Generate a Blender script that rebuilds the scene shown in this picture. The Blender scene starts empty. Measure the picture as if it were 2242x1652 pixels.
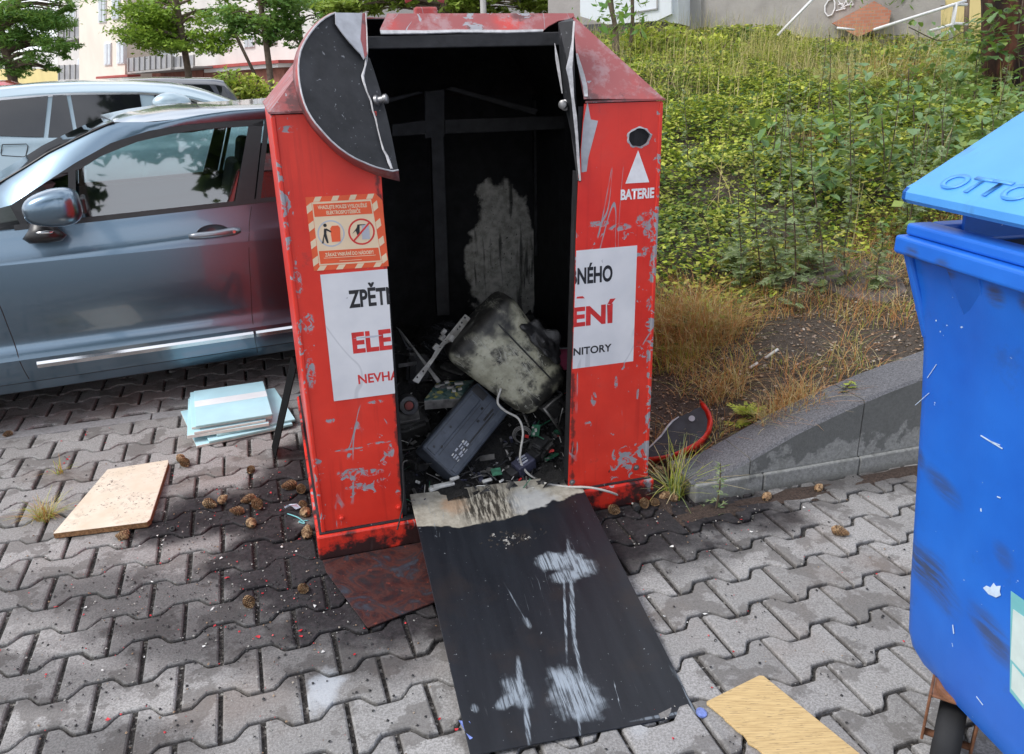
import bpy, bmesh, math, random
import numpy as np
from mathutils import Vector, Matrix
S = bpy.context.scene
COL = S.collection
rad = math.radians
rng = random.Random(7)
nr = np.random.RandomState(11)

# ---------------------------------------------------------------- camera
CAM_H, PITCH, ROLL, FPX = 1.437, rad(20.67), rad(-1.405), 1755.4
fw = np.array([0, math.cos(PITCH), -math.sin(PITCH)])
_r = np.array([1., 0, 0]); _u = np.cross(_r, fw)
rt = math.cos(ROLL)*_r + math.sin(ROLL)*_u
up = -math.sin(ROLL)*_r + math.cos(ROLL)*_u
EYE = np.array([0, 0, CAM_H])
cd = bpy.data.cameras.new('camera'); cam = bpy.data.objects.new('camera', cd); COL.objects.link(cam)
cam.matrix_world = Matrix(((rt[0], up[0], -fw[0], 0), (rt[1], up[1], -fw[1], 0), (rt[2], up[2], -fw[2], CAM_H), (0, 0, 0, 1)))
cd.sensor_width = 36; cd.lens = FPX/2242*36; cd.clip_start = .02; cd.clip_end = 600
S.camera = cam

# ---------------------------------------------------------------- light
SUN_AZ, SUN_EL = rad(-112), rad(50)      # azimuth from +Y towards +X
w = bpy.data.worlds.new('World'); S.world = w; w.use_nodes = True
nt = w.node_tree; bg = nt.nodes['Background']
sky = nt.nodes.new('ShaderNodeTexSky'); sky.sky_type = 'NISHITA'; sky.sun_disc = False
sky.sun_elevation = SUN_EL; sky.sun_rotation = SUN_AZ; sky.dust_density = 3.0; sky.air_density = 1.0; sky.ozone_density = 1.0
tc = nt.nodes.new('ShaderNodeTexCoord'); mp = nt.nodes.new('ShaderNodeMapping'); mp.inputs['Scale'].default_value = (1.6, 1.6, 3.2)
cl = nt.nodes.new('ShaderNodeTexNoise'); cl.inputs['Scale'].default_value = 1.7; cl.inputs['Detail'].default_value = 6
cr = nt.nodes.new('ShaderNodeValToRGB'); cr.color_ramp.elements[0].position = .32; cr.color_ramp.elements[1].position = .58
mx = nt.nodes.new('ShaderNodeMix'); mx.data_type = 'RGBA'
mx.inputs[7].default_value = (9.6, 9.9, 10.6, 1)       # thin white cloud cover
for a, b in ((tc.outputs['Generated'], mp.inputs['Vector']), (mp.outputs[0], cl.inputs['Vector']), (cl.outputs['Fac'], cr.inputs['Fac']),
             (cr.outputs['Color'], mx.inputs[0]), (sky.outputs[0], mx.inputs[6]), (mx.outputs[2], bg.inputs['Color'])):
    nt.links.new(a, b)
bg.inputs['Strength'].default_value = .11
sl = bpy.data.lights.new('sun', 'SUN'); sl.energy = 1.5; sl.angle = rad(20); sl.color = (1, .97, .93)
so = bpy.data.objects.new('sun', sl); COL.objects.link(so)
sd = Vector((math.sin(SUN_AZ)*math.cos(SUN_EL), math.cos(SUN_AZ)*math.cos(SUN_EL), math.sin(SUN_EL)))
so.rotation_euler = sd.to_track_quat('Z', 'Y').to_euler(); so.location = (0, 0, 30)
S.view_settings.view_transform = 'Standard'; S.view_settings.look = 'None'; S.view_settings.exposure = .72; S.view_settings.gamma = 1
S.cycles.use_denoising = True
S.cycles.max_bounces = 8; S.cycles.transparent_max_bounces = 12

# ---------------------------------------------------------------- measuring helpers (survey of the real planes)
def ray(x, y): return fw*FPX + rt*(x-1121.) + up*(826.-y)
def atz(x, y, z=0.):
    d = ray(x, y); return EYE + d*((z-CAM_H)/d[2])
def atY(x, y, Y):
    d = ray(x, y); return EYE + d*(Y/d[1])
def onplane(x, y, P, n):
    d = ray(x, y); return EYE + d*(((np.asarray(P)-EYE)@n)/(d@n))

# ---------------------------------------------------------------- materials
class NT:
    def __init__(s, name):
        s.m = bpy.data.materials.new(name); s.m.use_nodes = True; s.t = s.m.node_tree
        s.b = s.t.nodes['Principled BSDF']; s.tc = None
    def n(s, typ, **kw):
        x = s.t.nodes.new('ShaderNode'+typ)
        for k, v in kw.items(): setattr(x, k, v)
        return x
    def set(s, sock, v):
        if isinstance(v, bpy.types.NodeSocket): s.t.links.new(v, sock)
        else: sock.default_value = v
    def co(s, k='Object'):
        if s.tc is None: s.tc = s.n('TexCoord')
        return s.tc.outputs[k]
    def map(s, scale=(1, 1, 1), rot=(0, 0, 0), loc=(0, 0, 0), vec=None):
        x = s.n('Mapping'); s.set(x.inputs['Vector'], vec or s.co()); x.inputs['Scale'].default_value = scale
        x.inputs['Rotation'].default_value = rot; x.inputs['Location'].default_value = loc; return x.outputs[0]
    def noise(s, scale=5, detail=4, vec=None, rough=.55, dist=0, out='Fac'):
        x = s.n('TexNoise'); s.set(x.inputs['Vector'], vec or s.co()); x.inputs['Scale'].default_value = scale
        x.inputs['Detail'].default_value = detail; x.inputs['Roughness'].default_value = rough; x.inputs['Distortion'].default_value = dist
        return x.outputs[out]
    def voro(s, scale=5, vec=None, feature='F1', out='Distance'):
        x = s.n('TexVoronoi', feature=feature); s.set(x.inputs['Vector'], vec or s.co()); x.inputs['Scale'].default_value = scale; return x.outputs[out]
    def m_(s, op, a, b=0., c=0.):
        x = s.n('Math', operation=op); s.set(x.inputs[0], a); s.set(x.inputs[1], b); s.set(x.inputs[2], c); return x.outputs[0]
    def step(s, v, lo, hi, a=0., b=1.):
        x = s.n('MapRange', interpolation_type='SMOOTHSTEP'); s.set(x.inputs[0], v); x.inputs[1].default_value = lo; x.inputs[2].default_value = hi
        x.inputs[3].default_value = a; x.inputs[4].default_value = b; return x.outputs[0]
    def mix(s, f, a, b):
        x = s.n('Mix', data_type='RGBA'); s.set(x.inputs[0], f)
        for i, v in ((6, a), (7, b)): s.set(x.inputs[i], v if isinstance(v, bpy.types.NodeSocket) else (*v, 1))
        return x.outputs[2]
    def ramp(s, f, *stops):
        x = s.n('ValToRGB'); s.set(x.inputs[0], f); e = x.color_ramp.elements
        while len(e) < len(stops): e.new(.5)
        for i, (p, c) in enumerate(stops): e[i].position = p; e[i].color = (*c, 1)
        return x.outputs[0]
    def sep(s, v=None):
        x = s.n('SeparateXYZ'); s.set(x.inputs[0], v or s.co()); return x.outputs
    def blob(s, cx, cy, rx, ry, soft=.5, vec=None, wob=.0, ws=9, rot=0.):
        """1 inside a ragged ellipse of the xy plane, 0 outside"""
        v = s.map((1/rx, 1/ry, 0), (0, 0, 0), (-cx/rx, -cy/ry, 0), vec)
        x = s.n('VectorMath', operation='LENGTH'); s.set(x.inputs[0], v); d = x.outputs['Value']
        if wob: d = s.m_('ADD', d, s.m_('MULTIPLY', s.m_('SUBTRACT', s.noise(ws, 5), .5), wob))
        return s.step(d, 1+soft*.5, 1-soft*.5)
    def rnd(s): return s.n('NewGeometry').outputs['Random Per Island']
    def bump(s, h, st=.3, d=.01):
        x = s.n('Bump'); x.inputs['Strength'].default_value = st; x.inputs['Distance'].default_value = d; s.set(x.inputs['Height'], h)
        s.set(s.b.inputs['Normal'], x.outputs[0])
    def done(s, col=None, rough=.6, metal=0., spec=.5, coat=0.):
        if col is not None: s.set(s.b.inputs['Base Color'], col if isinstance(col, bpy.types.NodeSocket) else (*col, 1))
        s.set(s.b.inputs['Roughness'], rough); s.set(s.b.inputs['Metallic'], metal); s.b.inputs['Specular IOR Level'].default_value = spec
        s.b.inputs['Coat Weight'].default_value = coat; s.b.inputs['Coat Roughness'].default_value = .04
        return s.m
def plain(name, c, rough=.6, metal=0., var=.25, scale=12, spec=.5, bump=0.):
    n = NT(name); f = n.noise(scale, 5)
    m = n.done(n.ramp(f, (.3, tuple(x*(1-var) for x in c)), (.7, tuple(min(1, x*(1+var)) for x in c))), rough, metal, spec)
    if bump: n.bump(n.noise(scale*4, 6), bump, .004)
    return m
M = {}
# ---------------------------------------------------------------- mesh helpers
def link(o, parent=None):
    COL.objects.link(o)
    if parent is not None: o.parent = parent
    return o
def mesh(name, V, F, mat, parent=None, smooth=False, mi=None):
    me = bpy.data.meshes.new(name); me.from_pydata([tuple(map(float, v)) for v in V], [], F)
    for m in (mat if isinstance(mat, (list, tuple)) else [mat]): me.materials.append(m)
    if mi: me.polygons.foreach_set('material_index', mi)
    if smooth: me.polygons.foreach_set('use_smooth', [True]*len(me.polygons))
    me.update(); return link(bpy.data.objects.new(name, me), parent)
def quads(name, V, mat, parent=None, mi=None, smooth=False):
    """V (N,4,3) loose quads -> one mesh"""
    n = len(V); me = bpy.data.meshes.new(name)
    me.vertices.add(n*4); me.vertices.foreach_set('co', np.asarray(V, np.float32).ravel())
    me.loops.add(n*4); me.loops.foreach_set('vertex_index', np.arange(n*4, dtype=np.int32))
    me.polygons.add(n); me.polygons.foreach_set('loop_start', np.arange(0, n*4, 4, dtype=np.int32))
    for m in (mat if isinstance(mat, (list, tuple)) else [mat]): me.materials.append(m)
    if mi is not None: me.polygons.foreach_set('material_index', np.asarray(mi, np.int32))
    me.update(calc_edges=True); me.validate(); return link(bpy.data.objects.new(name, me), parent)
def thing(name, label, cat, loc=(0, 0, 0), rz=0., group=None):
    o = bpy.data.objects.new(name, None); o.empty_display_size = .1; link(o); o.location = loc; o.rotation_euler = (0, 0, rz)
    return tag(o, label, cat, group)
def tag(o, label, cat, group=None, kind=None):
    o['label'] = label; o['category'] = cat
    if group: o['group'] = group
    if kind: o['kind'] = kind
    return o
def struct(o): o['kind'] = 'structure'; return o
def stuff(o, label, cat): o['kind'] = 'stuff'; o['label'] = label; o['category'] = cat; return o
def copytree(o, parent=None):
    c = o.copy(); COL.objects.link(c)
    if parent is not None: c.parent = parent
    for ch in o.children: copytree(ch, c)
    return c
class MB:
    def __init__(s): s.V = []; s.F = []; s.I = []
    def add(s, V, F, i=0):
        k = len(s.V); s.V += [tuple(map(float, v)) for v in V]; s.F += [tuple(a+k for a in f) for f in F]; s.I += [i]*len(F); return s
    def box(s, c, size, R=None, i=0, taper=1.):
        V = []
        for z in (-.5, .5):
            t = taper if z > 0 else 1.
            for x, y in ((-.5, -.5), (.5, -.5), (.5, .5), (-.5, .5)): V.append(np.array([x*size[0]*t, y*size[1]*t, z*size[2]]))
        if R is not None: V = [np.asarray(R)@v for v in V]
        return s.add([v+np.asarray(c) for v in V], [(3, 2, 1, 0), (4, 5, 6, 7), (0, 1, 5, 4), (1, 2, 6, 5), (2, 3, 7, 6), (3, 0, 4, 7)], i)
    def span(s, lo, hi, i=0): lo = np.array(lo, float); hi = np.array(hi, float); return s.box((lo+hi)/2, hi-lo, None, i)
    def prism(s, P, off, i=0):
        """closed prism: polygon P (3D) swept by vector off"""
        P = [np.asarray(p, float) for p in P]; off = np.asarray(off, float); n = len(P)
        nn = sum((np.cross(P[k], P[(k+1) % n]) for k in range(n)), np.zeros(3))
        if nn@off > 0: P = P[::-1]
        F = [tuple(range(n)), tuple(range(2*n-1, n-1, -1))] + [(k, n+k, n+(k+1) % n, (k+1) % n)for k in range(n)]
        return s.add(P+[p+off for p in P], F, i)
    def tube(s, P, r, seg=8, i=0, caps=True):
        P = [np.asarray(p, float) for p in P]; n = len(P); r = [r]*n if np.isscalar(r) else r; V = []; a = None
        for k in range(n):
            t = P[min(k+1, n-1)]-P[max(k-1, 0)]; t = t/(np.linalg.norm(t)+1e-9)
            if a is None: a = np.cross(t, [0, 0, 1.] if abs(t[2]) < .9 else [1., 0, 0])
            a = a-t*(a@t); a = a/(np.linalg.norm(a)+1e-9); b = np.cross(t, a)
            for q in range(seg):
                th = 2*math.pi*q/seg; V.append(P[k]+r[k]*(math.cos(th)*a+math.sin(th)*b))
        F = [(k*seg+q, k*seg+(q+1) % seg, (k+1)*seg+(q+1) % seg, (k+1)*seg+q) for k in range(n-1) for q in range(seg)]
        if caps: F += [tuple(range(seg))[::-1], tuple(range((n-1)*seg, n*seg))]
        return s.add(V, F, i)
    def lathe(s, prof, seg=20, c=(0, 0, 0), R=None, i=0):
        V = []; n = len(prof)
        for rr, z in prof:
            for q in range(seg):
                th = 2*math.pi*q/seg; v = np.array([rr*math.cos(th), rr*math.sin(th), z])
                if R is not None: v = np.asarray(R)@v
                V.append(v+np.asarray(c))
        F = [(k*seg+q, k*seg+(q+1) % seg, (k+1)*seg+(q+1) % seg, (k+1)*seg+q) for k in range(n-1) for q in range(seg)]
        F += [tuple(range(seg))[::-1], tuple(range((n-1)*seg, n*seg))]
        return s.add(V, F, i)
    def grid(s, G, i=0, flip=False, closeu=False):
        n = len(G); m = len(G[0]); F = []
        for a in range(n-1 if not closeu else n):
            for b in range(m-1):
                f = (a*m+b, ((a+1) % n)*m+b, ((a+1) % n)*m+b+1, a*m+b+1); F.append(f[::-1] if flip else f)
        return s.add([p for row in G for p in row], F, i)
    def build(s, name, mat, parent=None, smooth=False, bevel=0., seg=2, sub=0, solid=0., auto=None):
        o = mesh(name, s.V, s.F, mat, parent, smooth or auto is not None, s.I if isinstance(mat, (list, tuple)) else None)
        if solid: q = o.modifiers.new('solid', 'SOLIDIFY'); q.thickness = solid; q.offset = 0
        if bevel: q = o.modifiers.new('bevel', 'BEVEL'); q.width = bevel; q.segments = seg; q.limit_method = 'ANGLE'; q.angle_limit = rad(40)
        if sub: q = o.modifiers.new('sub', 'SUBSURF'); q.levels = q.render_levels = sub
        if auto is not None: sharp(o, auto)
        return o
def sharp(o, deg):
    bm = bmesh.new(); bm.from_mesh(o.data)
    for e in bm.edges:
        if len(e.link_faces) == 2 and e.calc_face_angle(0) > rad(deg): e.smooth = False
    bm.to_mesh(o.data); bm.free()
def Rz(a): c, s = math.cos(a), math.sin(a); return np.array([[c, -s, 0], [s, c, 0], [0, 0, 1.]])
def Rx(a): c, s = math.cos(a), math.sin(a); return np.array([[1., 0, 0], [0, c, -s], [0, s, c]])
def Ry(a): c, s = math.cos(a), math.sin(a); return np.array([[c, 0, s], [0, 1., 0], [-s, 0, c]])
def curve(P, k=6):
    """Catmull-Rom through points"""
    P = [np.asarray(p, float) for p in P]; Q = [2*P[0]-P[1]]+P+[2*P[-1]-P[-2]]; out = []
    for i in range(1, len(Q)-2):
        for t in np.linspace(0, 1, k, endpoint=False):
            a, b, c, d = Q[i-1:i+3]; out.append(.5*(2*b+(c-a)*t+(2*a-5*b+4*c-d)*t*t+(3*b-a-3*c+d)*t**3))
    return out+[P[-1]]
def smooth01(x): x = np.clip(x, 0, 1); return x*x*(3-2*x)
def text(name, body, h, pos, mat, parent, ux=(1, 0, 0), uz=(0, 0, 1), sx=1., bold=0., align='LEFT', clip=None, depth=.0006):
    """flat lettering: cap height h, lower left at pos, running along ux with uz up; clip=(point, normal) keeps the side against the normal"""
    cu = bpy.data.curves.new('t', 'FONT'); cu.body = body; cu.align_x = align; cu.offset = bold; cu.extrude = 0; cu.resolution_u = 4
    tmp = bpy.data.objects.new('t', cu); COL.objects.link(tmp)
    dg = bpy.context.evaluated_depsgraph_get(); me = bpy.data.meshes.new_from_object(tmp.evaluated_get(dg)); COL.objects.unlink(tmp); bpy.data.objects.remove(tmp)
    k = h/.7; ux = Vector(ux).normalized(); uz = Vector(uz).normalized(); nn = ux.cross(uz)
    for v in me.vertices: v.co = Vector(pos)+ux*(v.co.x*k*sx)+uz*(v.co.y*k)
    if clip:
        bm = bmesh.new(); bm.from_mesh(me)
        bmesh.ops.bisect_plane(bm, geom=bm.verts[:]+bm.edges[:]+bm.faces[:], plane_co=clip[0], plane_no=clip[1], clear_outer=True); bm.to_mesh(me); bm.free()
    me.name = name; me.materials.clear(); me.materials.append(mat)
    return link(bpy.data.objects.new(name, me), parent)
# ================================================================ GROUND
PV = rad(17.7); pu = np.array([math.cos(PV), math.sin(PV)]); pw = np.array([-math.sin(PV), math.cos(PV)])
BO = np.array([-.6126, 2.21396, 0]); BY = rad(16.43)
bu = np.array([math.cos(BY), math.sin(BY), 0]); bv = np.array([-math.sin(BY), math.cos(BY), 0])
def BW(a, b, z=0.): return BO+a*bu+b*bv+np.array([0, 0, z])
def soot(n):
    """ragged burn and dirt stains on the paving around the container (world metres)"""
    vec = n.co()
    out = None
    for a, b, ra, rb, k in ((-.10, .02, .26, .30, 1.), (-.30, .40, .30, .17, 1.), (-.12, .45, .16, .45, 1.), (-.48, .36, .16, .10, 1.), (.12, -.24, .42, .27, 1.), (1.28, -.12, .36, .21, 1.), (-.55, -.02, .36, .15, .62),
                            (-.33, -.28, .36, .15, .72), (-.75, -.36, .26, .08, .5), (1.75, -.06, .5, .12, .55), (.95, -.16, .4, .24, 1.), (-.02, -.50, .26, .10, .6), (-.95, .12, .2, .10, .4), (-.55, -.62, .25, .07, .5), (-.95, -.22, .3, .05, .5)):
        P = BW(a, b); f = n.blob(P[0], P[1], ra, rb, .85, vec, 1.15, 8)
        f = n.m_('MULTIPLY', f, k); out = f if out is None else n.m_('MAXIMUM', out, f)
    return out
n = NT('paver_concrete')
st = soot(n); r = n.rnd()
pc = n.ramp(r, (0, (.24, .235, .230)), (.35, (.295, .289, .284)), (.7, (.352, .346, .340)), (1, (.27, .267, .263)))
g = n.noise(170, 5, rough=.7); pc = n.mix(n.m_('MULTIPLY', n.step(g, .38, .62), .62), pc, (.115, .112, .108))
pc = n.mix(n.m_('MULTIPLY', n.step(n.noise(420, 2), .60, .70), .6), pc, (.48, .47, .45))
damp = n.m_('MULTIPLY', n.step(n.noise(6.6, 6, rough=.62), .525, .56), .6)
pc = n.mix(damp, pc, (.105, .098, .092))
pc = n.mix(n.m_('MULTIPLY', n.step(n.noise(31, 4), .60, .72), .35), pc, (.36, .36, .36))
pc = n.mix(n.m_('MULTIPLY', n.step(n.noise(2.3, 3), .52, .68), .35), pc, (.17, .125, .10)); pc = n.mix(n.m_('MULTIPLY', n.step(n.noise(17, 7, rough=.75), .56, .70), .5), pc, (.10, .092, .088))
black = n.mix(n.step(n.noise(60, 4), .35, .7), (.0045, .004, .006), (.021, .017, .021))
pc = n.mix(n.m_('MULTIPLY', st, .92), pc, black)
for wx, wy, wr, wk in ((*atz(708, 1512)[:2], .04, .45), (*atz(1400, 1590)[:2], .02, .2)):
    pc = n.mix(n.m_('MULTIPLY', n.blob(wx, wy, wr, wr*1.7, .9, n.co(), 2.0, 24), wk), pc, (.55, .60, .66))
n.bump(n.m_('ADD', n.noise(260, 6, rough=.7), n.m_('MULTIPLY', n.noise(40, 3), .7)), .38, .003)
M['paver'] = n.done(pc, n.step(st, 0, 1, .88, .66), 0, .35); n.set(n.b.inputs['Specular IOR Level'], n.step(st, 0, 1, .35, .14))
n = NT('joint_grit')
g = n.voro(130, out='Color'); gs = n.sep(g)[0]
gc = n.ramp(gs, (0, (.018, .017, .016)), (.75, (.055, .05, .046)), (.9, (.11, .10, .09)), (1, (.30, .29, .27)))
n.bump(n.voro(130), 1., .006); M['grit'] = n.done(gc, .9)
L_, D_, A_, G_ = .198, .142, .0195, .0058
def wave(a):
    x = abs((a/L_+.5) % 1-.5)*2            # 0 at own centre, 1 at own joint
    u = float(np.clip((x-.32)/.36, 0, 1)); return -A_+2*A_*(.35*u+.65*u*u*(3-2*u))
def paver_ring(inset):
    g = G_+inset; T = [(a, D_/2+wave(a)-g) for a in np.linspace(-L_/2+g, L_/2-g, 17)]
    return [(a, -d) for a, d in T]+[(a, d) for a, d in T[::-1]]
r0, r1, r2 = paver_ring(0), paver_ring(.0012), paver_ring(.0052)
NR = len(r0); V = []; F = []
d0, ph = .1217, .0696
STRIP_R = None
strip_d = (np.array(atz(207, 930)[:2])@pw)
for k in range(1, 46):
    d = d0+k*D_
    if d > strip_d-.03: d += .075
    for j in range(-32, 24):
        a = ph+(j+.5)*L_+k*L_/2
        P = a*pu+d*pw
        if not (-6.2 < P[0] < 3.0 and .25 < P[1] < 6.6): continue
        if P[0] > .75+.55*max(0, (3.1-P[1])) and P[1] > 2.9: continue
        zz = nr.normal(0, .0011); tx, ty = nr.normal(0, .006, 2); ja = nr.normal(0, .0012, 2); rot = nr.normal(0, .006); base = len(V)
        for ring, z in ((r0, -.05), (r0, -.0065), (r1, -.0028), (r2, 0.)):
            for x, y in ring:
                cx, cy = x-y*rot+ja[0], y+x*rot+ja[1]; q = P+cx*pu+cy*pw
                V.append((q[0], q[1], z+(zz+tx*cx+ty*cy if z > -.04 else 0)))
        for q in range(3):
            for e in range(NR):
                f = (e+1) % NR; F.append((base+q*NR+e, base+q*NR+f, base+(q+1)*NR+f, base+(q+1)*NR+e))
        F.append(tuple(base+3*NR+e for e in range(NR)))
struct(mesh('paving', V, F, M['paver']))
struct(mesh('ground', [(-120, -60, -.014), (120, -60, -.014), (120, 160, -.014), (-120, 160, -.014)], [(0, 1, 2, 3)], M['grit']))
n = NT('asphalt'); n.bump(n.noise(300, 4), .5, .004); M['asphalt'] = n.done(n.ramp(n.noise(220, 4), (.3, (.10, .10, .10)), (.75, (.19, .19, .185))), .85)
for nm, (x0, y0, x1, y1) in (('road', (-60, 6.62, -.9, 60)), ('pavement', (-20, -8, 8, .24))):
    struct(mesh(nm, [(x0, y0, -.003), (x1, y0, -.003), (x1, y1, -.003), (x0, y1, -.003)], [(0, 1, 2, 3)], M['asphalt']))
# flat kerb strip let into the paving
n = NT('strip_concrete'); n.bump(n.noise(200, 5), .4, .002)
c = n.ramp(n.noise(90, 5), (.3, (.17, .17, .175)), (.7, (.27, .27, .275))); M['strip'] = n.done(n.mix(n.m_('MULTIPLY', n.step(n.noise(4, 5), .5, .62), .5), c, (.12, .12, .12)), .85)
mb = MB()
for k in range(-6, 3):
    a0 = k*.8+.25; p = [(a0+.003)*pu, (a0+.797)*pu]
    mb.prism([(*(p[0]+(strip_d-.032)*pw), -.05), (*(p[1]+(strip_d-.032)*pw), -.05), (*(p[1]+(strip_d+.040)*pw), -.05), (*(p[0]+(strip_d+.040)*pw), -.05)], (0, 0, .053))
struct(mb.build('kerb_strip', M['strip'], bevel=.003))

# ================================================================ RETAINING WALL + HILL
W0 = np.array([.661, 2.516, 0]); WY = rad(15.92); wu = np.array([math.cos(WY), math.sin(WY), 0]); wn = np.array([-math.sin(WY), math.cos(WY), 0])
def WW(s, t, z): return W0+s*wu+t*wn+np.array([0, 0, z])
def capz(s): return float(np.interp(s, [-.4, -.03, .046, .192, .385, .54, .73, 1.3, 2.4], [-.02, .02, .074, .133, .214, .264, .318, .44, .60]))
n = NT('wall_concrete'); x = n.sep()
c = n.mix(n.m_('MULTIPLY', n.step(n.noise(11, 6, rough=.7), .5, .68), .55), n.ramp(n.noise(90, 6, rough=.75), (.32, (.15, .153, .15)), (.68, (.30, .305, .295))), (.115, .118, .105))
wet = n.step(n.m_('ADD', n.m_('MULTIPLY', n.noise(9, 6, rough=.6), .42), n.m_('MULTIPLY', x[2], 1.)), .325, .35)
wet = n.m_('MULTIPLY', wet, .72)
c = n.mix(wet, c, (.075, .078, .076)); c = n.mix(n.m_('MULTIPLY', n.step(x[2], .035, -.005), .6), c, (.09, .085, .07))
n.bump(n.noise(150, 6, rough=.7), .5, .004); M['wall'] = n.done(c, .85)
n = NT('wall_top'); c = n.ramp(n.noise(160, 6, rough=.75), (.34, (.035, .036, .042)), (.5, (.10, .102, .112)), (.72, (.19, .192, .205)))
P = WW(.12, .1, 0); c = n.mix(n.m_('MULTIPLY', n.blob(P[0], P[1], .16, .08, .8, n.co(), 1., 14), .55), c, (.05, .05, .055)); n.bump(n.noise(170, 6, rough=.7), .6, .004)
M['walltop'] = n.done(c, .85)
wt = thing('retaining_wall', 'low grey concrete retaining wall with a sloping top between red container and blue bin', 'wall', W0)
def wloc(s, t, z): return np.array(WW(s, t, z))-W0
bs = [-.03, .246, .656, 1.15, 1.7, 2.4]
for s0, s1 in zip(bs, bs[1:]):
    mb = MB(); P = [wloc(s0+.002, -.012, -.05), wloc(s1-.002, -.012, -.05), wloc(s1-.002, .16, -.05), wloc(s0+.002, .16, -.05)]
    mb.prism(P, (0, 0, .05+.068)); mb.build('footing_block', M['wall'], wt, bevel=.006, seg=2)
cs = [-.04, .192, .649, 1.15, 1.75, 2.4]
for s0, s1 in zip(cs, cs[1:]):
    mb = MB(); ss = np.linspace(s0+.0022, s1-.0022, 6); G = []
    dep = .185
    for s in ss:
        z1 = max(capz(s), .078 if s < .05 else 0); z0 = .070
        G.append([wloc(s, 0, z0), wloc(s, .0, z1-.010), wloc(s, .010, z1), wloc(s, dep-.01, z1), wloc(s, dep, z1-.012), wloc(s, dep, z0)])
    mb.grid(G[:], 0, flip=False); nn = len(G[0])
    mb.F.append(tuple(range(nn))); mb.I.append(0); mb.F.append(tuple(range((len(G)-1)*nn, len(G)*nn))[::-1]); mb.I.append(0)
    mb.I = [1 if (k < (len(G)-1)*(nn-1) and k % (nn-1) in (1, 2, 3)) else 0 for k in range(len(mb.F))]
    o = mb.build('coping_block', [M['wall'], M['walltop']], wt)
    bm = bmesh.new(); bm.from_mesh(o.data); bmesh.ops.recalc_face_normals(bm, faces=bm.faces); bm.to_mesh(o.data); bm.free()
def hill(x, y):
    dx = x-W0[0]; dy = y-W0[1]; s = dx*wu[0]+dy*wu[1]; t = dx*wn[0]+dy*wn[1]
    z0 = np.interp(s, [-.4, -.03, .046, .192, .385, .54, .73, 1.3, 2.4, 4], [-.02, .0, .05, .115, .195, .25, .30, .42, .55, .62])-.012
    up_ = .10*np.clip(t-.15, 0, .75)+HS*np.clip(t-.85, 0, 7.2)+.03*np.clip(t-8, 0, 30)
    lf = smooth01((s+1.25)/.9)
    rgt = 1+.0*s
    z = np.where(t < .02, -.06, z0*smooth01((t-.0)/.12)+up_*lf*rgt-.08*(1-lf))
    z = z+(.035*np.sin(x*2.3+1)*np.sin(y*1.9)+.02*np.sin(x*5.1)*np.cos(y*4.7+.6))*smooth01((t-.6)/.9)*lf
    return np.where(s < -.62, np.where(t < 1.15, -.06, z), z)
HS = .155
n = NT('hill_soil'); c = n.ramp(n.noise(45, 7, rough=.7), (.3, (.035, .028, .022)), (.55, (.075, .058, .044)), (.8, (.15, .12, .095)))
c = n.mix(n.m_('MULTIPLY', n.step(n.noise(210, 3), .62, .7), .7), c, (.34, .32, .30)); n.bump(n.noise(70, 7, rough=.75), .9, .02); M['soil'] = n.done(c, .95)
xs = np.concatenate([np.arange(-2.4, 4.2, .07), np.arange(4.3, 26, .8)]); ys = np.concatenate([np.arange(2.2, 6.5, .07), np.arange(6.6, 30, .3)])
G = np.array([[hill(x, y) for y in ys] for x in xs]); mb = MB()
mb.grid([[(x, y, float(G[i, j])+nr.normal(0, .004)) for j, y in enumerate(ys)] for i, x in enumerate(xs)])
struct(mb.build('hillside', M['soil'], smooth=True))
# dirt washed out at the foot of the wall
n = NT('washed_dirt'); c = n.ramp(n.noise(120, 6), (.3, (.022, .014, .011)), (.7, (.075, .05, .038))); n.bump(n.noise(160, 6), 1., .008); M['dirt'] = n.done(c, .95)
V = []; F = []
def dirt_patch(cx, cy, ra, rb, rot, h, seed):
    rr = np.random.RandomState(seed); k0 = len(V); N = 26; V.append((cx, cy, h))
    for q in range(3):
        for e in range(N):
            th = 2*math.pi*e/N; rad_ = (q+1)/3*(1+.28*math.sin(3*th+seed)+.14*math.sin(7*th+2*seed)+.1*rr.normal() if q else 1)
            x, y = ra*rad_*math.cos(th), rb*rad_*math.sin(th); V.append((cx+x*math.cos(rot)-y*math.sin(rot), cy+x*math.sin(rot)+y*math.cos(rot), (h*.75, h*.35, -.007)[q]+rr.normal()*.0018))
    for e in range(N):
        f = (e+1) % N; F.append((k0, k0+1+e, k0+1+f)); F.append((k0+1+e, k0+1+N+e, k0+1+N+f, k0+1+f)); F.append((k0+1+N+e, k0+1+2*N+e, k0+1+2*N+f, k0+1+N+f))
for args in ((*WW(-.02, -.08, 0)[:2], .15, .055, .3, .010, 3), (*WW(.30, -.07, 0)[:2], .30, .045, .28, .006, 5), (*WW(.8, -.06, 0)[:2], .35, .04, .28, .005, 9), (*BW(1.22, .12)[:2], .10, .2, .3, .016, 8)): dirt_patch(*args)
stuff(mesh('washed_soil', V, F, M['dirt'], smooth=True), 'thin spill of reddish brown soil along the foot of the retaining wall', 'soil')
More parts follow.
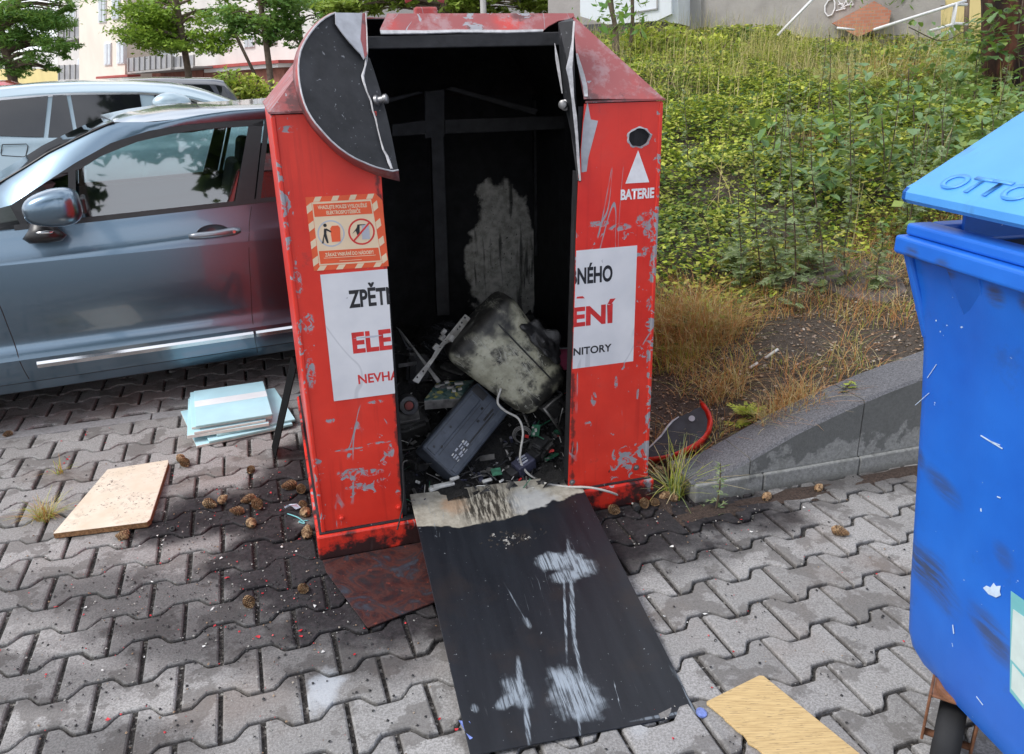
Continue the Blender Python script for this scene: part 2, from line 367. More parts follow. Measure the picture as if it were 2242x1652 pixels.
# ================================================================ CONTAINER
def onfront(x, y, b=0.):                      # point of a vertical plane parallel to the container's front, in its own coordinates
    d = onplane(x, y, BO+b*bv, bv)-BO; return np.array([d@bu, d@bv, d[2]])
def onloc(x, y, P, nrm):                      # any plane given in container coordinates
    Pw = BO+P[0]*bu+P[1]*bv+np.array([0, 0, P[2]]); nw = nrm[0]*bu+nrm[1]*bv+np.array([0, 0, nrm[2]])
    d = onplane(x, y, Pw, nw)-BO; return np.array([d@bu, d@bv, d[2]])
CW, CD, EH = 1.127, 1.22, 1.358
CHIPS = [(.035, 1.315, .034, .012), (.10, .285, .055, .016), (.17, .275, .05, .016), (.12, .235, .05, .014), (.20, .24, .02, .012), (.245, .185, .016, .02), (.235, .34, .016, .03), (.12, .365, .075, .004), (.20, .372, .05, .005), (.06, .47, .02, .012), (.02, .63, .018, .07), (.03, .78, .02, .05), (.015, .9, .015, .05), (.20, .51, .03, .008), (.13, .43, .03, .006), (.92, 1.0, .05, .014), (1.0, .985, .05, .016), (1.08, 1.0, .035, .03), (1.10, .965, .025, .03), (1.09, .90, .02, .02), (1.115, .85, .012, .06), (1.11, .73, .014, .03), (.92, .42, .014, .03), (.90, .33, .016, .016), (1.08, .43, .006, .05), (1.0, .47, .008, .03), (1.115, .55, .01, .05)]
def redpaint(name, roof=False, dirty=0.):
    n = NT(name); X = n.sep()
    c = n.ramp(n.noise(7, 5), (.3, (.60, .026, .014)), (.7, (.74, .042, .022)))
    st = n.noise(1, 5, n.map((42, 42, 2.2)))
    c = n.mix(n.m_('MULTIPLY', n.step(st, .54, .72), .32), c, (.34, .012, .010)); c = n.mix(n.m_('MULTIPLY', n.step(n.noise(4.5, 6, rough=.7), .5, .72), .35), c, (.60, .07, .05))
    if roof:
        c = n.mix(n.step(n.noise(5, 6), .15, .5), c, (.27, .070, .072))
        c = n.mix(n.m_('MULTIPLY', n.step(n.noise(14, 6, rough=.7), .47, .64), .75), c, (.33, .21, .22))
        c = n.mix(n.m_('MULTIPLY', n.step(n.noise(6.3, 6, rough=.7), .57, .66), .8), c, (.06, .035, .038))
    clus = n.noise(3.1, 3); chip = n.noise(26, 5, rough=.62, dist=.8)
    lv = n.m_('ADD', n.m_('MULTIPLY', clus, .55), n.m_('MULTIPLY', chip, .62))
    edge = n.m_('MINIMUM', n.m_('ABSOLUTE', X[0]), n.m_('ABSOLUTE', n.m_('SUBTRACT', X[0], CW)))
    if 'side' not in name: lv = n.m_('ADD', lv, n.step(edge, .035, .0, 0, .075))
    lv = n.m_('ADD', lv, n.m_('MULTIPLY', n.step(n.m_('ABSOLUTE', n.m_('SUBTRACT', X[2], .985)), .075, .0), n.step(X[0], .85, 1.1, 0, .10)))
    lv = n.m_('ADD', lv, n.m_('MULTIPLY', n.step(n.m_('ABSOLUTE', n.m_('SUBTRACT', X[2], .27)), .10, .0), n.step(X[0], .4, .15, 0, .06)))
    k = n.step(lv, .708 if not roof else .69, .718 if not roof else .705)
    if not roof and 'side' not in name:
        vv = n.n('CombineXYZ'); n.set(vv.inputs[0], X[0]); n.set(vv.inputs[1], X[2]); ragged = n.step(n.noise(48, 5, rough=.7, dist=.6), .47, .53)
        for cx, cz, rx, rz_ in CHIPS: rx, rz_ = rx*.75, rz_*.75; k = n.m_('MAXIMUM', k, n.m_('MULTIPLY', n.blob(cx, cz, rx, rz_, .3, vv.outputs[0], 1.3, 30), ragged))
        jam = n.m_('MINIMUM', n.m_('ABSOLUTE', n.m_('SUBTRACT', X[0], .262)), n.m_('ABSOLUTE', n.m_('SUBTRACT', X[0], .845)))
        c = n.mix(n.m_('MULTIPLY', n.step(n.m_('ADD', n.m_('MULTIPLY', n.noise(22, 6, rough=.7), .055), n.m_('MULTIPLY', jam, -1.)), .018, .028), .8), c, (.05, .018, .016))
    fine = n.step(n.noise(85, 2, n.map((1, 1, .8))), .742, .762)
    k = n.m_('MAXIMUM', k, n.m_('MULTIPLY', fine, n.step(clus, .40, .55)))
    for rx, ry, rz_, sc in ((.5, .9, .2, 1), (.2, -.7, 1.1, 1.3)):      # scratches
        sn = n.noise(2.4*sc, 2, n.map((1, 1, .16), (rx, ry, rz_)), dist=1.0)
        k = n.m_('MAXIMUM', k, n.m_('MULTIPLY', n.step(n.m_('ABSOLUTE', n.m_('SUBTRACT', sn, .5)), .0022, .0012), n.step(n.noise(5.5, 2), .55, .6)))
    c = n.mix(k, c, n.mix(n.noise(40, 2), (.20, .20, .225), (.36, .36, .39)))
    if dirty: c = n.mix(n.m_('MULTIPLY', n.step(n.m_('ADD', n.noise(11, 6, rough=.65), n.m_('MULTIPLY', X[2], -1.6)),   .34, .50), dirty), c, (.035, .014, .014))
    else: c = n.mix(n.m_('MULTIPLY', n.step(n.noise(9, 6, rough=.7), .62, .74), .55), c, (.16, .03, .03))
    n.bump(n.m_('ADD', n.m_('MULTIPLY', k, -1.), n.m_('MULTIPLY', n.noise(12, 3), .8)), .35, .0015)
    return n.done(c, n.step(k, 0, 1, .38 if not roof else .62, .6), 0, .5)
M['red'] = redpaint('red_paint'); M['redside'] = redpaint('red_side_paint'); M['roof'] = redpaint('sooty_red_paint', True); M['redlow'] = redpaint('dirty_red_paint', False, 1.)
n = NT('soot'); c = n.ramp(n.noise(16, 6, rough=.65), (.3, (.006, .006, .007)), (.7, (.022, .022, .025)))
c = n.mix(n.m_('MULTIPLY', n.step(n.noise(1, 4, n.map((60, 60, 3))), .56, .70), .35), c, (.05, .05, .054)); n.bump(n.noise(40, 6), .4, .003); M['soot'] = n.done(c, .75, 0, .3)
n = NT('burnt_back_wall'); X = n.sep()                # patch that stayed pale in the middle of the back wall
f = n.m_('ADD', n.blob(.96, .72, .16, .40, .55, n.map((1, 1, 1), (rad(90), 0, 0)), .5, 12), 0.)
n2 = n.noise(13, 6, rough=.7); c = n.ramp(n.noise(16, 6, rough=.65), (.3, (.006, .006, .007)), (.7, (.020, .020, .022)))
M['backwall'] = None
vv = n.n('CombineXYZ'); n.set(vv.inputs[0], X[0]); n.set(vv.inputs[1], X[2])
f = n.blob(.975, .63, .175, .37, .12, vv.outputs[0], .95, 8)
pale = n.mix(n.step(n.noise(30, 6, rough=.7), .35, .65), (.34, .33, .29), (.62, .60, .55)); pale = n.mix(n.step(n.noise(90, 3), .66, .70), pale, (.01, .01, .01))
pale = n.mix(n.m_('MULTIPLY', n.step(n.noise(1, 5, n.map((26, 26, 3))), .55, .66), .8), pale, (.02, .02, .02))
M['backwall'] = n.done(n.mix(n.m_('MULTIPLY', f, .9), c, pale), .8, 0, .3)
n = NT('scorched_steel'); c = n.ramp(n.noise(18, 6, rough=.65), (.3, (.010, .011, .013)), (.7, (.026, .027, .031))); c = n.mix(n.step(n.noise(75, 3, dist=.6), .67, .71), c, (.15, .155, .17)); c = n.mix(n.m_('MULTIPLY', n.step(n.noise(6, 5), .55, .7), .5), c, (.045, .046, .052)); n.bump(n.noise(40, 5), .25, .002); M['scorched'] = n.done(c, .6, 0, .3)
M['frame'] = plain('sooty_frame', (.020, .020, .022), .65, .0, .5, 22, .4, .3)
M['bare'] = plain('torn_bare_edge', (.40, .40, .415), .5, .0, .25, 60)
M['primer'] = plain('grey_primer', (.36, .37, .40), .55, 0, .25, 18)
M['steel'] = plain('dull_steel', (.22, .22, .225), .42, .8, .3, 40)
M['whitefilm'] = None
n = NT('poster_film'); c = n.ramp(n.noise(8, 4), (.3, (.60, .61, .64)), (.7, (.72, .72, .74)))
sc = n.noise(3, 3, n.map((1, 1, .25), (.3, .2, .6)), dist=1.2)
c = n.mix(n.m_('MULTIPLY', n.step(n.m_('ABSOLUTE', n.m_('SUBTRACT', sc, .5)), .006, .002), .45), c, (.40, .41, .44))
c = n.mix(n.step(n.noise(30, 4), .70, .74), c, (.35, .35, .38)); M['whitefilm'] = n.done(c, .38)
M['whiteink'] = plain('white_ink', (.72, .72, .74), .5, 0, .12, 30)
M['blackink'] = plain('black_ink', (.016, .016, .018), .45, 0, .3, 30)
M['redink'] = plain('red_ink', (.58, .030, .028), .45, 0, .2, 30)
M['orange'] = plain('orange_film', (.72, .10, .03), .45, 0, .12, 14)
M['cream'] = plain('cream_film', (.72, .56, .38), .45, 0, .08, 12)
M['greyink'] = plain('grey_ink', (.42, .44, .50), .5, 0, .1, 12)
M['rubber'] = plain('black_rubber', (.018, .018, .019), .7, 0, .3, 30)

con = thing('recycling_container', 'burnt red metal electronics recycling container with its front door torn out', 'container', BO, BY)
# ---- body shells
mb = MB()
def sheet(P, off=(0, .003, 0), m=None): (m or mb).prism(P, off)
LT, LB = .2735, .2560                           # left jamb at top / bottom
RT, RB = .860, .831
zl = lambda z: LB+(LT-LB)*(z-.1)/1.069
zr = lambda z: RB+(RT-RB)*(z-.141)/1.015
lt = [(0, 0, .088), (zl(.088), 0, .088), (zl(1.0), 0, 1.0), (zl(1.168), 0, 1.168), (zl(1.2), 0, EH-.006), (0, 0, EH-.006)]
sheet(lt); sheet([(zl(.088), .003, .088), (zl(1.17), .003, 1.17), (zl(1.17), .045, 1.17), (zl(.088), .045, .088)], (-.004, 0, 0))
mb.build('front_panel', M['red'], con, bevel=.0012, seg=1)
mb = MB(); hole = []
hc = np.array([1.0555, 0, 1.2505])
for k in range(28):
    th = 2*math.pi*k/28; q = 1+.035*math.sin(5*th+.6)+.03*math.sin(8*th); hole.append(hc+np.array([.0350*q*math.cos(th), 0, .0265*q*math.sin(th)]))
outer = [(zr(.088), 0, .088), (CW, 0, .088), (CW, 0, EH-.006), (.878, 0, EH-.006), (.873, 0, 1.29), (.862, 0, 1.16), (zr(1.0), 0, 1.0)]
bm = bmesh.new(); ov = [bm.verts.new(p) for p in outer]; hv = [bm.verts.new(p) for p in hole]
es = [bm.edges.new((a[k], a[(k+1) % len(a)])) for a in (ov, hv) for k in range(len(a))]
bmesh.ops.triangle_fill(bm, use_beauty=True, use_dissolve=False, edges=es)
me = bpy.data.meshes.new('front_panel'); bm.to_mesh(me); bm.free(); me.materials.append(M['red']); o = link(bpy.data.objects.new('front_panel', me), con)
q = o.modifiers.new('solid', 'SOLIDIFY'); q.thickness = .003; q.offset = 0
mb = MB(); mb.prism([(zr(.088), .004, .088), (zr(1.16), .004, 1.16), (zr(1.16), .045, 1.16), (zr(.088), .045, .088)], (.004, 0, 0)); mb.build('door_jamb', M['soot'], con)
mb = MB()
for k in range(28):
    a, b = hole[k], hole[(k+1) % 28]; oa = hc+(a-hc)*(1.16+.06*math.sin(k*2.1)); ob = hc+(b-hc)*(1.16+.06*math.sin((k+1) % 28*2.1))
    mb.add([a+[0, -.0042, 0], b+[0, -.0042, 0], ob+[0, -.0018, 0], oa+[0, -.0018, 0]], [(0, 1, 2, 3)]); mb.add([a+[0, -.0042, 0], b+[0, -.0042, 0], b+[0, .02, 0], a+[0, .02, 0]], [(0, 1, 2, 3)])
mb.build('battery_slot_rim', M['primer'], con)
mb = MB(); mb.span((-.003, 0.003, .088), (0, CD, EH-.006)); mb.span((CW, .003, .088), (CW+.003, CD, EH-.006)); mb.span((-.003, CD, .088), (CW+.003, CD+.003, EH-.006))
mb.build('side_wall', M['redside'], con)
# folded corner posts with worn edges
for a in (-.004, CW-.009):
    mb = MB(); mb.span((a, -.0045, .09), (a+.013, .012, EH-.008)); mb.build('corner_post', M['red'], con, bevel=.004, seg=3)
# inside
mb = MB(); i0, i1, j1 = .012, CW-.012, CD-.012
mb.add([(i0, .012, .1), (i0, j1, .1), (i0, j1, EH), (i0, .012, EH)], [(0, 1, 2, 3)]); mb.add([(i1, .012, .1), (i1, j1, .1), (i1, j1, EH), (i1, .012, EH)], [(3, 2, 1, 0)])
mb.add([(i0, .012, .1), (i1, .012, .1), (i1, j1, .1), (i0, j1, .1)], [(0, 1, 2, 3)])
for sgn, a0, a1 in ((1, i0, .272), (1, .862, i1)): mb.span((a0, .005, .1), (a1, .009, 1.345))
mb.build('burnt_lining', M['soot'], con)
mb = MB(); mb.add([(i0, j1, .1), (i1, j1, .1), (i1, j1, EH), (i0, j1, EH)], [(0, 1, 2, 3)]); mb.build('back_wall', M['backwall'], con)
# ---- plinth
mb = MB(); e = .021
for lo, hi in (((-e, -e, 0), (CW+e, .02, .088)), ((-e, .02, 0), (.02, CD-.02, .088)), ((CW-.02, .02, 0), (CW+e, CD-.02, .088)), ((-e, CD-.02, 0), (CW+e, CD+e, .088))): mb.span(lo, hi)
mb.build('plinth', M['redlow'], con, bevel=.007, seg=2)
mb = MB(); mb.span((-.012, -.012, .0885), (CW+.012, CD+.012, .093)); mb.build('base_plate', M['scorched'], con, bevel=.002)
# ---- roof
TA0, TA1, TB0, TB1, TH = .215, .923, .2, 1.02, 1.597
E0 = [(-.006, -.006, EH), (CW+.006, -.006, EH), (CW+.006, CD+.006, EH), (-.006, CD+.006, EH)]
T0 = [(TA0, TB0, TH), (TA1, TB0, TH), (TA1, TB1, TH), (TA0, TB1, TH)]
sn = np.cross(np.array(T0[0])-np.array(E0[0]), np.array(E0[1])-np.array(E0[0])); sn = -sn/np.linalg.norm(sn)     # front slope, outward
if sn[1] > 0: sn = -sn
SP = np.array(E0[0])
def onslope(x, y, out=0.): return onloc(x, y, SP+sn*out, sn)
for F_ in ((1, 2, 2, 1), (2, 3, 3, 2), (3, 0, 0, 3)):
    a, b = F_[0], F_[1]; P = [np.array(E0[a]), np.array(E0[b]), np.array(T0[b]), np.array(T0[a])]
    nn = np.cross(P[1]-P[0], P[3]-P[0]); nn /= np.linalg.norm(nn); mb = MB(); mb.prism(P, -nn*.003, 0); mb.prism([p-nn*.0035 for p in P], -nn*.002, 1); mb.build('roof_slope', [M['roof'], M['soot']], con)
mb = MB(); mb.prism([np.array(t)+[0, 0, .0005] for t in T0], (0, 0, -.003), 0); mb.prism([np.array(t)-[0, 0, .003] for t in T0], (0, 0, -.002), 1); mb.build('roof_top', [M['roof'], M['soot']], con)
# front slope: left piece, right piece, lip
def slopepiece(px, name, mat, out=0., th=.003, **k):
    P = [p if len(p) == 3 else onslope(*p, out) for p in px]; mb = MB(); mb.prism(P, -sn*th); return mb.build(name, mat, con, **k)
slopepiece([E0[0], (735, 241), (742, 170), (760, 90), (800, 36), T0[0]], 'roof_front_slope', M['roof'])
slopepiece([(1254, 40), (1258, 70), (1261, 110), (1268, 160), (1279, 217), E0[1], T0[1]], 'roof_front_slope', M['roof'])
slopepiece([(848, 30), (1256, 29.5), (1258, 36), (1247, 42), (1222, 46), (1200, 58), (1190, 67), (1110, 69), (1000, 68), (930, 70), (835, 71), (832, 64)], 'roof_lip', M['roof'], .002, .004)
slopepiece([(832, 66), (930, 67), (1000, 65), (1110, 66), (1190, 64.5), (1189, 69), (1110, 71.5), (1000, 70.5), (930, 73), (834, 74)], 'torn_edge', M['bare'], .004, .004)
# eave strip
for lo, hi in (((-.008, -.008, EH-.0035), (.10, -.003, EH+.002)), ((.88, -.008, EH-.0035), (CW+.008, -.003, EH+.002)), ((CW+.003, -.003, EH-.0035), (CW+.008, CD, EH+.002)), ((-.008, -.003, EH-.0035), (-.003, CD, EH+.002))):
    mb = MB(); mb.span(lo, hi); mb.build('eave', M['roof'], con)
# ---- hopper cheek, bent open (left)
k_ = .26041; cx_ = lambda p: (533.4+p[0]*k_, p[1]*k_)
Pt, Pb, Pl = onfront(770, 34, .16), onfront(868, 386, -.085), onfront(655, 170, -.045)
cn = np.cross(Pb-Pt, Pl-Pt); cn /= np.linalg.norm(cn)
if cn[1] > 0: cn = -cn
def onch(p, out=0.): x, y = cx_(p); return onloc(x, y, Pt+cn*out, cn)
arc = [(775, 110), (735, 125), (690, 150), (640, 188), (600, 230), (560, 280), (527, 330), (500, 380), (480, 430), (466, 495), (460, 560), (462, 630), (470, 700), (487, 790), (510, 870), (538, 935), (570, 990), (605, 1040), (640, 1080), (690, 1137), (740, 1190), (810, 1250), (880, 1300), (940, 1335), (1000, 1362), (1060, 1388), (1120, 1410), (1190, 1428), (1250, 1440), (1300, 1432)]
right = [(1255, 1200), (1228, 1070), (1200, 950), (1165, 820), (1130, 700), (1095, 590), (1060, 490), (1010, 470), (970, 450), (900, 370), (835, 280), (780, 200)]
mb = MB(); mb.prism([onch(p) for p in arc+right], -cn*.003); ch = mb.build('hopper_cheek', M['scorched'], con)
oarc = [(770, 106), (725, 118), (670, 150), (615, 190), (575, 232), (532, 285), (498, 338), (468, 390), (446, 440), (428, 500), (418, 570), (416, 640), (424, 710), (440, 800), (462, 885), (492, 955), (528, 1015), (566, 1068), (605, 1112), (662, 1175), (720, 1232), (795, 1300), (870, 1352), (930, 1390), (995, 1423), (1060, 1450), (1130, 1476), (1195, 1494), (1255, 1510), (1312, 1524)]
G = []
for k, (p, q) in enumerate(zip(arc, oarc)):
    t_ = k/(len(arc)-1); back = onch(p)-cn*.0; x, y = cx_(q); far = onloc(x, y, Pt-cn*(.035+.06*math.sin(math.pi*min(1, t_*1.05))), cn)
    G.append([onch(p, .004), onch(p, .0), far])
mb = MB(); mb.grid(G); mb.build('cheek_rim', M['roof'], ch, smooth=True, solid=.0025)
mb = MB(); mb.tube([onch(p, .005) for p in arc], .0024, 6); mb.build('worn_edge', M['bare'], ch)
mb = MB(); mb.prism([onch(p, .012) for p in [(772, 108), (1030, 112), (1036, 300), (1042, 455), (1012, 500), (985, 455), (955, 425), (900, 365), (835, 285), (775, 200)]], -cn*.003); sh = mb.build('bent_sheet', M['primer'], ch)
mb = MB(); mb.prism([onch(p, .0135) for p in [(1000, 112), (1030, 112), (1036, 300), (1042, 455), (1020, 490), (1005, 400), (985, 330), (992, 220)]], -cn*.001); mb.build('red_remnant', M['roof'], ch)
tear = [(1026, 112, 3), (1034, 250, 3), (1040, 420, 4), (1032, 500, 9), (1022, 560, 6), (1000, 640, 12), (1010, 690, 10), (1035, 770, 6), (1070, 850, 6), (1085, 930, 5), (1110, 1000, 6), (1125, 1080, 3), (1150, 1180, 3), (1175, 1260, 8), (1205, 1310, 12), (1225, 1370, 14), (1245, 1420, 10)]
mb = MB(); L1 = [onch((x-w_, y), .0145 if y < 470 else .003) for x, y, w_ in tear]; R1 = [onch((x+w_, y+5), .0165 if y < 470 else .006) for x, y, w_ in tear]
mb.grid([[a, (a+b)/2+cn*.003, b] for a, b in zip(L1, R1)]); mb.build('torn_edge', M['bare'], ch, solid=.0012)
def knob(c, d, par):
    R = np.array(Vector((0, 0, 1)).rotation_difference(Vector(d)).to_matrix()); mb = MB()
    mb.lathe([(.0, -.004), (.016, -.004), (.016, .004), (.010, .007), (.010, .020), (.013, .022), (.013, .030), (.008, .033), (0, .033)], 14, c, R); return mb.build('pivot_pin', M['steel'], par, auto=35)
knob(onch((1120, 850), 0), cn*.4+np.array([.8, -.2, 0]), ch)
# ---- right hopper flange (torn, hanging)
fl = [((1222, 50), .10), ((1250, 40), .10), ((1256, 46), .05), ((1256, 110), .02), ((1248, 160), .01), ((1256, 215), -.005), ((1264, 290), -.005), ((1268, 360), -.006), ((1271, 398), -.008), ((1264, 395), .0), ((1250, 290), .05), ((1236, 230), .08), ((1226, 150), .10)]
mb = MB(); mb.prism([onfront(*p, b) for p, b in fl], (.004, .004, 0)); fg = mb.build('hopper_flange', M['scorched'], con)
mb = MB(); tl = [(1257, 47, 2), (1254, 90, 2), (1250, 125, 5), (1246, 150, 7), (1250, 175, 5), (1254, 215, 3), (1259, 255, 4), (1263, 300, 3), (1266, 350, 3), (1270, 396, 2)]
bb = [.04, .025, .01, .002, .0, -.008, -.010, -.010, -.011, -.012]
mb.grid([[onfront(x-w_, y, b), onfront(x+w_, y, b-.004)] for (x, y, w_), b in zip(tl, bb)]); mb.build('torn_edge', M['bare'], fg, solid=.0015)
mb = MB(); mb.grid([[onfront(x, y, b), onfront(x+w_, y, b-.003)] for x, y, w_, b in ((1214, 95, 1, .11), (1216, 130, 7, .10), (1222, 165, 6, .09), (1230, 205, 2, .08))]); mb.build('torn_edge', M['bare'], fg, solid=.001)
knob(onfront(1238, 231, .075), np.array([-.6, -.75, .1]), fg)
mb = MB(); mb.prism([onfront(x, y, -.0008) for x, y in [(1286, 222), (1293, 262), (1309, 265), (1300, 300), (1288, 345), (1284, 376), (1273, 378), (1272, 330), (1277, 270)]], (0, -.0012, 0)); mb.build('bare_patch', M['primer'], con)
mb = MB(); tl = [(1263, 118, 2), (1268, 140, 4), (1275, 165, 5), (1281, 190, 5), (1283, 212, 4)]
mb.grid([[onslope(x-w_, y, .002), onslope(x+w_, y, .004)] for x, y, w_ in tl]); mb.build('torn_edge', M['bare'], con, solid=.002)
# ---- inner frame
fb = .80
def fr(px, th=.03, name='frame_bar'):
    mb = MB(); mb.prism([onfront(*p, fb) for p in px], (0, th, 0)); return mb.build(name, M['frame'], con, bevel=.003)
fr([(858, 273), (932, 263), (932, 295), (858, 300)]); fr([(974, 262), (1290, 252), (1290, 281), (974, 294)])
fr([(944, 300), (972, 298), (985, 690), (957, 692)], .035, 'frame_post'); fr([(930, 200), (974, 196), (974, 300), (930, 304)], .012, 'gusset_plate')
fr([(976, 196), (990, 190), (1180, 240), (1172, 252)], .02, 'brace'); fr([(928, 204), (918, 200), (822, 222), (822, 234)], .02, 'brace')
fb = 1.15; fr([(1168, 220), (1184, 219), (1186, 560), (1172, 562)], .02, 'frame_post'); fb = .16
fr([(802, 80), (1236, 70), (1236, 100), (802, 108)], .05, 'roof_beam')
# ---- lifting ring
mb = MB(); c0 = onfront(931, 22, .6); rp = []
for k in range(19):
    th = math.pi*(-.15+1.3*k/18); rp.append(c0+np.array([.060*math.cos(th), 0, .052+.062*math.sin(th)]))
mb.tube(rp, .0115, 10); o = mb.build('lifting_ring', M['roof'], con, smooth=True)
mb = MB(); mb.span((c0[0]-.038, .58, TH), (c0[0]+.038, .62, c0[2]+.008)); mb.build('ring_lug', M['roof'], con, bevel=.006)
# ---- bolts
for a, z in ((.062, .131), (1.085, .135), (.845, .12), (.245, .135)):
    mb = MB(); R = Rx(rad(90)); mb.lathe([(0, 0), (.011, 0), (.011, .002), (.007, .0022), (.0065, .006), (.004, .008), (0, .0082)], 12, (a, 0, z), R); mb.build('bolt', M['redlow'] if a < .8 else M['steel'], con)
n = NT('rust_bloom'); M['rust'] = n.done(n.ramp(n.noise(50, 5), (.3, (.05, .012, .010)), (.7, (.16, .02, .015))), .7)
# ---- seams of the right panel
for a0, a1 in ((.995, .985),):
    mb = MB(); mb.prism([(a0, -.0003, 1.35), (a0+.002, -.0003, 1.35), (a1+.0015, -.0003, .09), (a1, -.0003, .09)], (0, -.0003, 0)); mb.build('seam', M['redlow'], con)
# ---- posters
def fpoly(P, y, mat, name, par, th=.0004): mb = MB(); mb.prism([(p[0], -y, p[1]) for p in P], (0, -th, 0)); return mb.build(name, mat, par)
pl = fpoly([(.0785, .530), (zl(.53), .530), (zl(.75), .75), (zl(.918), .918), (.0785, .918)], .0012, M['whitefilm'], 'poster', con)
cutL = ((.2725, 0, .5), (1, 0, -.0165)); cutL = ((zl(.7), 0, .7), (1, 0, -.0164))
ty = -.0019
text('lettering', 'ZPĚTNÝ', .049, (.153, ty, .8145), M['blackink'], pl, sx=.64, bold=.035, clip=cutL)
text('lettering', 'ELEKT', .0605, (.146, ty, .6755), M['redink'], pl, sx=.92, bold=.036, clip=cutL)
text('lettering', 'NEVHAZ', .0285, (.154, ty, .5755), M['redink'], pl, sx=.93, bold=.025, clip=cutL)
pr = fpoly([(zr(.535)+.002, .535), (1.060, .535), (1.061, .923), (zr(.923)+.002, .923), (zr(.75)+.002, .75)], .0012, M['whitefilm'], 'poster', con)
cutR = ((zr(.7)+.002, 0, .7), (-1, 0, .028))
text('lettering', 'BNÉHO', .049, (.979, ty, .8175), M['blackink'], pr, sx=.612, bold=.035, align='RIGHT', clip=cutR)
text('lettering', 'ENÍ', .0595, (.985, ty, .680), M['redink'], pr, sx=1.13, bold=.04, align='RIGHT', clip=cutR)
text('lettering', 'NITORY', .0245, (.979, ty, .581), M['blackink'], pr, sx=1.04, bold=.025, align='RIGHT', clip=cutR)
fpoly([(.857, .770), (.885, .768), (.878, .776), (.858, .776)], .0014, M['redink'], 'red_streak', pr)
fpoly([(.1530, .7195), (.215, .716), (.24, .7205), (.20, .7225)], .0020, M['greyink'], 'scrape', pl)
tri = fpoly([(1.0145, 1.117), (1.0945, 1.1165), (1.0535, 1.2135)], .0020, M['whiteink'], 'battery_arrow', con)
text('battery_lettering', 'BATERIE', .0292, (.9985, -.0024, 1.0695), M['whiteink'], con, sx=.74, bold=.04)
# warning sticker
WA, WB, WC, WD = (.0625, .9305), (.274, .9255), (.2535, 1.134), (.0615, 1.1355)
def wq(s_, t_): a = np.array(WA)*(1-s_)+np.array(WB)*s_; b = np.array(WD)*(1-s_)+np.array(WC)*s_; return tuple(a*(1-t_)+b*t_)
def wpoly(P, y, mat, name, par): return fpoly([wq(*p) for p in P], y, mat, name, par, .0002)
ws = fpoly([WA, WB, (.2705, 1.115), WC, WD], .0010, M['orange'], 'warning_sticker', con)
for k in range(4):
    x = .10+.25*k
    wpoly([(x, .935), (x+.09, .935), (x+.13, 1), (x+.04, 1)], .0014, M['cream'], 'stripe', ws); wpoly([(x-.06, 0), (x+.03, 0), (x+.08, .065), (x-.01, .065)], .0014, M['cream'], 'stripe', ws)
    y = .06+.24*k
    wpoly([(0, y), (.075, y+.05), (.075, y+.15), (0, y+.10)], .0014, M['cream'], 'stripe', ws); wpoly([(.925, y-.02), (1, y+.03), (1, y+.13), (.925, y+.08)], .0014, M['cream'], 'stripe', ws)
wpoly([(.08, .07), (.92, .07), (.92, .93), (.08, .93)], .0014, M['cream'], 'inner_field', ws)
wpoly([(.095, .735), (.905, .735), (.905, .905), (.095, .905)], .0017, M['orange'], 'caption_box', ws); wpoly([(.095, .09), (.905, .09), (.905, .27), (.095, .27)], .0017, M['orange'], 'caption_box', ws)
def wtext(b, s_, t_, h, sx=.9): P = wq(s_, t_); text('caption', b, h, (P[0], -.0021, P[1]), M['cream'], ws, ux=(1, 0, -.02), sx=sx, bold=.03, align='CENTER')
wtext('VHAZUJTE POUZE VYSLOUŽILÉ', .5, .832, .0096, .70); wtext('ELEKTROSPOTŘEBIČE', .5, .758, .0096, .70); wtext('ZÁKAZ VNIKÁNÍ DO NÁDOBY!', .5, .19, .0096, .70)
wpoly([(.15, .165), (.85, .165), (.85, .172), (.15, .172)], .0019, M['cream'], 'rule', ws); wpoly([(.35, .115), (.65, .115), (.65, .121), (.35, .121)], .0019, M['cream'], 'rule', ws)
def disc(s_, t_, r, y, mat, name, r_in=0.):
    P = wq(s_, t_); mb = MB(); N = 28
    for k in range(N):
        a, b = 2*math.pi*k/N, 2*math.pi*(k+1)/N
        mb.add([(P[0]+q*math.cos(th), -y, P[1]+q*math.sin(th)) for q, th in ((r_in, a), (r, a), (r, b), (r_in, b))], [(0, 1, 2, 3)] if r_in else [(1, 2, 0)])
    return mb.build(name, mat, ws)
disc(.29, .50, .0375, .0018, M['greyink'], 'pictogram_ring', .0335); disc(.71, .50, .0375, .0018, M['redink'], 'prohibition_ring', .0325)
def pic(c, P, mat, y=.0021, name='pictogram'): a = wq(*c); return fpoly([(a[0]+x, a[1]+z) for x, z in P], y, mat, name, ws, .0002)
pic((.29, .5), [(.000, -.024), (.024, -.024), (.026, .014), (.021, .021), (.004, .021), (-.001, .014)], M['orange'])
pic((.29, .5), [(-.028, -.026), (-.023, -.026), (-.020, -.006), (-.014, -.026), (-.009, -.026), (-.013, .0), (-.012, .009), (.001, .003), (.002, .006), (-.011, .015), (-.018, .015), (-.020, .0)], M['blackink'])
disc(.222, .615, .0048, .0021, M['blackink'], 'pictogram')
pic((.71, .5), [(.000, -.022), (.022, -.022), (.022, .014), (.018, .020), (.002, .020)], M['greyink'])
pic((.71, .5), [(-.026, -.004), (-.016, .004), (-.012, -.012), (-.006, -.010), (-.004, .018), (.012, .018), (.012, .021), (-.010, .021), (-.013, .012), (-.024, -.001)], M['blackink'])
pic((.71, .5), [(-.025, -.0215), (-.0215, -.025), (.025, .0215), (.0215, .025)], M['redink'], .0024, 'prohibition_bar')
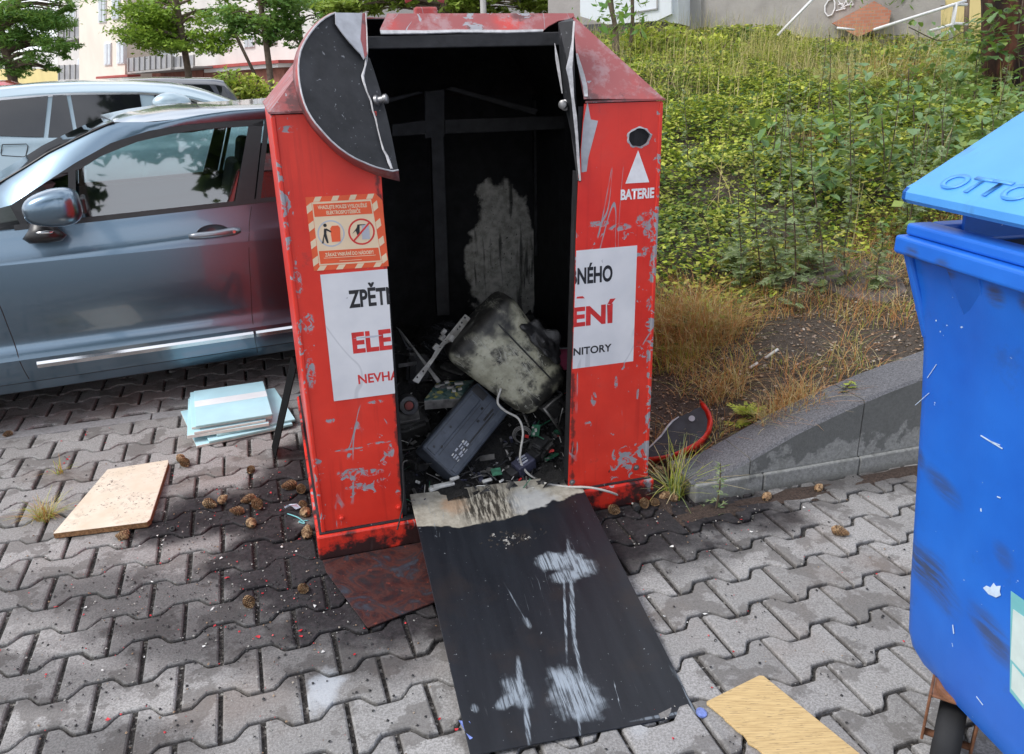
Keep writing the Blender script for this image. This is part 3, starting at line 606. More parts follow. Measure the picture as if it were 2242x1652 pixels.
# ================================================================ PANELS, BOARDS AND SCRAP AROUND THE CONTAINER
def loc2w(p): return BO+p[0]*bu+p[1]*bv+np.array([0, 0, p[2]])
dT0, dT1 = loc2w(onfront(897, 1085, .08)), loc2w(onfront(1266, 1040, .07)); dB0, dB1 = atz(1030, 1658, .004), atz(1526, 1565, .004)
dO = (dT0+dT1)/2; dY = (dB0+dB1)/2-dO; dY /= np.linalg.norm(dY); dX = dT1-dT0; dX -= dY*(dX@dY); dX /= np.linalg.norm(dX); dN = np.cross(dX, dY)
def onpanel(x, y): p = onplane(x, y, dO, dN)-dO; return p@dX, p@dY
SMEARS = []
for (x, y), rx, ry, k, ro, so_ in (((1210, 1232), .050, .038, .95, .1, .6), ((1262, 1236), .034, .055, .9, .15, .6), ((1240, 1265), .042, .026, .85, .1, .7), ((1290, 1242), .026, .030, .6, .3, .8), ((1262, 1530), .055, .062, .85, .3, .8), ((1240, 1490), .03, .04, .8, .3, .8), ((1225, 1490), .016, .040, .7, .35, .7), ((1285, 1560), .030, .022, .5, .2, .9), ((1132, 1518), .026, .045, .8, .25, .9), ((1108, 1538), .030, .016, .7, .6, .8), ((1153, 1365), .008, .020, .6, .2, .8), ((1040, 1555), .008, .012, .5, 0, .9), ((1500, 1500), .008, .05, .5, .25, .9)):
    px, py = onpanel(x, y); SMEARS.append((px, py, rx, ry, k, ro, so_))
for (x0, y0), (x1, y1), w_, k in (((1234, 1265), (1240, 1425), .0035, .9), ((1250, 1262), (1256, 1400), .006, .8), ((1256, 1390), (1278, 1520), .0045, .8), ((1243, 1190), (1248, 1225), .006, .6), ((1135, 1450), (1140, 1520), .007, .7), ((1150, 1540), (1158, 1625), .006, .8), ((1265, 1570), (1270, 1610), .003, .6), ((1110, 1290), (1150, 1360), .002, .5), ((1395, 1580), (1510, 1560), .004, .5), ((1480, 1470), (1520, 1560), .004, .55)):
    a, b = np.array(onpanel(x0, y0)), np.array(onpanel(x1, y1)); m_ = (a+b)/2; d = b-a; SMEARS.append((m_[0], m_[1], w_, np.linalg.norm(d)/2*1.1, k, math.atan2(d[0], d[1]), .8))
# ---- torn-out door used as a ramp
n = NT('charred_door'); X = n.sep()      # own coordinates: x across, y along from the threshold down
c = n.ramp(n.noise(1, 6, n.map((22, 2.2, 1), (0, 0, .18)), rough=.6), (.3, (.005, .0065, .010)), (.7, (.013, .0155, .021)))
c = n.mix(n.m_('MULTIPLY', n.step(n.noise(5, 5), .5, .66), .5), c, (.022, .017, .016))
edge = n.m_('ADD', n.m_('SUBTRACT', X[1], n.m_('SUBTRACT', .205, n.m_('MULTIPLY', n.m_('MAXIMUM', n.m_('SUBTRACT', X[0], .02), 0.), .48))), n.m_('MULTIPLY', n.m_('SUBTRACT', n.noise(7, 4), .5), .14))
palem = n.step(edge, .004, -.004)
pale = n.ramp(n.noise(26, 6, rough=.7), (.3, (.20, .18, .145)), (.7, (.42, .40, .34)))
pale = n.mix(n.m_('MULTIPLY', n.blob(-.16, .10, .04, .05, .9, None, 1.8, 30), .6), pale, (.33, .19, .10))
pale = n.mix(n.m_('MULTIPLY', n.blob(-.05, .12, .10, .12, 1., None, 1., 18), n.step(n.noise(1, 6, n.map((95, 12, 1)), rough=.7), .42, .55)), pale, (.03, .026, .02))
pale = n.mix(n.m_('MULTIPLY', n.blob(.10, .13, .07, .08, .9, None, 1.6, 22), .55), pale, (.36, .39, .42))
c = n.mix(palem, c, pale)
def smear(c, x, y, rx, ry, k=1., rot=.1, soft=1.):
    f = n.blob(0, 0, rx, ry, soft, n.map((1, 1, 0), (0, 0, rot), (-x*math.cos(rot)+y*math.sin(rot), -x*math.sin(rot)-y*math.cos(rot), 0)), 1.2, 34)
    g = n.step(n.noise(1, 6, n.map((170, 7, 1), (0, 0, rot)), rough=.72), .44, .53)
    return n.mix(n.m_('MULTIPLY', n.m_('MULTIPLY', f, n.step(g, 0, 1, .22, 1)), k), c, (.27, .315, .36))
for a in SMEARS: c = smear(c, *a)
sc = n.noise(1, 4, n.map((18, 1.2, 1), (0, 0, .12)), dist=.5); c = n.mix(n.m_('MULTIPLY', n.step(n.m_('ABSOLUTE', n.m_('SUBTRACT', sc, .5)), .004, .001), n.step(n.noise(3, 3), .55, .62)), c, (.22, .25, .28))
c = n.mix(n.step(n.noise(110, 3), .725, .75), c, (.22, .24, .26))
n.bump(n.noise(60, 6, rough=.7), .25, .002); M['door'] = n.done(c, n.step(palem, 0, 1, .46, .7), 0, .32)
def frame_obj(o, O, X_, Y_, Z_): o.matrix_world = Matrix(((X_[0], Y_[0], Z_[0], O[0]), (X_[1], Y_[1], Z_[1], O[1]), (X_[2], Y_[2], Z_[2], O[2]), (0, 0, 0, 1)))
q = [(onpanel(*p)) for p in ((897, 1085), (1256, 1041), (1266, 1052), (1526, 1565), (1030, 1658))]
mb = MB()
def seg_(a, b, k): return [(a[0]+(b[0]-a[0])*t, a[1]+(b[1]-a[1])*t) for t in np.linspace(0, 1, k, endpoint=False)]
mb.prism([(x, y, 0) for x, y in q], (0, 0, -.004)); mb.V = [(x, y, -z) for x, y, z in mb.V]
door = thing('door_panel', 'charred black metal door panel with pale top edge lying as a ramp on the container threshold', 'door panel', dO)
o = mb.build('panel', M['door'], door, bevel=.0012, seg=1)
# face up: local +Z must point up
Zp = np.cross(dX, dY)
if Zp[2] < 0: Zp = -Zp; Xp = dX; Yp = dY
frame_obj(o, np.zeros(3), dX, dY, Zp)
M['foil'] = plain('blue_film', (.16, .22, .52), .3, 0, .5, 60)
mb = MB(); c0 = np.array([*onpanel(1020, 1600), .001]); mb.add([c0+[-.012, -.03, 0], c0+[.012, -.02, .003], c0+[.022, .02, .001], c0+[.004, .03, .004]], [(0, 1, 2, 3)]); f = mb.build('film_scrap', M['foil'], door, solid=.0006); frame_obj(f, np.zeros(3), dX, dY, Zp)
bc = atz(1530, 1560, 0); mb = MB(); mb.lathe([(0, 0), (.013, 0), (.0135, .002), (.0135, .006), (.011, .008), (.004, .008), (0, .0075)], 16); o = mb.build('bottle_cap', M['foil'], None, auto=40); o.location = (bc[0]+.004, bc[1]-.006, 0.001); o.rotation_euler = (.1, .25, 0)
tag(o, 'small blue bottle cap at the lower right corner of the black ramp panel', 'bottle cap')
mb = MB(); sp = onpanel(1120, 1180); rr = random.Random(5)
for k in range(130):
    x, y = sp[0]+rr.gauss(0, .045), sp[1]+rr.gauss(0, .020); s_ = rr.uniform(.002, .009); h = rr.uniform(.001, .009)
    mb.box((x, y, h/2), (s_, s_*rr.uniform(.4, 1.6), h), Rz(rr.random()*3)@Rx(rr.gauss(0, .5)), 0 if rr.random() < .8 else 1, .6)
M['ash'] = plain('ash_flake', (.035, .030, .026), .9, 0, .5, 200); M['paleash'] = plain('pale_ash', (.30, .29, .27), .9, 0, .4, 200)
o = mb.build('ash_heap', [M['ash'], M['paleash']]); frame_obj(o, dO, dX, dY, Zp); stuff(o, 'small heap of charred crumbs on the black ramp panel', 'ash')
# ---- rusty plate under the container
n = NT('rust_plate'); c = n.ramp(n.noise(11, 7, rough=.6, dist=1.5), (.36, (.030, .036, .050)), (.44, (.026, .015, .018)), (.5, (.060, .019, .015)), (.56, (.034, .012, .012)), (.64, (.016, .012, .015)))
n.bump(n.noise(60, 6, rough=.7), .5, .003); c = n.mix(n.step(n.noise(55, 4), .66, .72), c, (.14, .03, .02)); M['rustplate'] = n.done(c, n.step(n.noise(16, 4), .4, .6, .5, .75), .0, .3)
rp_ = [loc2w((-.012, -.03, 0)), atz(715, 1258), atz(806, 1380), atz(948, 1325), loc2w((.42, -.30, 0)), loc2w((.36, -.03, 0))]
mb = MB(); mb.prism([p+[0, 0, .004] for p in rp_], (0, 0, .005)); o = mb.build('rusty_plate', M['rustplate'], bevel=.001, seg=1); tag(o, 'rusty dark red steel plate flat on the paving under the left corner of the container', 'steel plate')
# ---- cream chipboard shelf
n = NT('chipboard_face'); c = n.ramp(n.noise(9, 5), (.3, (.58, .50, .38)), (.7, (.72, .66, .56)))
c = n.mix(n.m_('MULTIPLY', n.step(n.noise(10, 7, rough=.75), .50, .66), .6), c, (.34, .27, .19)); c = n.mix(n.m_('MULTIPLY', n.step(n.noise(70, 4, rough=.7), .57, .63), n.step(n.noise(6, 4), .42, .6)), c, (.10, .075, .055)); M['chipface'] = n.done(c, .6)
n = NT('chipboard_edge'); c = n.ramp(n.noise(130, 4), (.3, (.12, .055, .022)), (.7, (.30, .16, .07))); n.bump(n.noise(200, 4), 1., .004); M['chipedge'] = n.done(c, .9)
def board(name, px, z, th, mats, label, cat, parent=None, bevel=.0015, group=None, tilt=None):
    P = [atz(x, y, z) if len(p_) == 2 else np.array(p_) for p_ in px for x, y in [p_[:2]]]
    c0 = sum(P)/len(P); o = mesh(name, [p-c0 for p in P]+[p-c0-[0, 0, th] for p in P], [tuple(range(len(P)))]+[tuple(range(2*len(P)-1, len(P)-1, -1))]+[(k, len(P)+k, len(P)+(k+1) % len(P), (k+1) % len(P)) for k in range(len(P))], mats, None, False, [0, 0]+[len(mats)-1]*len(P))
    bm = bmesh.new(); bm.from_mesh(o.data); bmesh.ops.recalc_face_normals(bm, faces=bm.faces); bm.to_mesh(o.data); bm.free()
    o.location = c0
    if bevel: b_ = o.modifiers.new('bevel', 'BEVEL'); b_.width = bevel; b_.segments = 1
    return tag(o, label, cat, group)
board('chipboard', [(235, 1028), (368, 1007), (369, 1012), (329, 1136), (322, 1143), (116, 1168)], .026, .022, [M['chipface'], M['chipedge']], 'cream coated chipboard shelf with brown crumbling edge lying flat on the paving', 'board')
# ---- yellow wooden board
n = NT('yellow_wood'); yv = n.map((16, 330, 1), (0, 0, 1.15)); c = n.ramp(n.noise(1, 5, yv, rough=.65), (.3, (.36, .24, .10)), (.6, (.58, .42, .20)))
c = n.mix(n.step(n.noise(1, 4, n.map((34, 420, 1), (0, 0, 1.15))), .60, .68), c, (.13, .09, .05)); M['yellow'] = n.done(c, .7); n.bump(n.noise(1, 5, yv), .4, .001)
Y0 = [atz(*p, .009) for p in ((1547, 1536), (1662, 1479), (1672, 1480))]; yd = atz(1880, 1652, .009)-atz(1668, 1480, .009)
yw_ = [Y0[0], *Y0[1:], Y0[2]+yd*1.35, Y0[0]+yd*1.40]
rr = random.Random(2); ed = []
for t in np.linspace(1.38, .03, 26): ed.append(Y0[0]+yd*t+np.array([rr.gauss(0, .0022), rr.gauss(0, .0012), 0]))
board('wooden_board', [tuple(p) for p in [Y0[0]]+Y0[1:]+[Y0[2]+yd*1.35]+ed], 0, .006, [M['yellow']], 'thin yellow wooden board with ragged edge lying on the paving beside the ramp panel', 'board', bevel=.0006)
# ---- stack of pale blue boards
M['bluebd'] = plain('pale_blue_coating', (.44, .70, .78), .55, 0, .08, 7); M['whitebd'] = plain('raw_white_core', (.62, .58, .52), .75, 0, .12, 40); M['tealbd'] = plain('faded_teal_edge', (.30, .46, .46), .7, 0, .15, 30); M['whitestripe'] = plain('white_stripe', (.74, .78, .80), .55, 0, .06, 9)
sc0 = atz(590, 950)[:2]
def g2(x, y): return (x*.3454, 791.6+y*.3454)
tA, tB, tC, tD = [atz(*g2(*p), .078)[:2] for p in ((1225, 195), (1670, 125), (1725, 340), (1245, 410))]
sctr = (tA+tB+tC+tD)/4; sx_ = (tB+tC-tA-tD)/2; sy_ = (tA+tB-tC-tD)/2; sw, sd_ = np.linalg.norm(sx_), np.linalg.norm(sy_); sang = math.atan2(sx_[1], sx_[0])
rr = random.Random(9)
spec = [(-.005, -.03, .14, 1.16, 1.0, .010, 'whitebd', 'cream bottom board of the pale blue stack, sticking out towards the camera'), (.045, -.02, .12, 1.12, .98, .010, 'tealbd', 'teal edged board second from the bottom of the pale blue stack'), (.06, .02, .10, 1.06, 1., .009, 'tealbd', 'pale board third from the bottom of the blue stack, sticking out to the right'),
        (-.020, -.018, -.02, 1.06, 1.02, .014, 'whitebd', 'thick white edged board in the middle of the pale blue stack'), (-.008, -.012, .03, 1.03, 1., .010, 'whitebd', 'white edged board with a broken corner below the top two of the blue stack'), (-.016, .010, .0, 1.04, 1., .011, 'whitebd', 'white edged board directly under the topmost pale blue one'), (0, 0, 0, 1., 1., .008, 'bluebd', 'topmost pale blue board with a white stripe across it')]
zz = .001
for dx, dy, da, kx, ky, th, mk, lb in spec:
    mb = MB(); hx, hy = sw*kx/2, sd_*ky/2; P = [(-hx, -hy), (hx, -hy), (hx, hy), (-hx, hy)]
    if 'broken' in lb: P = [(-hx, -hy), (hx-.03, -hy), (hx-.028, -hy+.022), (hx, -hy+.03), (hx, hy), (-hx, hy)]
    nP = len(P); mb.add([(x, y, 0) for x, y in P]+[(x, y, th) for x, y in P], [tuple(range(nP))[::-1]], 1); mb.F.append(tuple(range(nP, 2*nP))); mb.I.append(0)
    for k in range(nP): mb.F.append((k, (k+1) % nP, nP+(k+1) % nP, nP+k)); mb.I.append(1)
    top = lb.startswith('topmost'); root = thing('coated_board', lb, 'board', (sctr[0]+dx, sctr[1]+dy, zz), sang+da, 'boards in the pale blue stack'); mb.build('slab', [M['bluebd'], M[mk if mk != 'bluebd' else 'tealbd']], root, bevel=.0012, seg=1)
    if top:
        mb = MB(); mb.span((-hx, hy*.02, th+.0002), (hx, hy*.36, th+.0010)); mb.build('stripe', M['whitestripe'], root)
    zz += th+.0012
# ---- black panel leaning on the container's left side
lp0 = loc2w((-.16, .80, .0)); mb = MB()
A1, A2 = atz(604, 1006, .003), atz(640, 940, .003)
B1 = loc2w((-.010, .72, float(onfront(648, 806, .72)[2]))); av = bv*.13-bu*.01; LN = [A1, A1+av, B1+av*1.1, B1]; mb.prism(LN, (-.004, -.002, -.001)); M['char'] = plain('char', (.004, .004, .0045), .9, 0, .4, 30, .12)
o = mb.build('charred_sheet', M['char'], bevel=.001, seg=1); tag(o, 'narrow black charred metal panel leaning against the left side of the container', 'metal panel')
# ---- fallen hopper cheek by the wall
wv = lambda p: ((1640+p[0]*.33006)*.8604, (1000+p[1]*.33006)*.8604)
fc = atz(*wv((200, 540)), .03); fn = np.array([-.22, -.66, .72]); fn /= np.linalg.norm(fn); fc = fc+np.array([0, 0, .05])
def onfc(p, out=0.): return onplane(*wv(p), fc+fn*out, fn)
fo = [(-10, 470), (60, 400), (130, 330), (180, 260), (215, 220), (265, 185), (330, 160), (400, 120), (440, 105), (470, 150), (490, 210), (485, 270), (455, 330), (410, 370), (350, 405), (290, 435), (220, 465), (140, 485), (60, 495), (-10, 497)]
M['cheekblk'] = plain('blue_black_steel', (.020, .023, .030), .6, 0, .5, 20)
chk = thing('fallen_hopper_cheek', 'torn black hopper cheek with red rim lying between the container and the retaining wall', 'metal scrap', fc)
mb = MB(); mb.prism([onfc(p)-fc for p in fo], -fn*.003); mb.build('cheek_plate', M['cheekblk'], chk)
ro = [(425, 50), (470, 90), (510, 150), (525, 205), (515, 255), (490, 320), (445, 380), (390, 425), (325, 452), (250, 478), (180, 498), (110, 512), (40, 520), (-10, 522)]
ri = [(440, 112), (468, 150), (488, 210), (486, 240), (480, 285), (452, 332), (408, 372), (348, 406), (288, 436), (220, 466), (140, 486), (100, 490), (60, 496), (-10, 498)]
mb = MB(); mb.grid([[onfc(a)-fc, onfc(b, .02 if k < 5 else -.012)-fc, onfc(b, .02 if k < 5 else -.012)-fc-fn*.05] for k, (a, b) in enumerate(zip(ri, ro))]); mb.build('rim', M['red'], chk, smooth=True, solid=.002)
mb = MB(); mb.tube([onfc(p, .002)-fc for p in fo[:6]], [.002, .003, .004, .0045, .004, .002], 5); mb.build('torn_edge', M['bare'], chk)
mb = MB(); p0 = onfc((365, 200), .001)-fc; R = np.array(Vector((0, 0, 1)).rotation_difference(Vector(fn)).to_matrix()); mb.lathe([(.007, 0), (.012, 0), (.012, .003), (.007, .003)], 16, p0, R); mb.build('pivot_hole', M['primer'], chk)

# ================================================================ BURNT SCRAP INSIDE
jv = lambda p: (843.2+p[0]*.2916, 619.5+p[1]*.2916)
def ji(p, b): return loc2w(onfront(*jv(p), b))
# floor heap of ash (uncountable)
n = NT('charred_heap'); c = n.ramp(n.noise(50, 7, rough=.75), (.35, (.006, .006, .006)), (.65, (.03, .028, .027)), (.8, (.08, .075, .07))); n.bump(n.noise(60, 7, rough=.8), 1., .03); M['heap'] = n.done(c, .9)
mb = MB(); G = []
for i, a in enumerate(np.linspace(.03, 1.09, 40)):
    row = []
    for j, b in enumerate(np.linspace(.012, 1.19, 40)):
        h = .10+.27*smooth01((b-.05)/.6)+.03*math.sin(a*17+b*3)*math.sin(b*13+1)+nr.normal(0, .009)
        row.append((a, b, float(max(.104, h))))
    G.append(row)
mb.grid(G); o = mb.build('charred_heap', M['heap']); o.location = BO; o.rotation_euler = (0, 0, BY); stuff(o, 'black heap of charred ash and melted scrap on the floor of the container', 'ash')
def heapz(a, b): return .10+.27*float(smooth01((b-.05)/.6))
M['metalbit'] = plain('heat_stained_steel', (.16, .155, .15), .45, .5, .5, 30); M['whiteplast'] = plain('white_plastic_scrap', (.55, .55, .53), .5, 0, .3, 40); M['greenpcb'] = plain('green_circuit', (.03, .14, .08), .45, 0, .5, 60); M['charplastic'] = plain('charred_plastic', (.022, .022, .024), .45, 0, .4, 40, .5, .4); M['purple'] = plain('dark_violet_plastic', (.05, .052, .085), .4, 0, .4, 30)
rr = random.Random(21); mb = MB(); mm = [M['charplastic'], M['metalbit'], M['whiteplast'], M['greenpcb'], M['purple'], M['redink']]
for k in range(1700):
    a = rr.uniform(.06, 1.06); b = rr.uniform(.02, .9); z = heapz(a, b)+rr.uniform(-.008, .022); s_ = rr.choice((.005, .007, .010, .014, .020, .03))
    i_ = rr.choices(range(6), (52, 30, 9, 2, 5, 2))[0]; R = Rz(rr.random()*6)@Rx(rr.gauss(0, .7))@Ry(rr.gauss(0, .6))
    if i_ in (2, 5): s_ = min(s_, .012)
    if rr.random() < .25: mb.tube([np.array([a, b, z])+R@np.array([-s_*2.2, 0, 0]), np.array([a, b, z+rr.gauss(0, .004)]), np.array([a, b, z])+R@np.array([s_*2.2, rr.gauss(0, .01), 0])], rr.uniform(.0008, .002), 4, i_)
    else: mb.box((a, b, z), (s_*rr.uniform(.5, 2.4), s_*rr.uniform(.3, 1), s_*rr.uniform(.12, .6)), R, i_, rr.uniform(.6, 1))
o = mb.build('scrap_litter', mm); o.location = BO; o.rotation_euler = (0, 0, BY); stuff(o, 'mass of small charred fragments, wires and plastic bits covering the ash heap', 'scrap')
n = NT('charred_casing'); c = n.ramp(n.noise(20, 6, rough=.7), (.3, (.008, .008, .009)), (.7, (.045, .044, .043))); c = n.mix(n.step(n.noise(34, 5, rough=.7), .62, .68), c, (.16, .155, .145)); n.bump(n.noise(36, 6, rough=.7), .8, .006); M['casing'] = n.done(c, .55)
rr = random.Random(31)
for k, (a, b, L_1, W_1, H_1) in enumerate(((.40, .60, .20, .13, .10), (.86, .62, .18, .12, .09), (.66, .78, .22, .16, .10), (.36, .36, .12, .10, .07), (.90, .36, .11, .09, .08), (.34, .82, .16, .12, .12), (.92, .85, .18, .14, .12), (.80, .20, .10, .07, .05), (.345, .22, .09, .07, .05), (.56, .52, .16, .10, .08))):
    bm = bmesh.new(); bmesh.ops.create_cube(bm, size=1); bmesh.ops.scale(bm, vec=(L_1, W_1, H_1), verts=bm.verts); bmesh.ops.bevel(bm, geom=bm.edges[:], offset=.012, segments=2, affect='EDGES'); bmesh.ops.subdivide_edges(bm, edges=[e for e in bm.edges if e.calc_length() > .03], cuts=3, use_grid_fill=True)
    for v in bm.verts: q = v.co; v.co = q+Vector((math.sin(q.y*50+k), math.sin(q.x*44+2*k), math.sin(q.x*38+q.y*31+k)))*.006
    root = thing('charred_casing', 'warped black appliance casing half buried in the scrap heap inside the container', 'casing', loc2w((a, b, heapz(a, b)+.02)), BY+rr.random()*3, 'charred casings in the heap'); root.rotation_euler = (rr.gauss(0, .4), rr.gauss(0, .4), BY+rr.random()*3)
    me = bpy.data.meshes.new('shell'); bm.to_mesh(me); bm.free(); me.materials.append(M['casing']); link(bpy.data.objects.new('shell', me), root)
    mb = MB(); mb.box((0, 0, H_1/2+.004), (L_1*.6, W_1*.55, .012)); mb.build('cover', M['metalbit'] if k % 3 == 0 else M['charplastic'], root, bevel=.002)
mb = MB()
for k in range(46):
    a, b = rr.uniform(.30, 1.0), rr.uniform(.05, .7); p = np.array([a, b, heapz(a, b)+.015]); P = [p]
    for q in range(5): P.append(P[-1]+np.array([rr.gauss(0, .035), rr.gauss(0, .03), rr.gauss(.002, .016)]))
    mb.tube(curve(P, 4), rr.choice((.0014, .0018, .0026)), 5, rr.choices((0, 1, 2, 3), (7, 3, .5, .3))[0])
o = mb.build('tangled_wires', [M['charplastic'], M['metalbit'], M['greenpcb'], M['redink']], smooth=True); o.location = BO; o.rotation_euler = (0, 0, BY); stuff(o, 'tangle of burnt wires spread over the scrap heap', 'wires')
# big scorched housing
n = NT('scorched_cream'); c = n.ramp(n.noise(9, 6, rough=.7), (.3, (.22, .215, .15)), (.6, (.50, .49, .38)), (.8, (.62, .61, .51)))
X = n.sep(); fade = n.m_('ADD', n.m_('MULTIPLY', X[0], 2.6), n.m_('MULTIPLY', n.noise(7, 5), 1.0))
blk = n.m_('MAXIMUM', n.step(n.m_('ADD', n.m_('MULTIPLY', X[0], 3.4), n.m_('MULTIPLY', n.noise(8, 5), 1.)), .12, -.10), n.step(n.m_('ADD', n.m_('MULTIPLY', X[0], -3.4), n.m_('MULTIPLY', n.noise(10, 5), .9)), .02, -.16))
blk = n.m_('MAXIMUM', blk, n.step(n.noise(1, 7, n.map((26, 26, 60), (.4, .7, .3)), rough=.75), .56, .66)); blk = n.m_('MAXIMUM', blk, n.m_('MULTIPLY', n.step(n.noise(6, 6, rough=.7), .46, .58), .9))
sn_ = n.noise(6, 4, n.map((1, 4, 1), (.5, .4, .9)), dist=1.2); wsc = n.m_('MULTIPLY', n.step(n.m_('ABSOLUTE', n.m_('SUBTRACT', sn_, .5)), .02, .008), n.step(n.noise(7, 3), .45, .58))
c = n.mix(blk, c, n.ramp(n.noise(40, 4), (.3, (.010, .010, .010)), (.7, (.045, .043, .038)))); c = n.mix(n.m_('MULTIPLY', wsc, .8), c, (.42, .42, .36)); n.bump(n.noise(30, 6), .4, .003); M['housing'] = n.done(c, .5)
hb = .34; HA, HB_, HC_ = ji((770, 180), hb), ji((1240, 740), hb), ji((640, 560), hb)
hx = ji((1090, 790), hb-.02)-ji((640, 330), hb+.03); hl = np.linalg.norm(hx); hx /= hl
hc_ = ji((925, 560), hb+.02); view = hc_-EYE; view /= np.linalg.norm(view)
hz_ = -view-hx*(-view@hx); hz_ /= np.linalg.norm(hz_); hy_ = np.cross(hz_, hx)
hou = thing('scorched_housing', 'large rounded cream appliance housing scorched black, tilted on the scrap heap', 'appliance', hc_)
def sbox(L, Wd, H, r, seg=5):           # rounded box verts through bmesh
    bm = bmesh.new(); bmesh.ops.create_cube(bm, size=1); bmesh.ops.scale(bm, vec=(L, Wd, H), verts=bm.verts)
    bmesh.ops.bevel(bm, geom=bm.edges[:]+bm.verts[:], offset=r, segments=seg, profile=.6, affect='EDGES'); return bm
bm = sbox(.385, .285, .26, .056, 6)
for v in bm.verts:
    v.co.y *= 1-.35*(v.co.x/.19)*.35; v.co.z += -.02*(v.co.y/.14)**2
    if v.co.x > .09: v.co.y *= 1-.22*(v.co.x-.09)/.1
me = bpy.data.meshes.new('shell'); bm.to_mesh(me); bm.free(); me.materials.append(M['housing']); me.polygons.foreach_set('use_smooth', [True]*len(me.polygons))
o = link(bpy.data.objects.new('shell', me), hou); frame_obj(o, (0, 0, 0), hx, hy_, hz_)
def onhou(P): P = np.array(P); return P[0]*hx+P[1]*hy_+P[2]*hz_
mb = MB(); yb = .055
mb.tube([onhou((x, yb, .130-.02*(yb/.14)**2+(-.028*((abs(x)-.10)/.08)**2 if abs(x) > .10 else 0))) for x in np.linspace(-.165, .165, 14)], .0028, 6); mb.build('seam_groove', M['charplastic'], hou)
bm = bmesh.new(); bmesh.ops.create_icosphere(bm, subdivisions=4, radius=1); lc = onhou((.015, .125, .105)); rr = np.random.RandomState(8); ctr = rr.normal(0, 1, (26, 3)); ctr /= np.linalg.norm(ctr, axis=1)[:, None]; amp = rr.uniform(.1, .7, 26)
for v in bm.verts:
    q = np.array(v.co); b_ = float((amp*np.exp(-((ctr-q)**2).sum(1)*14)).sum()); v.co = lc+(.085*q[0])*hx*(1+b_*.4)+(.030*q[1])*hy_*(1+b_*1.6)+(.026*q[2])*hz_*(1+b_*1.8)
me = bpy.data.meshes.new('melted_lump'); bm.to_mesh(me); bm.free(); me.materials.append(M['charplastic']); link(bpy.data.objects.new('melted_lump', me), hou)
rr = random.Random(8)
mb = MB(); mb.box(onhou((.192, -.01, .0)), (.16, .028, .03), np.array([hy_, hx, hz_]).T); mb.build('end_cap', M['charplastic'], hou, bevel=.006)
for a_, b_ in (((1190, 760), (1345, 690)), ((1225, 760), (1330, 835)), ((1240, 740), (1200, 700))):
    mb = MB(); mb.tube([ji(a_, .27), ji(b_, .25)], .006, 8); mb.V = [tuple(np.array(v)-hc_) for v in mb.V]; mb.build('bracket_bar', M['scorched'], hou)
# blue-grey radio back
n = NT('bluegrey_plastic'); c = n.ramp(n.noise(14, 5), (.3, (.036, .044, .060)), (.7, (.082, .096, .122))); c = n.mix(n.m_('MULTIPLY', n.step(n.noise(30, 6, rough=.7), .56, .7), .5), c, (.02, .022, .028)); n.bump(n.noise(90, 4), .2, .001); M['radio'] = n.done(c, .48)
ra, rb_, rc, rd_ = ji((710, 768), .30), ji((925, 940), .27), ji((600, 1440), .10), ji((205, 1270), .13)
rO = (ra+rb_+rc+rd_)/4; rX = (ra+rb_-rc-rd_)/2; rl = np.linalg.norm(rX); rX /= rl; rY = (ra+rd_-rb_-rc)/2; rY -= rX*(rY@rX); rw = np.linalg.norm(rY); rY /= rw; rZ = np.cross(rX, rY)
if rZ@(EYE-rO) < 0: rZ = -rZ
rad_o = thing('radio_recorder', 'blue grey plastic radio casing lying face down on the scrap at the door sill', 'radio', rO)
def place(o): frame_obj(o, (0, 0, 0), rX, rY, rZ); return o
flipR = np.linalg.det(np.array([rX, rY, rZ])) < 0
bm = sbox(rl, rw, .085, .014, 3); bmesh.ops.translate(bm, vec=(0, 0, -.0425), verts=bm.verts); me = bpy.data.meshes.new('case'); bm.to_mesh(me); bm.free(); me.materials.append(M['radio']); o = link(bpy.data.objects.new('case', me), rad_o); place(o); sharp(o, 50)
hl_, hw_ = rl/2, rw/2; sgn = 1 if True else -1
def rpart(lo, hi, name, mat, bevel=.002): mb = MB(); mb.span(lo, hi); return place(mb.build(name, mat, rad_o, bevel=bevel))
rpart((-hl_+.01, hw_-.052, -.004), (hl_-.05, hw_-.012, .0045), 'raised_rib', M['radio'], .004)
rpart((-hl_+.012, -hw_+.012, -.004), (hl_-.012, -hw_+.034, .004), 'raised_rib', M['radio'], .003)
rpart((-hl_+.10, -hw_+.040, .0), (hl_-.05, -hw_+.046, .0012), 'slot', M['charplastic'], 0)
rpart((hl_-.045, hw_-.06, -.01), (hl_-.012, hw_-.004, .001), 'latch_recess', M['charplastic'], .001)
rpart((-.02, -.004, 0), (hl_-.02, -.0025, .0011), 'panel_line', M['charplastic'], 0); rpart((-hl_+.02, .018, 0), (hl_-.06, .0195, .0011), 'panel_line', M['charplastic'], 0)
rpart((hl_-.10, -hw_+.05, 0), (hl_-.04, -hw_+.058, .0012), 'vent_slots', M['charplastic'], 0)
for x, y in ((-hl_+.03, hw_-.03), (-.04, hw_-.03), (hl_-.07, 0.006), (.05, -.012), (-hl_+.05, .03)):
    mb = MB(); mb.lathe([(0, 0), (.0045, 0), (.0045, .0062), (0, .0062)], 10, (x, y, -.001)); place(mb.build('screw', M['charplastic'], rad_o))
M['rlabel'] = plain('dark_label', (.050, .056, .070), .5, 0, .2, 60); rpart((-hl_+.045, -.052, 0), (-hl_+.135, -.012, .0010), 'rating_label', M['rlabel'], 0)
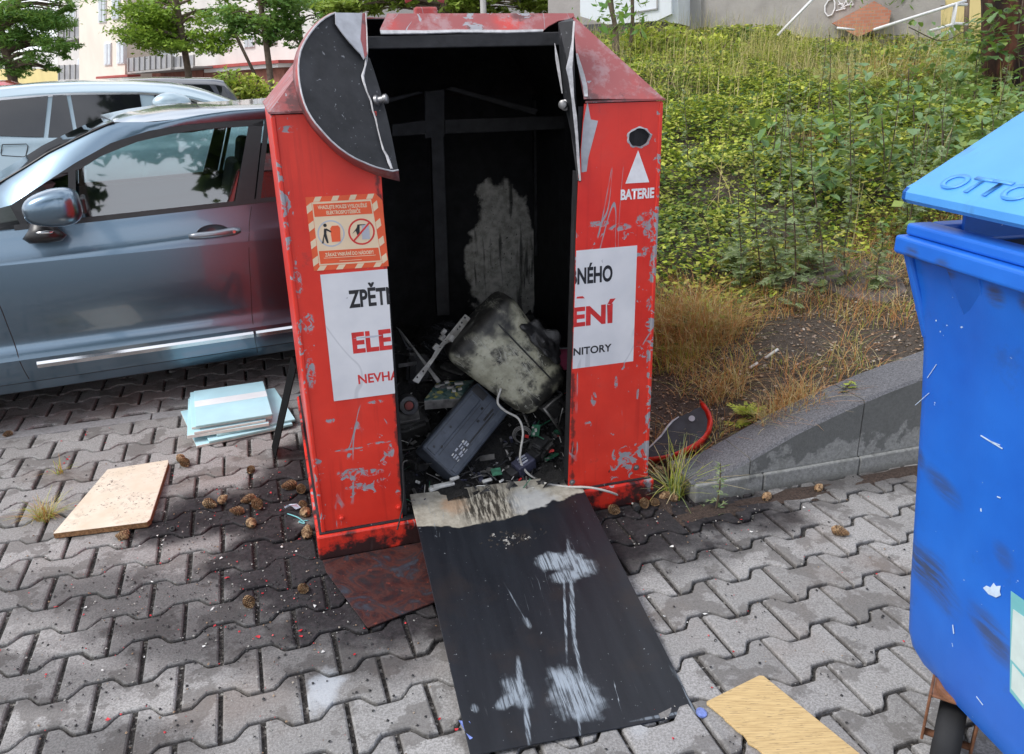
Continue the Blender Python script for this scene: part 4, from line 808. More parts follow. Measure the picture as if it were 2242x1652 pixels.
for k in range(16):
    r_, c_ = divmod(k, 4); x0 = -hl_+.050+c_*.021+.002*(r_ % 2); y0 = -.048+r_*.0095
    if k in (3, 9): continue
    rpart((x0, y0, .0004), (x0+.010+.007*((k*7) % 3)/2, y0+.0042+.002*(k % 2), .0015), 'label_print', M['greyink'] if k % 3 else M['whiteplast'], 0)
# perforated bracket
n = NT('pale_perforated_steel'); c = n.ramp(n.noise(25, 5), (.35, (.20, .19, .17)), (.65, (.52, .51, .48))); M['perf'] = n.done(c, .5)
def bars(name, label, cat, pts, b, mat, th=.003, extra=()):
    P = [ji(p, bb) for p, bb in zip(pts, b)]; c0 = sum(P)/len(P); root = thing(name, label, cat, c0)
    mb = MB(); mb.prism([p-c0 for p in P], view*th); mb.build('strip', mat, root, bevel=.0006, seg=1); return root, c0
br, c0 = bars('perforated_bracket', 'pale perforated metal mounting strip leaning diagonally on the scrap left of the scorched housing', 'metal strip', [(600, 235), (642, 268), (520, 430), (455, 460), (420, 505), (250, 758), (205, 735), (350, 560), (380, 500), (490, 370)], [.40, .40, .37, .36, .35, .32, .32, .35, .36, .38], M['perf'])
for p in ((600, 262), (575, 300), (540, 350), (505, 392), (455, 440), (415, 490), (370, 560), (330, 620), (285, 665), (240, 710), (560, 330), (345, 600)):
    mb = MB(); q0 = ji(p, float(np.interp(p[1], [240, 750], [.40, .32])))-c0-view*.0012; R = np.array(Vector((0, 0, 1)).rotation_difference(Vector(-view)).to_matrix()); mb.lathe([(0, 0), (.0042, 0), (.0042, .001), (0, .001)], 8, q0, R); mb.build('hole', M['blackink'], br)
for p in ((440, 370), (500, 420), (380, 480), (430, 410)):
    mb = MB(); mb.box(ji(p, .35)-c0-view*.005, (.022, .012, .014), Rz(rr.random())@Ry(-.8)); mb.build('clip', M['perf'], br, bevel=.001)
for nm, lb, pts, bb in (('metal_strut', 'grey flat metal strut running down behind the perforated strip', [(80, 330), (110, 350), (420, 740), (390, 755)], [.50, .50, .36, .36]), ('metal_strut', 'short grey metal bar lying level at the left edge of the opening', [(100, 610), (235, 590), (238, 615), (102, 640)], [.30, .42, .42, .30])):
    bars(nm, lb, 'metal strut', pts, bb, M['metalbit'], .006)
# wires hanging from the strut
mb = MB()
for k in range(6): mb.tube(curve([ji((95+6*k, 345+10*k), .48), ji((140+10*k, 440+12*k), .44), ji((190+4*k, 520-8*k), .43)], 4), .0014, 5)
o = mb.build('burnt_wires', M['charplastic'], smooth=True); tag(o, 'bundle of thin black burnt wires clinging to the grey metal strut', 'wires')
# circuit board on a flat box
pb = [ji(p, b) for p, b in (((395, 752), .42), ((668, 738), .40), ((565, 868), .30), ((292, 888), .32))]; c0 = sum(pb)/4
n = NT('circuit_board'); X = n.voro(70, out='Color'); c = n.ramp(n.sep(X)[0], (.0, (.02, .05, .05)), (.5, (.07, .13, .12)), (.75, (.16, .19, .17)), (.92, (.42, .36, .06))); M['pcb'] = n.done(c, .4)
pbx = thing('circuit_board', 'greenish circuit board on a flat grey drive beside the radio casing', 'circuit board', c0)
mb = MB(); mb.prism([p-c0+[0, 0, .004] for p in pb], (0, 0, -.003)); mb.build('board', M['pcb'], pbx); mb = MB(); mb.prism([p-c0 for p in pb], (0, 0, -.035)); mb.build('drive_case', M['metalbit'], pbx, bevel=.002)
for k in range(9):
    t, u_ = rr.random()*.8+.1, rr.random()*.8+.1; p = (pb[0]*(1-t)+pb[1]*t)*(1-u_)+(pb[3]*(1-t)+pb[2]*t)*u_-c0; mb = MB(); mb.box(p+[0, 0, .008], (rr.uniform(.01, .035), rr.uniform(.008, .018), .008), Rz(rr.random()*.5)); mb.build('component', rr.choice((M['metalbit'], M['perf'], M['charplastic'])), pbx)
# pink box
pk = [ji(p, .42) for p in ((1270, 500), (1420, 490), (1420, 640), (1345, 660), (1290, 580))]; c0 = sum(pk)/5; M['pink'] = plain('pink_plastic', (.55, .10, .20), .45, 0, .15, 20)
px_ = thing('pink_casing', 'pink plastic casing half hidden behind the right jamb of the container', 'casing', c0); mb = MB(); mb.prism([p-c0 for p in pk], view*.05); mb.build('case', M['pink'], px_, bevel=.004); mb = MB(); mb.prism([ji(p, .41)-c0 for p in ((1225, 492), (1425, 485), (1425, 496), (1225, 500))], view*.02); mb.build('grey_lid', M['primer'], px_)
# motor at the left
c0 = ji((175, 920), .12); R = np.array(Vector((0, 0, 1)).rotation_difference(Vector((.3, -.9, .2))).to_matrix()); mt = thing('burnt_motor', 'round black electric motor with a reddish hub at the left jamb of the container', 'motor', c0)
mb = MB(); mb.lathe([(0, -.05), (.030, -.05), (.034, -.03), (.034, .0), (.030, .010), (.018, .012), (.016, .004), (0, .004)], 20, (0, 0, 0), R); mb.build('motor_body', M['charplastic'], mt, auto=40); mb = MB(); mb.lathe([(.0, .004), (.015, .005), (.014, .012), (.008, .014), (0, .013)], 14, (0, 0, 0), R); mb.build('hub', M['rust'], mt, auto=40)
# transformer lump at the sill
c0 = ji((1040, 1370), .13); tr_ = thing('transformer', 'small dark violet transformer with pale windings in front of the scrap at the sill', 'transformer', c0); R = Rz(BY+.35)@Ry(-.25)@Rx(.2)
mb = MB(); mb.box((0, 0, 0), (.075, .05, .045), R); mb.build('core', M['purple'], tr_, bevel=.004)
for k in range(3): mb = MB(); mb.box(R@np.array([-.005+.004*k, -.012+.013*k, .0255]), (.035, .006, .006), R); mb.build('winding', M['greyink'], tr_, bevel=.002)
mb = MB(); mb.box(R@np.array([-.055, .0, -.004]), (.03, .04, .03), R); mb.box(R@np.array([.052, .01, .0]), (.03, .045, .03), R); mb.build('bobbin', M['charplastic'], tr_, bevel=.003)
# loose pieces
def bit(name, label, cat, p, b, size, R, mat, extra=None):
    c0 = ji(p, b); root = thing(name, label, cat, c0); mb = MB(); mb.box((0, 0, 0), size, R); mb.build('body', mat, root, bevel=min(size)*.2); return root, R
R = Rz(BY)@Rx(1.0)
g1, _ = bit('green_circuit', 'upright green circuit board scrap right of the white cord', 'circuit board', (1130, 1110), .2, (.03, .002, .045), Rz(BY)@Ry(.15), M['greenpcb'])
for k in range(5): mb = MB(); mb.box((rr.uniform(-.012, .012), -.004, rr.uniform(-.018, .018)), (.008, .004, .006)); mb.build('component', M['perf'], g1)
bit('green_circuit', 'small dark green circuit board lying flat beside the violet transformer', 'circuit board', (835, 1420), .10, (.035, .03, .003), Rz(.3)@Rx(.5), M['greenpcb'])
for p, sz, yw_, lb in (((440, 1520), (.075, .016, .010), .1, 'longest white plastic strip on the sill below the radio casing'), ((370, 1545), (.04, .014, .010), .25, 'white plastic strip at the left end of the sill'), ((520, 1470), (.035, .010, .010), .3, 'small white strip tucked under the radio casing'), ((765, 1485), (.035, .012, .006), .2, 'lone white strip in the middle of the sill')):
    bit('plastic_strip', lb, 'plastic strip', p, .085, sz, Rz(BY+yw_)@Rx(.3), M['whiteplast'])
for pts, lb in ((((1190, 940), (1335, 1145)), 'dark metal rod slanting down behind the right jamb'), (((1200, 945), (1330, 840)), 'dark metal rod slanting up behind the right jamb'), (((1335, 940), (1300, 1080)), 'thin bent rod hanging beside the right jamb')):
    mb = MB(); mb.tube([ji(pts[0], .22), (ji(pts[0], .22)+ji(pts[1], .24))/2+[0, 0, .003], ji(pts[1], .24)], .0048 if 'thin' not in lb else .0022, 8); o = mb.build('metal_rod', M['metalbit'], smooth=True); tag(o, lb, 'rod')
mb = MB(); c0 = ji((1030, 1150), .2)
for k in range(3): mb.tube([c0+np.array([(.026+.004*k)*math.cos(t), .006*k+.01*math.sin(t), (.022+.003*k)*math.sin(t)]) for t in np.linspace(0, 5.6, 22)], .0022, 6)
o = mb.build('wire_coil', M['metalbit'], smooth=True); tag(o, 'grey coil of wire beside the white cord', 'wire coil')
# ball of burnt fibre behind the bracket
mb = MB(); c0 = ji((460, 440), .52); rr = random.Random(12)
for k in range(240):
    d = np.array([rr.gauss(0, 1), rr.gauss(0, 1), rr.gauss(0, 1)]); d /= np.linalg.norm(d); p = c0+d*rr.uniform(.05, .075)*np.array([1.2, 1, 1]); t = np.cross(d, [rr.random(), rr.random(), 1]); t /= np.linalg.norm(t)+1e-6; mb.tube([p-t*.03, p+d*.006, p+t*.03], .0018, 4)
o = mb.build('burnt_drum', M['scorched']); tag(o, 'round tangle of charred wire behind the perforated strip', 'wire tangle')
# white cord with plug
M['cord'] = plain('white_cord', (.46, .45, .42), .5, 0, .2, 30)
cp = [ji((868, 795), .20), ji((845, 900), .17), ji((905, 965), .16), ji((1000, 1020), .15), ji((1035, 1120), .13), ji((1020, 1240), .12), ji((1015, 1330), .11), ji((1060, 1420), .10), ji((1140, 1478), .085)]
def ond(x, y, h=.004): return onplane(x, y, dO+np.array([0, 0, h]), dN)
cp += [ond(1190, 1058), ond(1240, 1066), loc2w(onfront(1290, 1068, -.03)), loc2w(onfront(1335, 1078, -.04)), atz(1370, 1093, .01), atz(1392, 1108, .008)]
cord = thing('power_cord', 'white mains cord running over the sill to a black plug on the paving', 'cord', cp[0]); mb = MB(); mb.tube([p-cp[0] for p in curve(cp, 6)], .0042, 8); mb.build('cable', M['cord'], cord, smooth=True)
e1, e0 = atz(1397, 1118, .012), atz(1391, 1106, .010); dd = (e1-e0)/np.linalg.norm(e1-e0); R = np.array(Vector((0, 0, 1)).rotation_difference(Vector(dd)).to_matrix())
mb = MB(); mb.lathe([(.0, -.012), (.005, -.012), (.006, 0), (.012, .006), (.013, .022), (.010, .028), (0, .028)], 12, e0-cp[0], R); mb.build('plug', M['rubber'], cord, auto=40)
mb = MB(); mb.tube(curve([loc2w(onfront(893, 1008, -.006)), loc2w(onfront(882, 1020, -.008)), loc2w(onfront(884, 1090, -.006)), loc2w(onfront(876, 1135, -.02)), atz(870, 1160, .09)], 5), .0026, 6); o = mb.build('black_wire', M['rubber'], smooth=True); tag(o, 'thin black wire hanging down the left jamb of the container', 'wire')
# ================================================================ BLUE BIN (local: x along the front towards the viewer, y into the bin, z up)
BP = np.array([.737, 1.522, 0]); BA = rad(-80.0)
def bpx(x, y, off=.10):
    nn = np.array([math.cos(BA+rad(90)), math.sin(BA+rad(90)), 0]); p = onplane(x, y, BP+nn*off, nn)-BP; return float(p@np.array([math.cos(BA), math.sin(BA), 0])), float(p[2])
SCUFF = []
for p0, p1, wd_, kk in (((2051, 1030), (2112, 1096), .020, .6), ((1990, 1198), (2092, 1312), .040, .9), ((2156, 1340), (2228, 1445), .028, .75), ((2030, 985), (2034, 1020), .012, .6), ((2215, 1190), (2242, 1240), .018, .4)):
    a, b = np.array(bpx(*p0)), np.array(bpx(*p1)); m_ = (a+b)/2; SCUFF.append((m_[0], m_[1], np.linalg.norm(b-a)*.55, wd_, math.atan2(b[1]-a[1], b[0]-a[0]), kk))
for x, y in ((1995, 560), (2060, 590), (2225, 670), (2150, 650)):
    a = bpx(x, y, .0); SCUFF.append((a[0], a[1], .018, .016, 0, .85))
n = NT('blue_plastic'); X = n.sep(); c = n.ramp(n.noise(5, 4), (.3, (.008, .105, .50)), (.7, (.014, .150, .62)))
def scuff(c, x, z, rx, rz_, rot, k, col=(.045, .055, .075)):
    v = n.n('CombineXYZ'); n.set(v.inputs[0], X[0]); n.set(v.inputs[1], X[2]); cr_, sr_ = math.cos(rot), math.sin(rot)
    f = n.blob(0, 0, rx, rz_, 1.3, n.map((1, 1, 0), (0, 0, -rot), (-(x*cr_+z*sr_), -(-x*sr_+z*cr_), 0), v.outputs[0]), .5, 14); return n.mix(n.m_('MULTIPLY', n.m_('MULTIPLY', f, k), n.step(n.noise(1, 6, n.map((9, 9, 90), (0, .55, 0)), rough=.75), .36, .58, .25, 1)), c, col)
for a in SCUFF: c = scuff(c, *a)
sc = n.noise(3.2, 2, n.map((.5, .5, 1), (.2, .6, .3)), dist=1.5); c = n.mix(n.m_('MULTIPLY', n.step(n.m_('ABSOLUTE', n.m_('SUBTRACT', sc, .5)), .0016, .0006), n.step(n.noise(4.5, 2), .60, .66)), c, (.42, .58, .80))
c = n.mix(n.step(n.noise(60, 2), .755, .775), c, (.5, .62, .75)); c = n.mix(n.m_('MULTIPLY', n.step(n.noise(9, 6, rough=.7), .58, .75), .30), c, (.03, .06, .16))
n.bump(n.noise(220, 3), .12, .001); M['blue'] = n.done(c, .42)
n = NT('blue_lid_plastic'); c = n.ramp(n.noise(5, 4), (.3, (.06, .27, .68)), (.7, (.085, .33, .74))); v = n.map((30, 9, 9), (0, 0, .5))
c = n.mix(n.m_('MULTIPLY', n.m_('MULTIPLY', n.step(n.noise(1, 5, v), .55, .64), n.step(n.noise(5, 3), .45, .6)), .5), c, (.05, .10, .18)); n.bump(n.noise(260, 3), .15, .001); M['bluelid'] = n.done(c, .40)
M['rustfork'] = plain('rusty_fork', (.19, .085, .045), .8, 0, .4, 30, .4, .3); M['tyre'] = plain('caster_tyre', (.007, .008, .010), .75, 0, .25, 30)
bn = thing('rubbish_bin', 'large blue plastic wheeled rubbish bin at the right edge with its sloping lid ajar', 'bin', BP, BA)
# body outline in the front plane: left silhouette (x, z), inset y
bod = [(-.010, 1.10, .030), (-.016, 1.03, .050), (-.012, .985, .058), (.010, .955, .063), (.019, .92, .066), (.030, .80, .074), (.044, .60, .086), (.058, .40, .098), (.068, .27, .108), (.080, .235, .114), (.098, .212, .124)]
LEN, WID = 1.30, 1.0
mb = MB(); G = []
for x0, z, y in bod:
    row = []; x1 = LEN-x0; y1 = WID-y
    rdg = .013
    row += [(x0+.012, y1, z), (x0+.004, y+.05, z), (x0+.006, y+.02, z), (x0+.022, y+.004, z), (x0+.04, y, z)]
    for f in np.linspace(.08, .94, 20):
        xx = x0+(x1-x0)*f; row.append((xx, y-(rdg*smooth01((xx-.196)/.016)), z))
    row += [(x1-.02, y, z), (x1, y+.03, z), (x1, y1, z), (x0+.012, y1, z)]
    G.append(row)
mb.grid(G, flip=True); mb.F.append(tuple(range((len(G)-1)*len(G[0]), len(G)*len(G[0])-1))); mb.I.append(0)
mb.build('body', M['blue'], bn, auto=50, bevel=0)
# rim: double stepped lip
mb = MB(); mb.span((0, 0, 1.100), (LEN, .075, 1.135)); mb.span((LEN-.06, .075, 1.100), (LEN, WID, 1.135)); mb.span((0, .075, 1.100), (.06, WID, 1.135)); mb.build('rim', M['blue'], bn, bevel=.007, seg=3)
mb = MB(); mb.span((.010, .014, 1.1355), (LEN-.01, .065, 1.158)); mb.span((.010, .066, 1.1355), (.05, WID, 1.158)); mb.build('rim_lip', M['blue'], bn, bevel=.006, seg=3)
mb = MB(); mb.span((.075, .085, .99), (LEN-.08, WID-.05, 1.128)); mb.build('inside_shade_block', M['rubber'], bn)  # solid black block stands in for the shade inside the bin
for x in (.135, .335, .56, .80):
    mb = MB(); mb.prism([(x, .012, 1.10), (x+.012, .066, 1.10), (x+.022, .076, .965)], (.075, .0, 0)); mb.prism([(x+.075, .012, 1.10), (x+.085, .066, 1.10), (x+.085, .078, .95)], (.004, 0, 0)); mb.build('gusset', M['blue'], bn, bevel=.004)
mb = MB(); mb.prism([(.0, .02, 1.10), (.0, .16, 1.10), (.03, .16, .93), (.03, .07, .93)], (.02, 0, 0)); mb.build('gusset', M['blue'], bn, bevel=.006)
# lid
tilt = rad(30.5)
mb = MB(); G = []
LY = .42
for y, z in ((.006, 1.1965), (.0, 1.203), (.0, 1.216), (.007, 1.224), (.02, 1.230), (LY, 1.230+(LY-.02)*math.tan(tilt)), (LY+.3, 1.230+(LY+.1)*math.tan(tilt)*.9)):
    G.append([(.001+.004, y, z), (.004+.010, y, z+.004 if y > .015 else z), (.4, y, z+.004 if y > .015 else z), (LEN-.005, y, z), ])
mb.grid(G); k = len(mb.V)
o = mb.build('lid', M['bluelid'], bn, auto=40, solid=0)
mb = MB(); P = [(.005, y, z) for y, z in ((.006, 1.1965), (.0, 1.203), (.0, 1.216), (.007, 1.224), (.02, 1.230), (LY, 1.230+(LY-.02)*math.tan(tilt)), (LY, 1.1965+(LY-.03)*math.tan(tilt)), (.03, 1.1965))]
mb.prism(P, (.010, 0, 0)); mb.span((.015, .006, 1.1960), (LEN-.01, .03, 1.1985)); mb.prism([(.015, .03, 1.197), (.015, LY, 1.197+(LY-.03)*math.tan(tilt)), (LEN-.01, LY, 1.197+(LY-.03)*math.tan(tilt)), (LEN-.01, .03, 1.197)], (0, 0, .004)); mb.build('lid_skirt', M['blue'], bn)
mb = MB(); mb.prism([(.05, .10, 1.10), (.05, .30, 1.10), (.05, .30, 1.34), (.05, .10, 1.225)], (.008, 0, 0)); mb.build('hinge_cheek', M['blue'], bn)
ct, st_ = math.cos(tilt), math.sin(tilt)
class _L: pass
def lid_uv(x, y):
    yy = np.array([math.cos(BA+rad(90)), math.sin(BA+rad(90)), 0]); nn = np.array([0, 0, 1.])*math.cos(tilt)-yy*math.sin(tilt); P0 = BP+yy*.02+np.array([0, 0, 1.2345]); p = onplane(x, y, P0, nn)-P0; return float(p@np.array([math.cos(BA), math.sin(BA), 0])), float((p@yy)/math.cos(tilt))
o0, o1, o2 = lid_uv(2056, 402), lid_uv(2242, 445), lid_uv(2090, 372); OTP = (o0[0], min(o0[1], o1[1]), abs(o2[1]-o0[1]), (o1[0]-o0[0])/3.0/(abs(o2[1]-o0[1])/.7)*1.02); print('OTP', OTP, o1, o2)
def lidp(x, u, h=0.): return (x, .02+u*ct-h*st_, 1.2345+u*st_+h*ct)
M['emboss'] = M['bluelid']
def embossed(body, x, u, h, sx):
    o = text('embossed_lettering', body, h, (0, 0, 0), M['bluelid'], bn, sx=sx, bold=.02)
    for v in o.data.vertices: a, _, b = v.co; v.co = lidp(x+a, u+b, .0004)
    q = o.modifiers.new('solid', 'SOLIDIFY'); q.thickness = .0012; q.offset = 1; return o
embossed('OTTO', *OTP)
mb = MB(); mb.prism([lidp(.31, .03, .0005), lidp(.50, .03, .0005), lidp(.50, .12, .0005), lidp(.33, .06, .0005)], tuple(np.array(lidp(0, 0, .004))-np.array(lidp(0, 0, 0)))); mb.build('lid_grip', M['bluelid'], bn, bevel=.001)
# stickers and scraps on the front
def bfront(x, z): return float(np.interp(z, [b[1] for b in bod[::-1]], [b[2] for b in bod[::-1]]))-(.013 if x > .205 else 0)
def bsheet(P, name, mat, h=.0012): mb = MB(); mb.prism([(x, bfront(x, z)-h, z) for x, z in P], (0, -.0006, 0)); return mb.build(name, mat, bn)
M['tealfilm'] = plain('teal_sticker', (.16, .45, .48), .4, 0, .1, 14); M['palefilm'] = plain('pale_sticker', (.55, .66, .64), .4, 0, .1, 20); M['chipwhite'] = plain('torn_white_label', (.50, .62, .76), .6, 0, .15, 60)
s0 = bsheet([bpx(2242, 1290), bpx(2226, 1512), bpx(2275, 1575), bpx(2300, 1330)], 'sticker', M['tealfilm']); bsheet([bpx(2246, 1330), bpx(2234, 1440), bpx(2270, 1480), bpx(2290, 1360)], 'sticker_panel', M['palefilm'], .0022)
bsheet([bpx(2237, 1450), bpx(2231, 1505), bpx(2262, 1545), bpx(2270, 1490)], 'sticker_panel', M['palefilm'], .0022)
bsheet([bpx(*p) for p in ((2178, 1284), (2186, 1279), (2195, 1283), (2203, 1273), (2208, 1280), (2219, 1279), (2216, 1292), (2218, 1300), (2207, 1305), (2198, 1301), (2190, 1298))], 'torn_label', M['chipwhite'], .0014)
for a, b, w_ in (((2192, 949), (2241, 978), 4), ((2215, 962), (2236, 970), 3), ((2102, 1366), (2103, 1386), 3), ((2146, 1524), (2160, 1543), 2.5), ((2222, 1083), (2230, 1086), 4), ((2062, 825), (2085, 795), 1.6), ((2030, 885), (2064, 858), 1.6)):
    d = np.array([b[0]-a[0], b[1]-a[1]], float); q = np.array([-d[1], d[0]])/np.linalg.norm(d)*w_*.32; bsheet([bpx(*(np.array(a)-q)), bpx(*(np.array(b)-q)), bpx(*(np.array(b)+q)), bpx(*(np.array(a)+q))], 'scratch', M['chipwhite'], .0013)
# caster
wpx = bpx(2073, 1600, .13); wx = wpx[0]; wR = .088; wc = np.array([wx+.0, .135, wR+.001])
cst = np.array([.0, 0, 0])
mb = MB(); R = Rz(rad(137))@Rx(rad(90)); prof = [(wR-.03, -.022), (wR-.012, -.026), (wR-.003, -.019), (wR, -.008), (wR, .008), (wR-.003, .019), (wR-.012, .026), (wR-.03, .022)]
mb.lathe(prof, 32, wc, R); wh = mb.build('caster_wheel', M['tyre'], bn, auto=40); mb = MB(); mb.lathe([(0, -.024), (wR-.031, -.020), (wR-.031, .020), (0, .024)], 24, wc, R); mb.build('hub', M['steel'], wh)
ax = R@np.array([0, 0, 1.]); ax[2] = 0; sd2 = np.cross(ax, [0, 0, 1.])
mb = MB()
for s_ in (-1, 1):
    o_ = wc+ax*.043*s_; mb.prism([o_+sd2*.035+[0, 0, .125], o_-sd2*.035+[0, 0, .125], o_-sd2*.016+[0, 0, -.012], o_+sd2*.016+[0, 0, -.012]], ax*.006*s_)
mb.box(wc+[0, 0, .122], (.085, .07, .006), Rz(rad(47))); mb.tube([wc-ax*.048, wc+ax*.048], .008, 10); mb.build('caster_fork', M['rustfork'], bn, bevel=.002)
mb = MB(); mb.lathe([(0, 0), (.04, 0), (.04, .01), (.028, .012), (.028, .03), (0, .03)], 18, wc+[0, 0, .126]); mb.build('swivel', M['rustfork'], bn)
mb = MB(); mb.box(wc+[.02, .13, .157], (.24, .20, .06)); mb.build('caster_mount', M['blue'], bn, bevel=.015, seg=3)
for xx, yy in ((1.12, .2), (.15, .85), (1.12, .85)):
    c2 = np.array([xx, yy, wR+.001]); mb = MB(); mb.lathe(prof, 24, c2, R); mb.build('caster_wheel', M['tyre'], bn, auto=40); mb = MB(); mb.box(c2+[0, 0, .14], (.07, .07, .14)); mb.build('caster_fork', M['rustfork'], bn)

# ================================================================ CARS
def carpaint(name, col, met=.35, rough=.32):
    n = NT(name); f = n.noise(900, 1); c = n.mix(n.m_('MULTIPLY', f, .35), col, tuple(min(1, x*1.5) for x in col)); m = n.done(c, rough, met, .5, 1.); n.b.inputs['Coat Roughness'].default_value = .05
    return m
M['carblue'] = carpaint('grey_blue_paint', (.120, .178, .235), 1., .28); M['carsilver'] = carpaint('pale_silver_paint', (.30, .39, .44), .5, .32); M['cardark'] = carpaint('black_paint', (.018, .02, .028), .3); M['carred'] = carpaint('red_car_paint', (.40, .02, .03), .2)
M['handle'] = carpaint('silver_grey_handle_paint', (.20, .22, .25), .7, .3); M['chrome'] = plain('chrome_strip', (.60, .61, .63), .18, 1., .08, 8); M['trim'] = plain('black_trim', (.014, .014, .016), .35, 0, .2, 30); M['cabin'] = plain('cabin_cloth', (.055, .058, .062), .8, 0, .25, 40); M['wheelrub'] = plain('tyre_rubber', (.016, .016, .017), .8, 0, .2, 40); M['alloy'] = plain('alloy_rim', (.42, .43, .45), .35, .8, .1, 10); M['lamp'] = plain('red_lens', (.35, .01, .01), .15, 0, .2, 10)
def glassm(name, tint, refl=.0):
    m = bpy.data.materials.new(name); m.use_nodes = True; t = m.node_tree; t.nodes.clear(); N_ = t.nodes.new
    out = N_('ShaderNodeOutputMaterial'); mixs = N_('ShaderNodeMixShader'); tr = N_('ShaderNodeBsdfTransparent'); gl = N_('ShaderNodeBsdfGlossy'); fr_ = N_('ShaderNodeFresnel')
    tr.inputs['Color'].default_value = (*tint, 1); gl.inputs['Roughness'].default_value = .02; gl.inputs['Color'].default_value = (.95, .97, 1, 1); fr_.inputs['IOR'].default_value = 1.55+refl
    t.links.new(fr_.outputs[0], mixs.inputs[0]); t.links.new(tr.outputs[0], mixs.inputs[1]); t.links.new(gl.outputs[0], mixs.inputs[2]); t.links.new(mixs.outputs[0], out.inputs['Surface']); return m
M['glass'] = glassm('tinted_car_glass', (.80, .95, .93), .85); M['dglass'] = plain('dark_glass', (.008, .009, .011), .03, 0, .2, 10, .9)
# --- grey-blue car
CO = np.array([-2.141, 3.269, 0]); CA = rad(24.9); cs_ = np.array([math.cos(CA), math.sin(CA), 0]); cn_ = np.array([-math.sin(CA), math.cos(CA), 0])
CWD = 1.60
def oncar(x, y, t0=0., lean=0., z0=.89):       # plane at t0 leaning inwards by `lean` per metre above z0, car coordinates
    nrm = cn_-np.array([0, 0, lean]); P0 = CO+cn_*t0+np.array([0, 0, z0]); d = onplane(x, y, P0, nrm)-CO; return np.array([d@cs_, d@cn_, d[2]])
c4 = lambda x, y: (x*.33846, 387.2+y*.33846)
c1 = lambda x, y: (x*.27081, y*.27081)
car = thing('parked_car', 'dark grey blue metallic hatchback parked beside the container, chrome strip along its doors', 'car', CO, CA)
cz = np.polyfit(*np.array([(lambda p: (p[0], p[2]))(oncar(*c4(*q), .022)) for q in ((0, 570), (620, 490), (1210, 400), (1610, 350), (1790, 338))]).T, 1)
bz = np.polyfit(*np.array([(lambda p: (p[0], p[2]))(oncar(*c4(*q), .055)) for q in ((60, 352), (480, 298), (1000, 235), (1520, 180), (1780, 166))]).T, 1)
def crz(s): return float(np.polyval(cz, s)); 
def blz(s): return float(np.polyval(bz, s))
FR, RE = -1.18, 2.55
def plan(s):      # how far the side curves in towards nose and tail
    return .030*((s-.75)/1.6)**2+.30*max(0, (-.62-s)/.6)**2.2+.22*max(0, (s-2.0)/.6)**2.2
def side_profile(s):
    c_, b_ = crz(s), blz(s)
    if s < -.2: k = (-.2-s); b_ = min(b_, blz(-.2)-.10*k-.22*k*k); c_ = min(c_, b_-.03)
    zs = [(.17, .050), (.178, .036), (.222, .018), (.226, .012), (.285, .002), (.33, .0), (.345, .010), (.37, .025), (.40, .030), (.43, .027), (.50, .018), (.58, .013), (.66, .013), (.74, .017), (c_-.05, .024), (c_-.006, .029), (c_+.004, .033), (c_+.03, .046), (b_-.004, .060), (b_, .066)]
    return zs
mb = MB(); st2 = np.concatenate([np.linspace(FR, -.6, 9), np.linspace(-.5, 2.0, 26), np.linspace(2.1, RE, 7)])
GL = [[(s, t+plan(s), z) for z, t in side_profile(s)] for s in st2]
mb.grid(GL, flip=True); mb.grid([[(s, CWD-t, z) for s, t, z in row] for row in GL])
deck = []
for row in GL:
    s, t, z = row[-1]; deck.append([(s, t, z), (s, t+.08, z+.012), (s, CWD/2, z+.03 if s < -.2 else z+.0), (s, CWD-t-.08, z+.012), (s, CWD-t, z)])
kb = next(i for i, s in enumerate(st2) if s > -.25); mb.grid(deck[:kb+1], flip=True)
mb.grid([[p for p in GL[0]], [(FR-.03, CWD/2, z) for _, _, z in GL[0]], [(s, CWD-t, z) for s, t, z in GL[0]]], flip=False); mb.grid([[p for p in GL[-1]], [(RE+.03, CWD/2, z) for _, _, z in GL[-1]], [(s, CWD-t, z) for s, t, z in GL[-1]]], flip=True)
mb.grid([[(s, t, z), (s, CWD-t, z)] for s, t, z in [r[0] for r in GL]])
body = mb.build('body', M['carblue'], car, auto=28)
# greenhouse
LEANM = .33
def gp(x, y, t0=.062): return oncar(x, y, t0, LEANM, .89)
def gs(s, z, d=0.): return np.array([s, .062+d+LEANM*(z-.89), z])
fout = [gp(*c1(*p)) for p in [(80, 1668), (400, 1455), (600, 1325), (900, 1158), (1200, 1062), (1500, 1012), (1800, 987), (2130, 967)]]
zt = fout[-1][2]; s1 = fout[-1][0]
fout += [gs(s1+.25, zt+.012), gs(s1+.55, zt+.0), gs(s1+.80, zt-.05), gs(s1+1.02, zt-.16), gs(s1+1.18, zt-.30)]
bl_s = lambda s: gs(s, blz(s)-.004)
lowr = [bl_s(s) for s in np.linspace(fout[-1][0], fout[0][0], 14)]
gl1 = [gp(*c1(*p)) for p in [(600, 1560), (640, 1372), (820, 1262), (1100, 1150), (1400, 1080), (1700, 1042), (2008, 1022)]]
rB = gp(*c1(1892, 1640)); gl1 += [np.array([rB[0], 0, 0])]
g1 = gl1[:-1]; s_end = rB[0]
def belt_edge(a, b, k=6): return [gs(s, blz(s)+.016) for s in np.linspace(a, b, k)]
glass1 = g1[1:]+belt_edge(s_end, g1[0][0])
ftop = [f for f in fout]
def strip(outer, inner, th, name, mat): pass
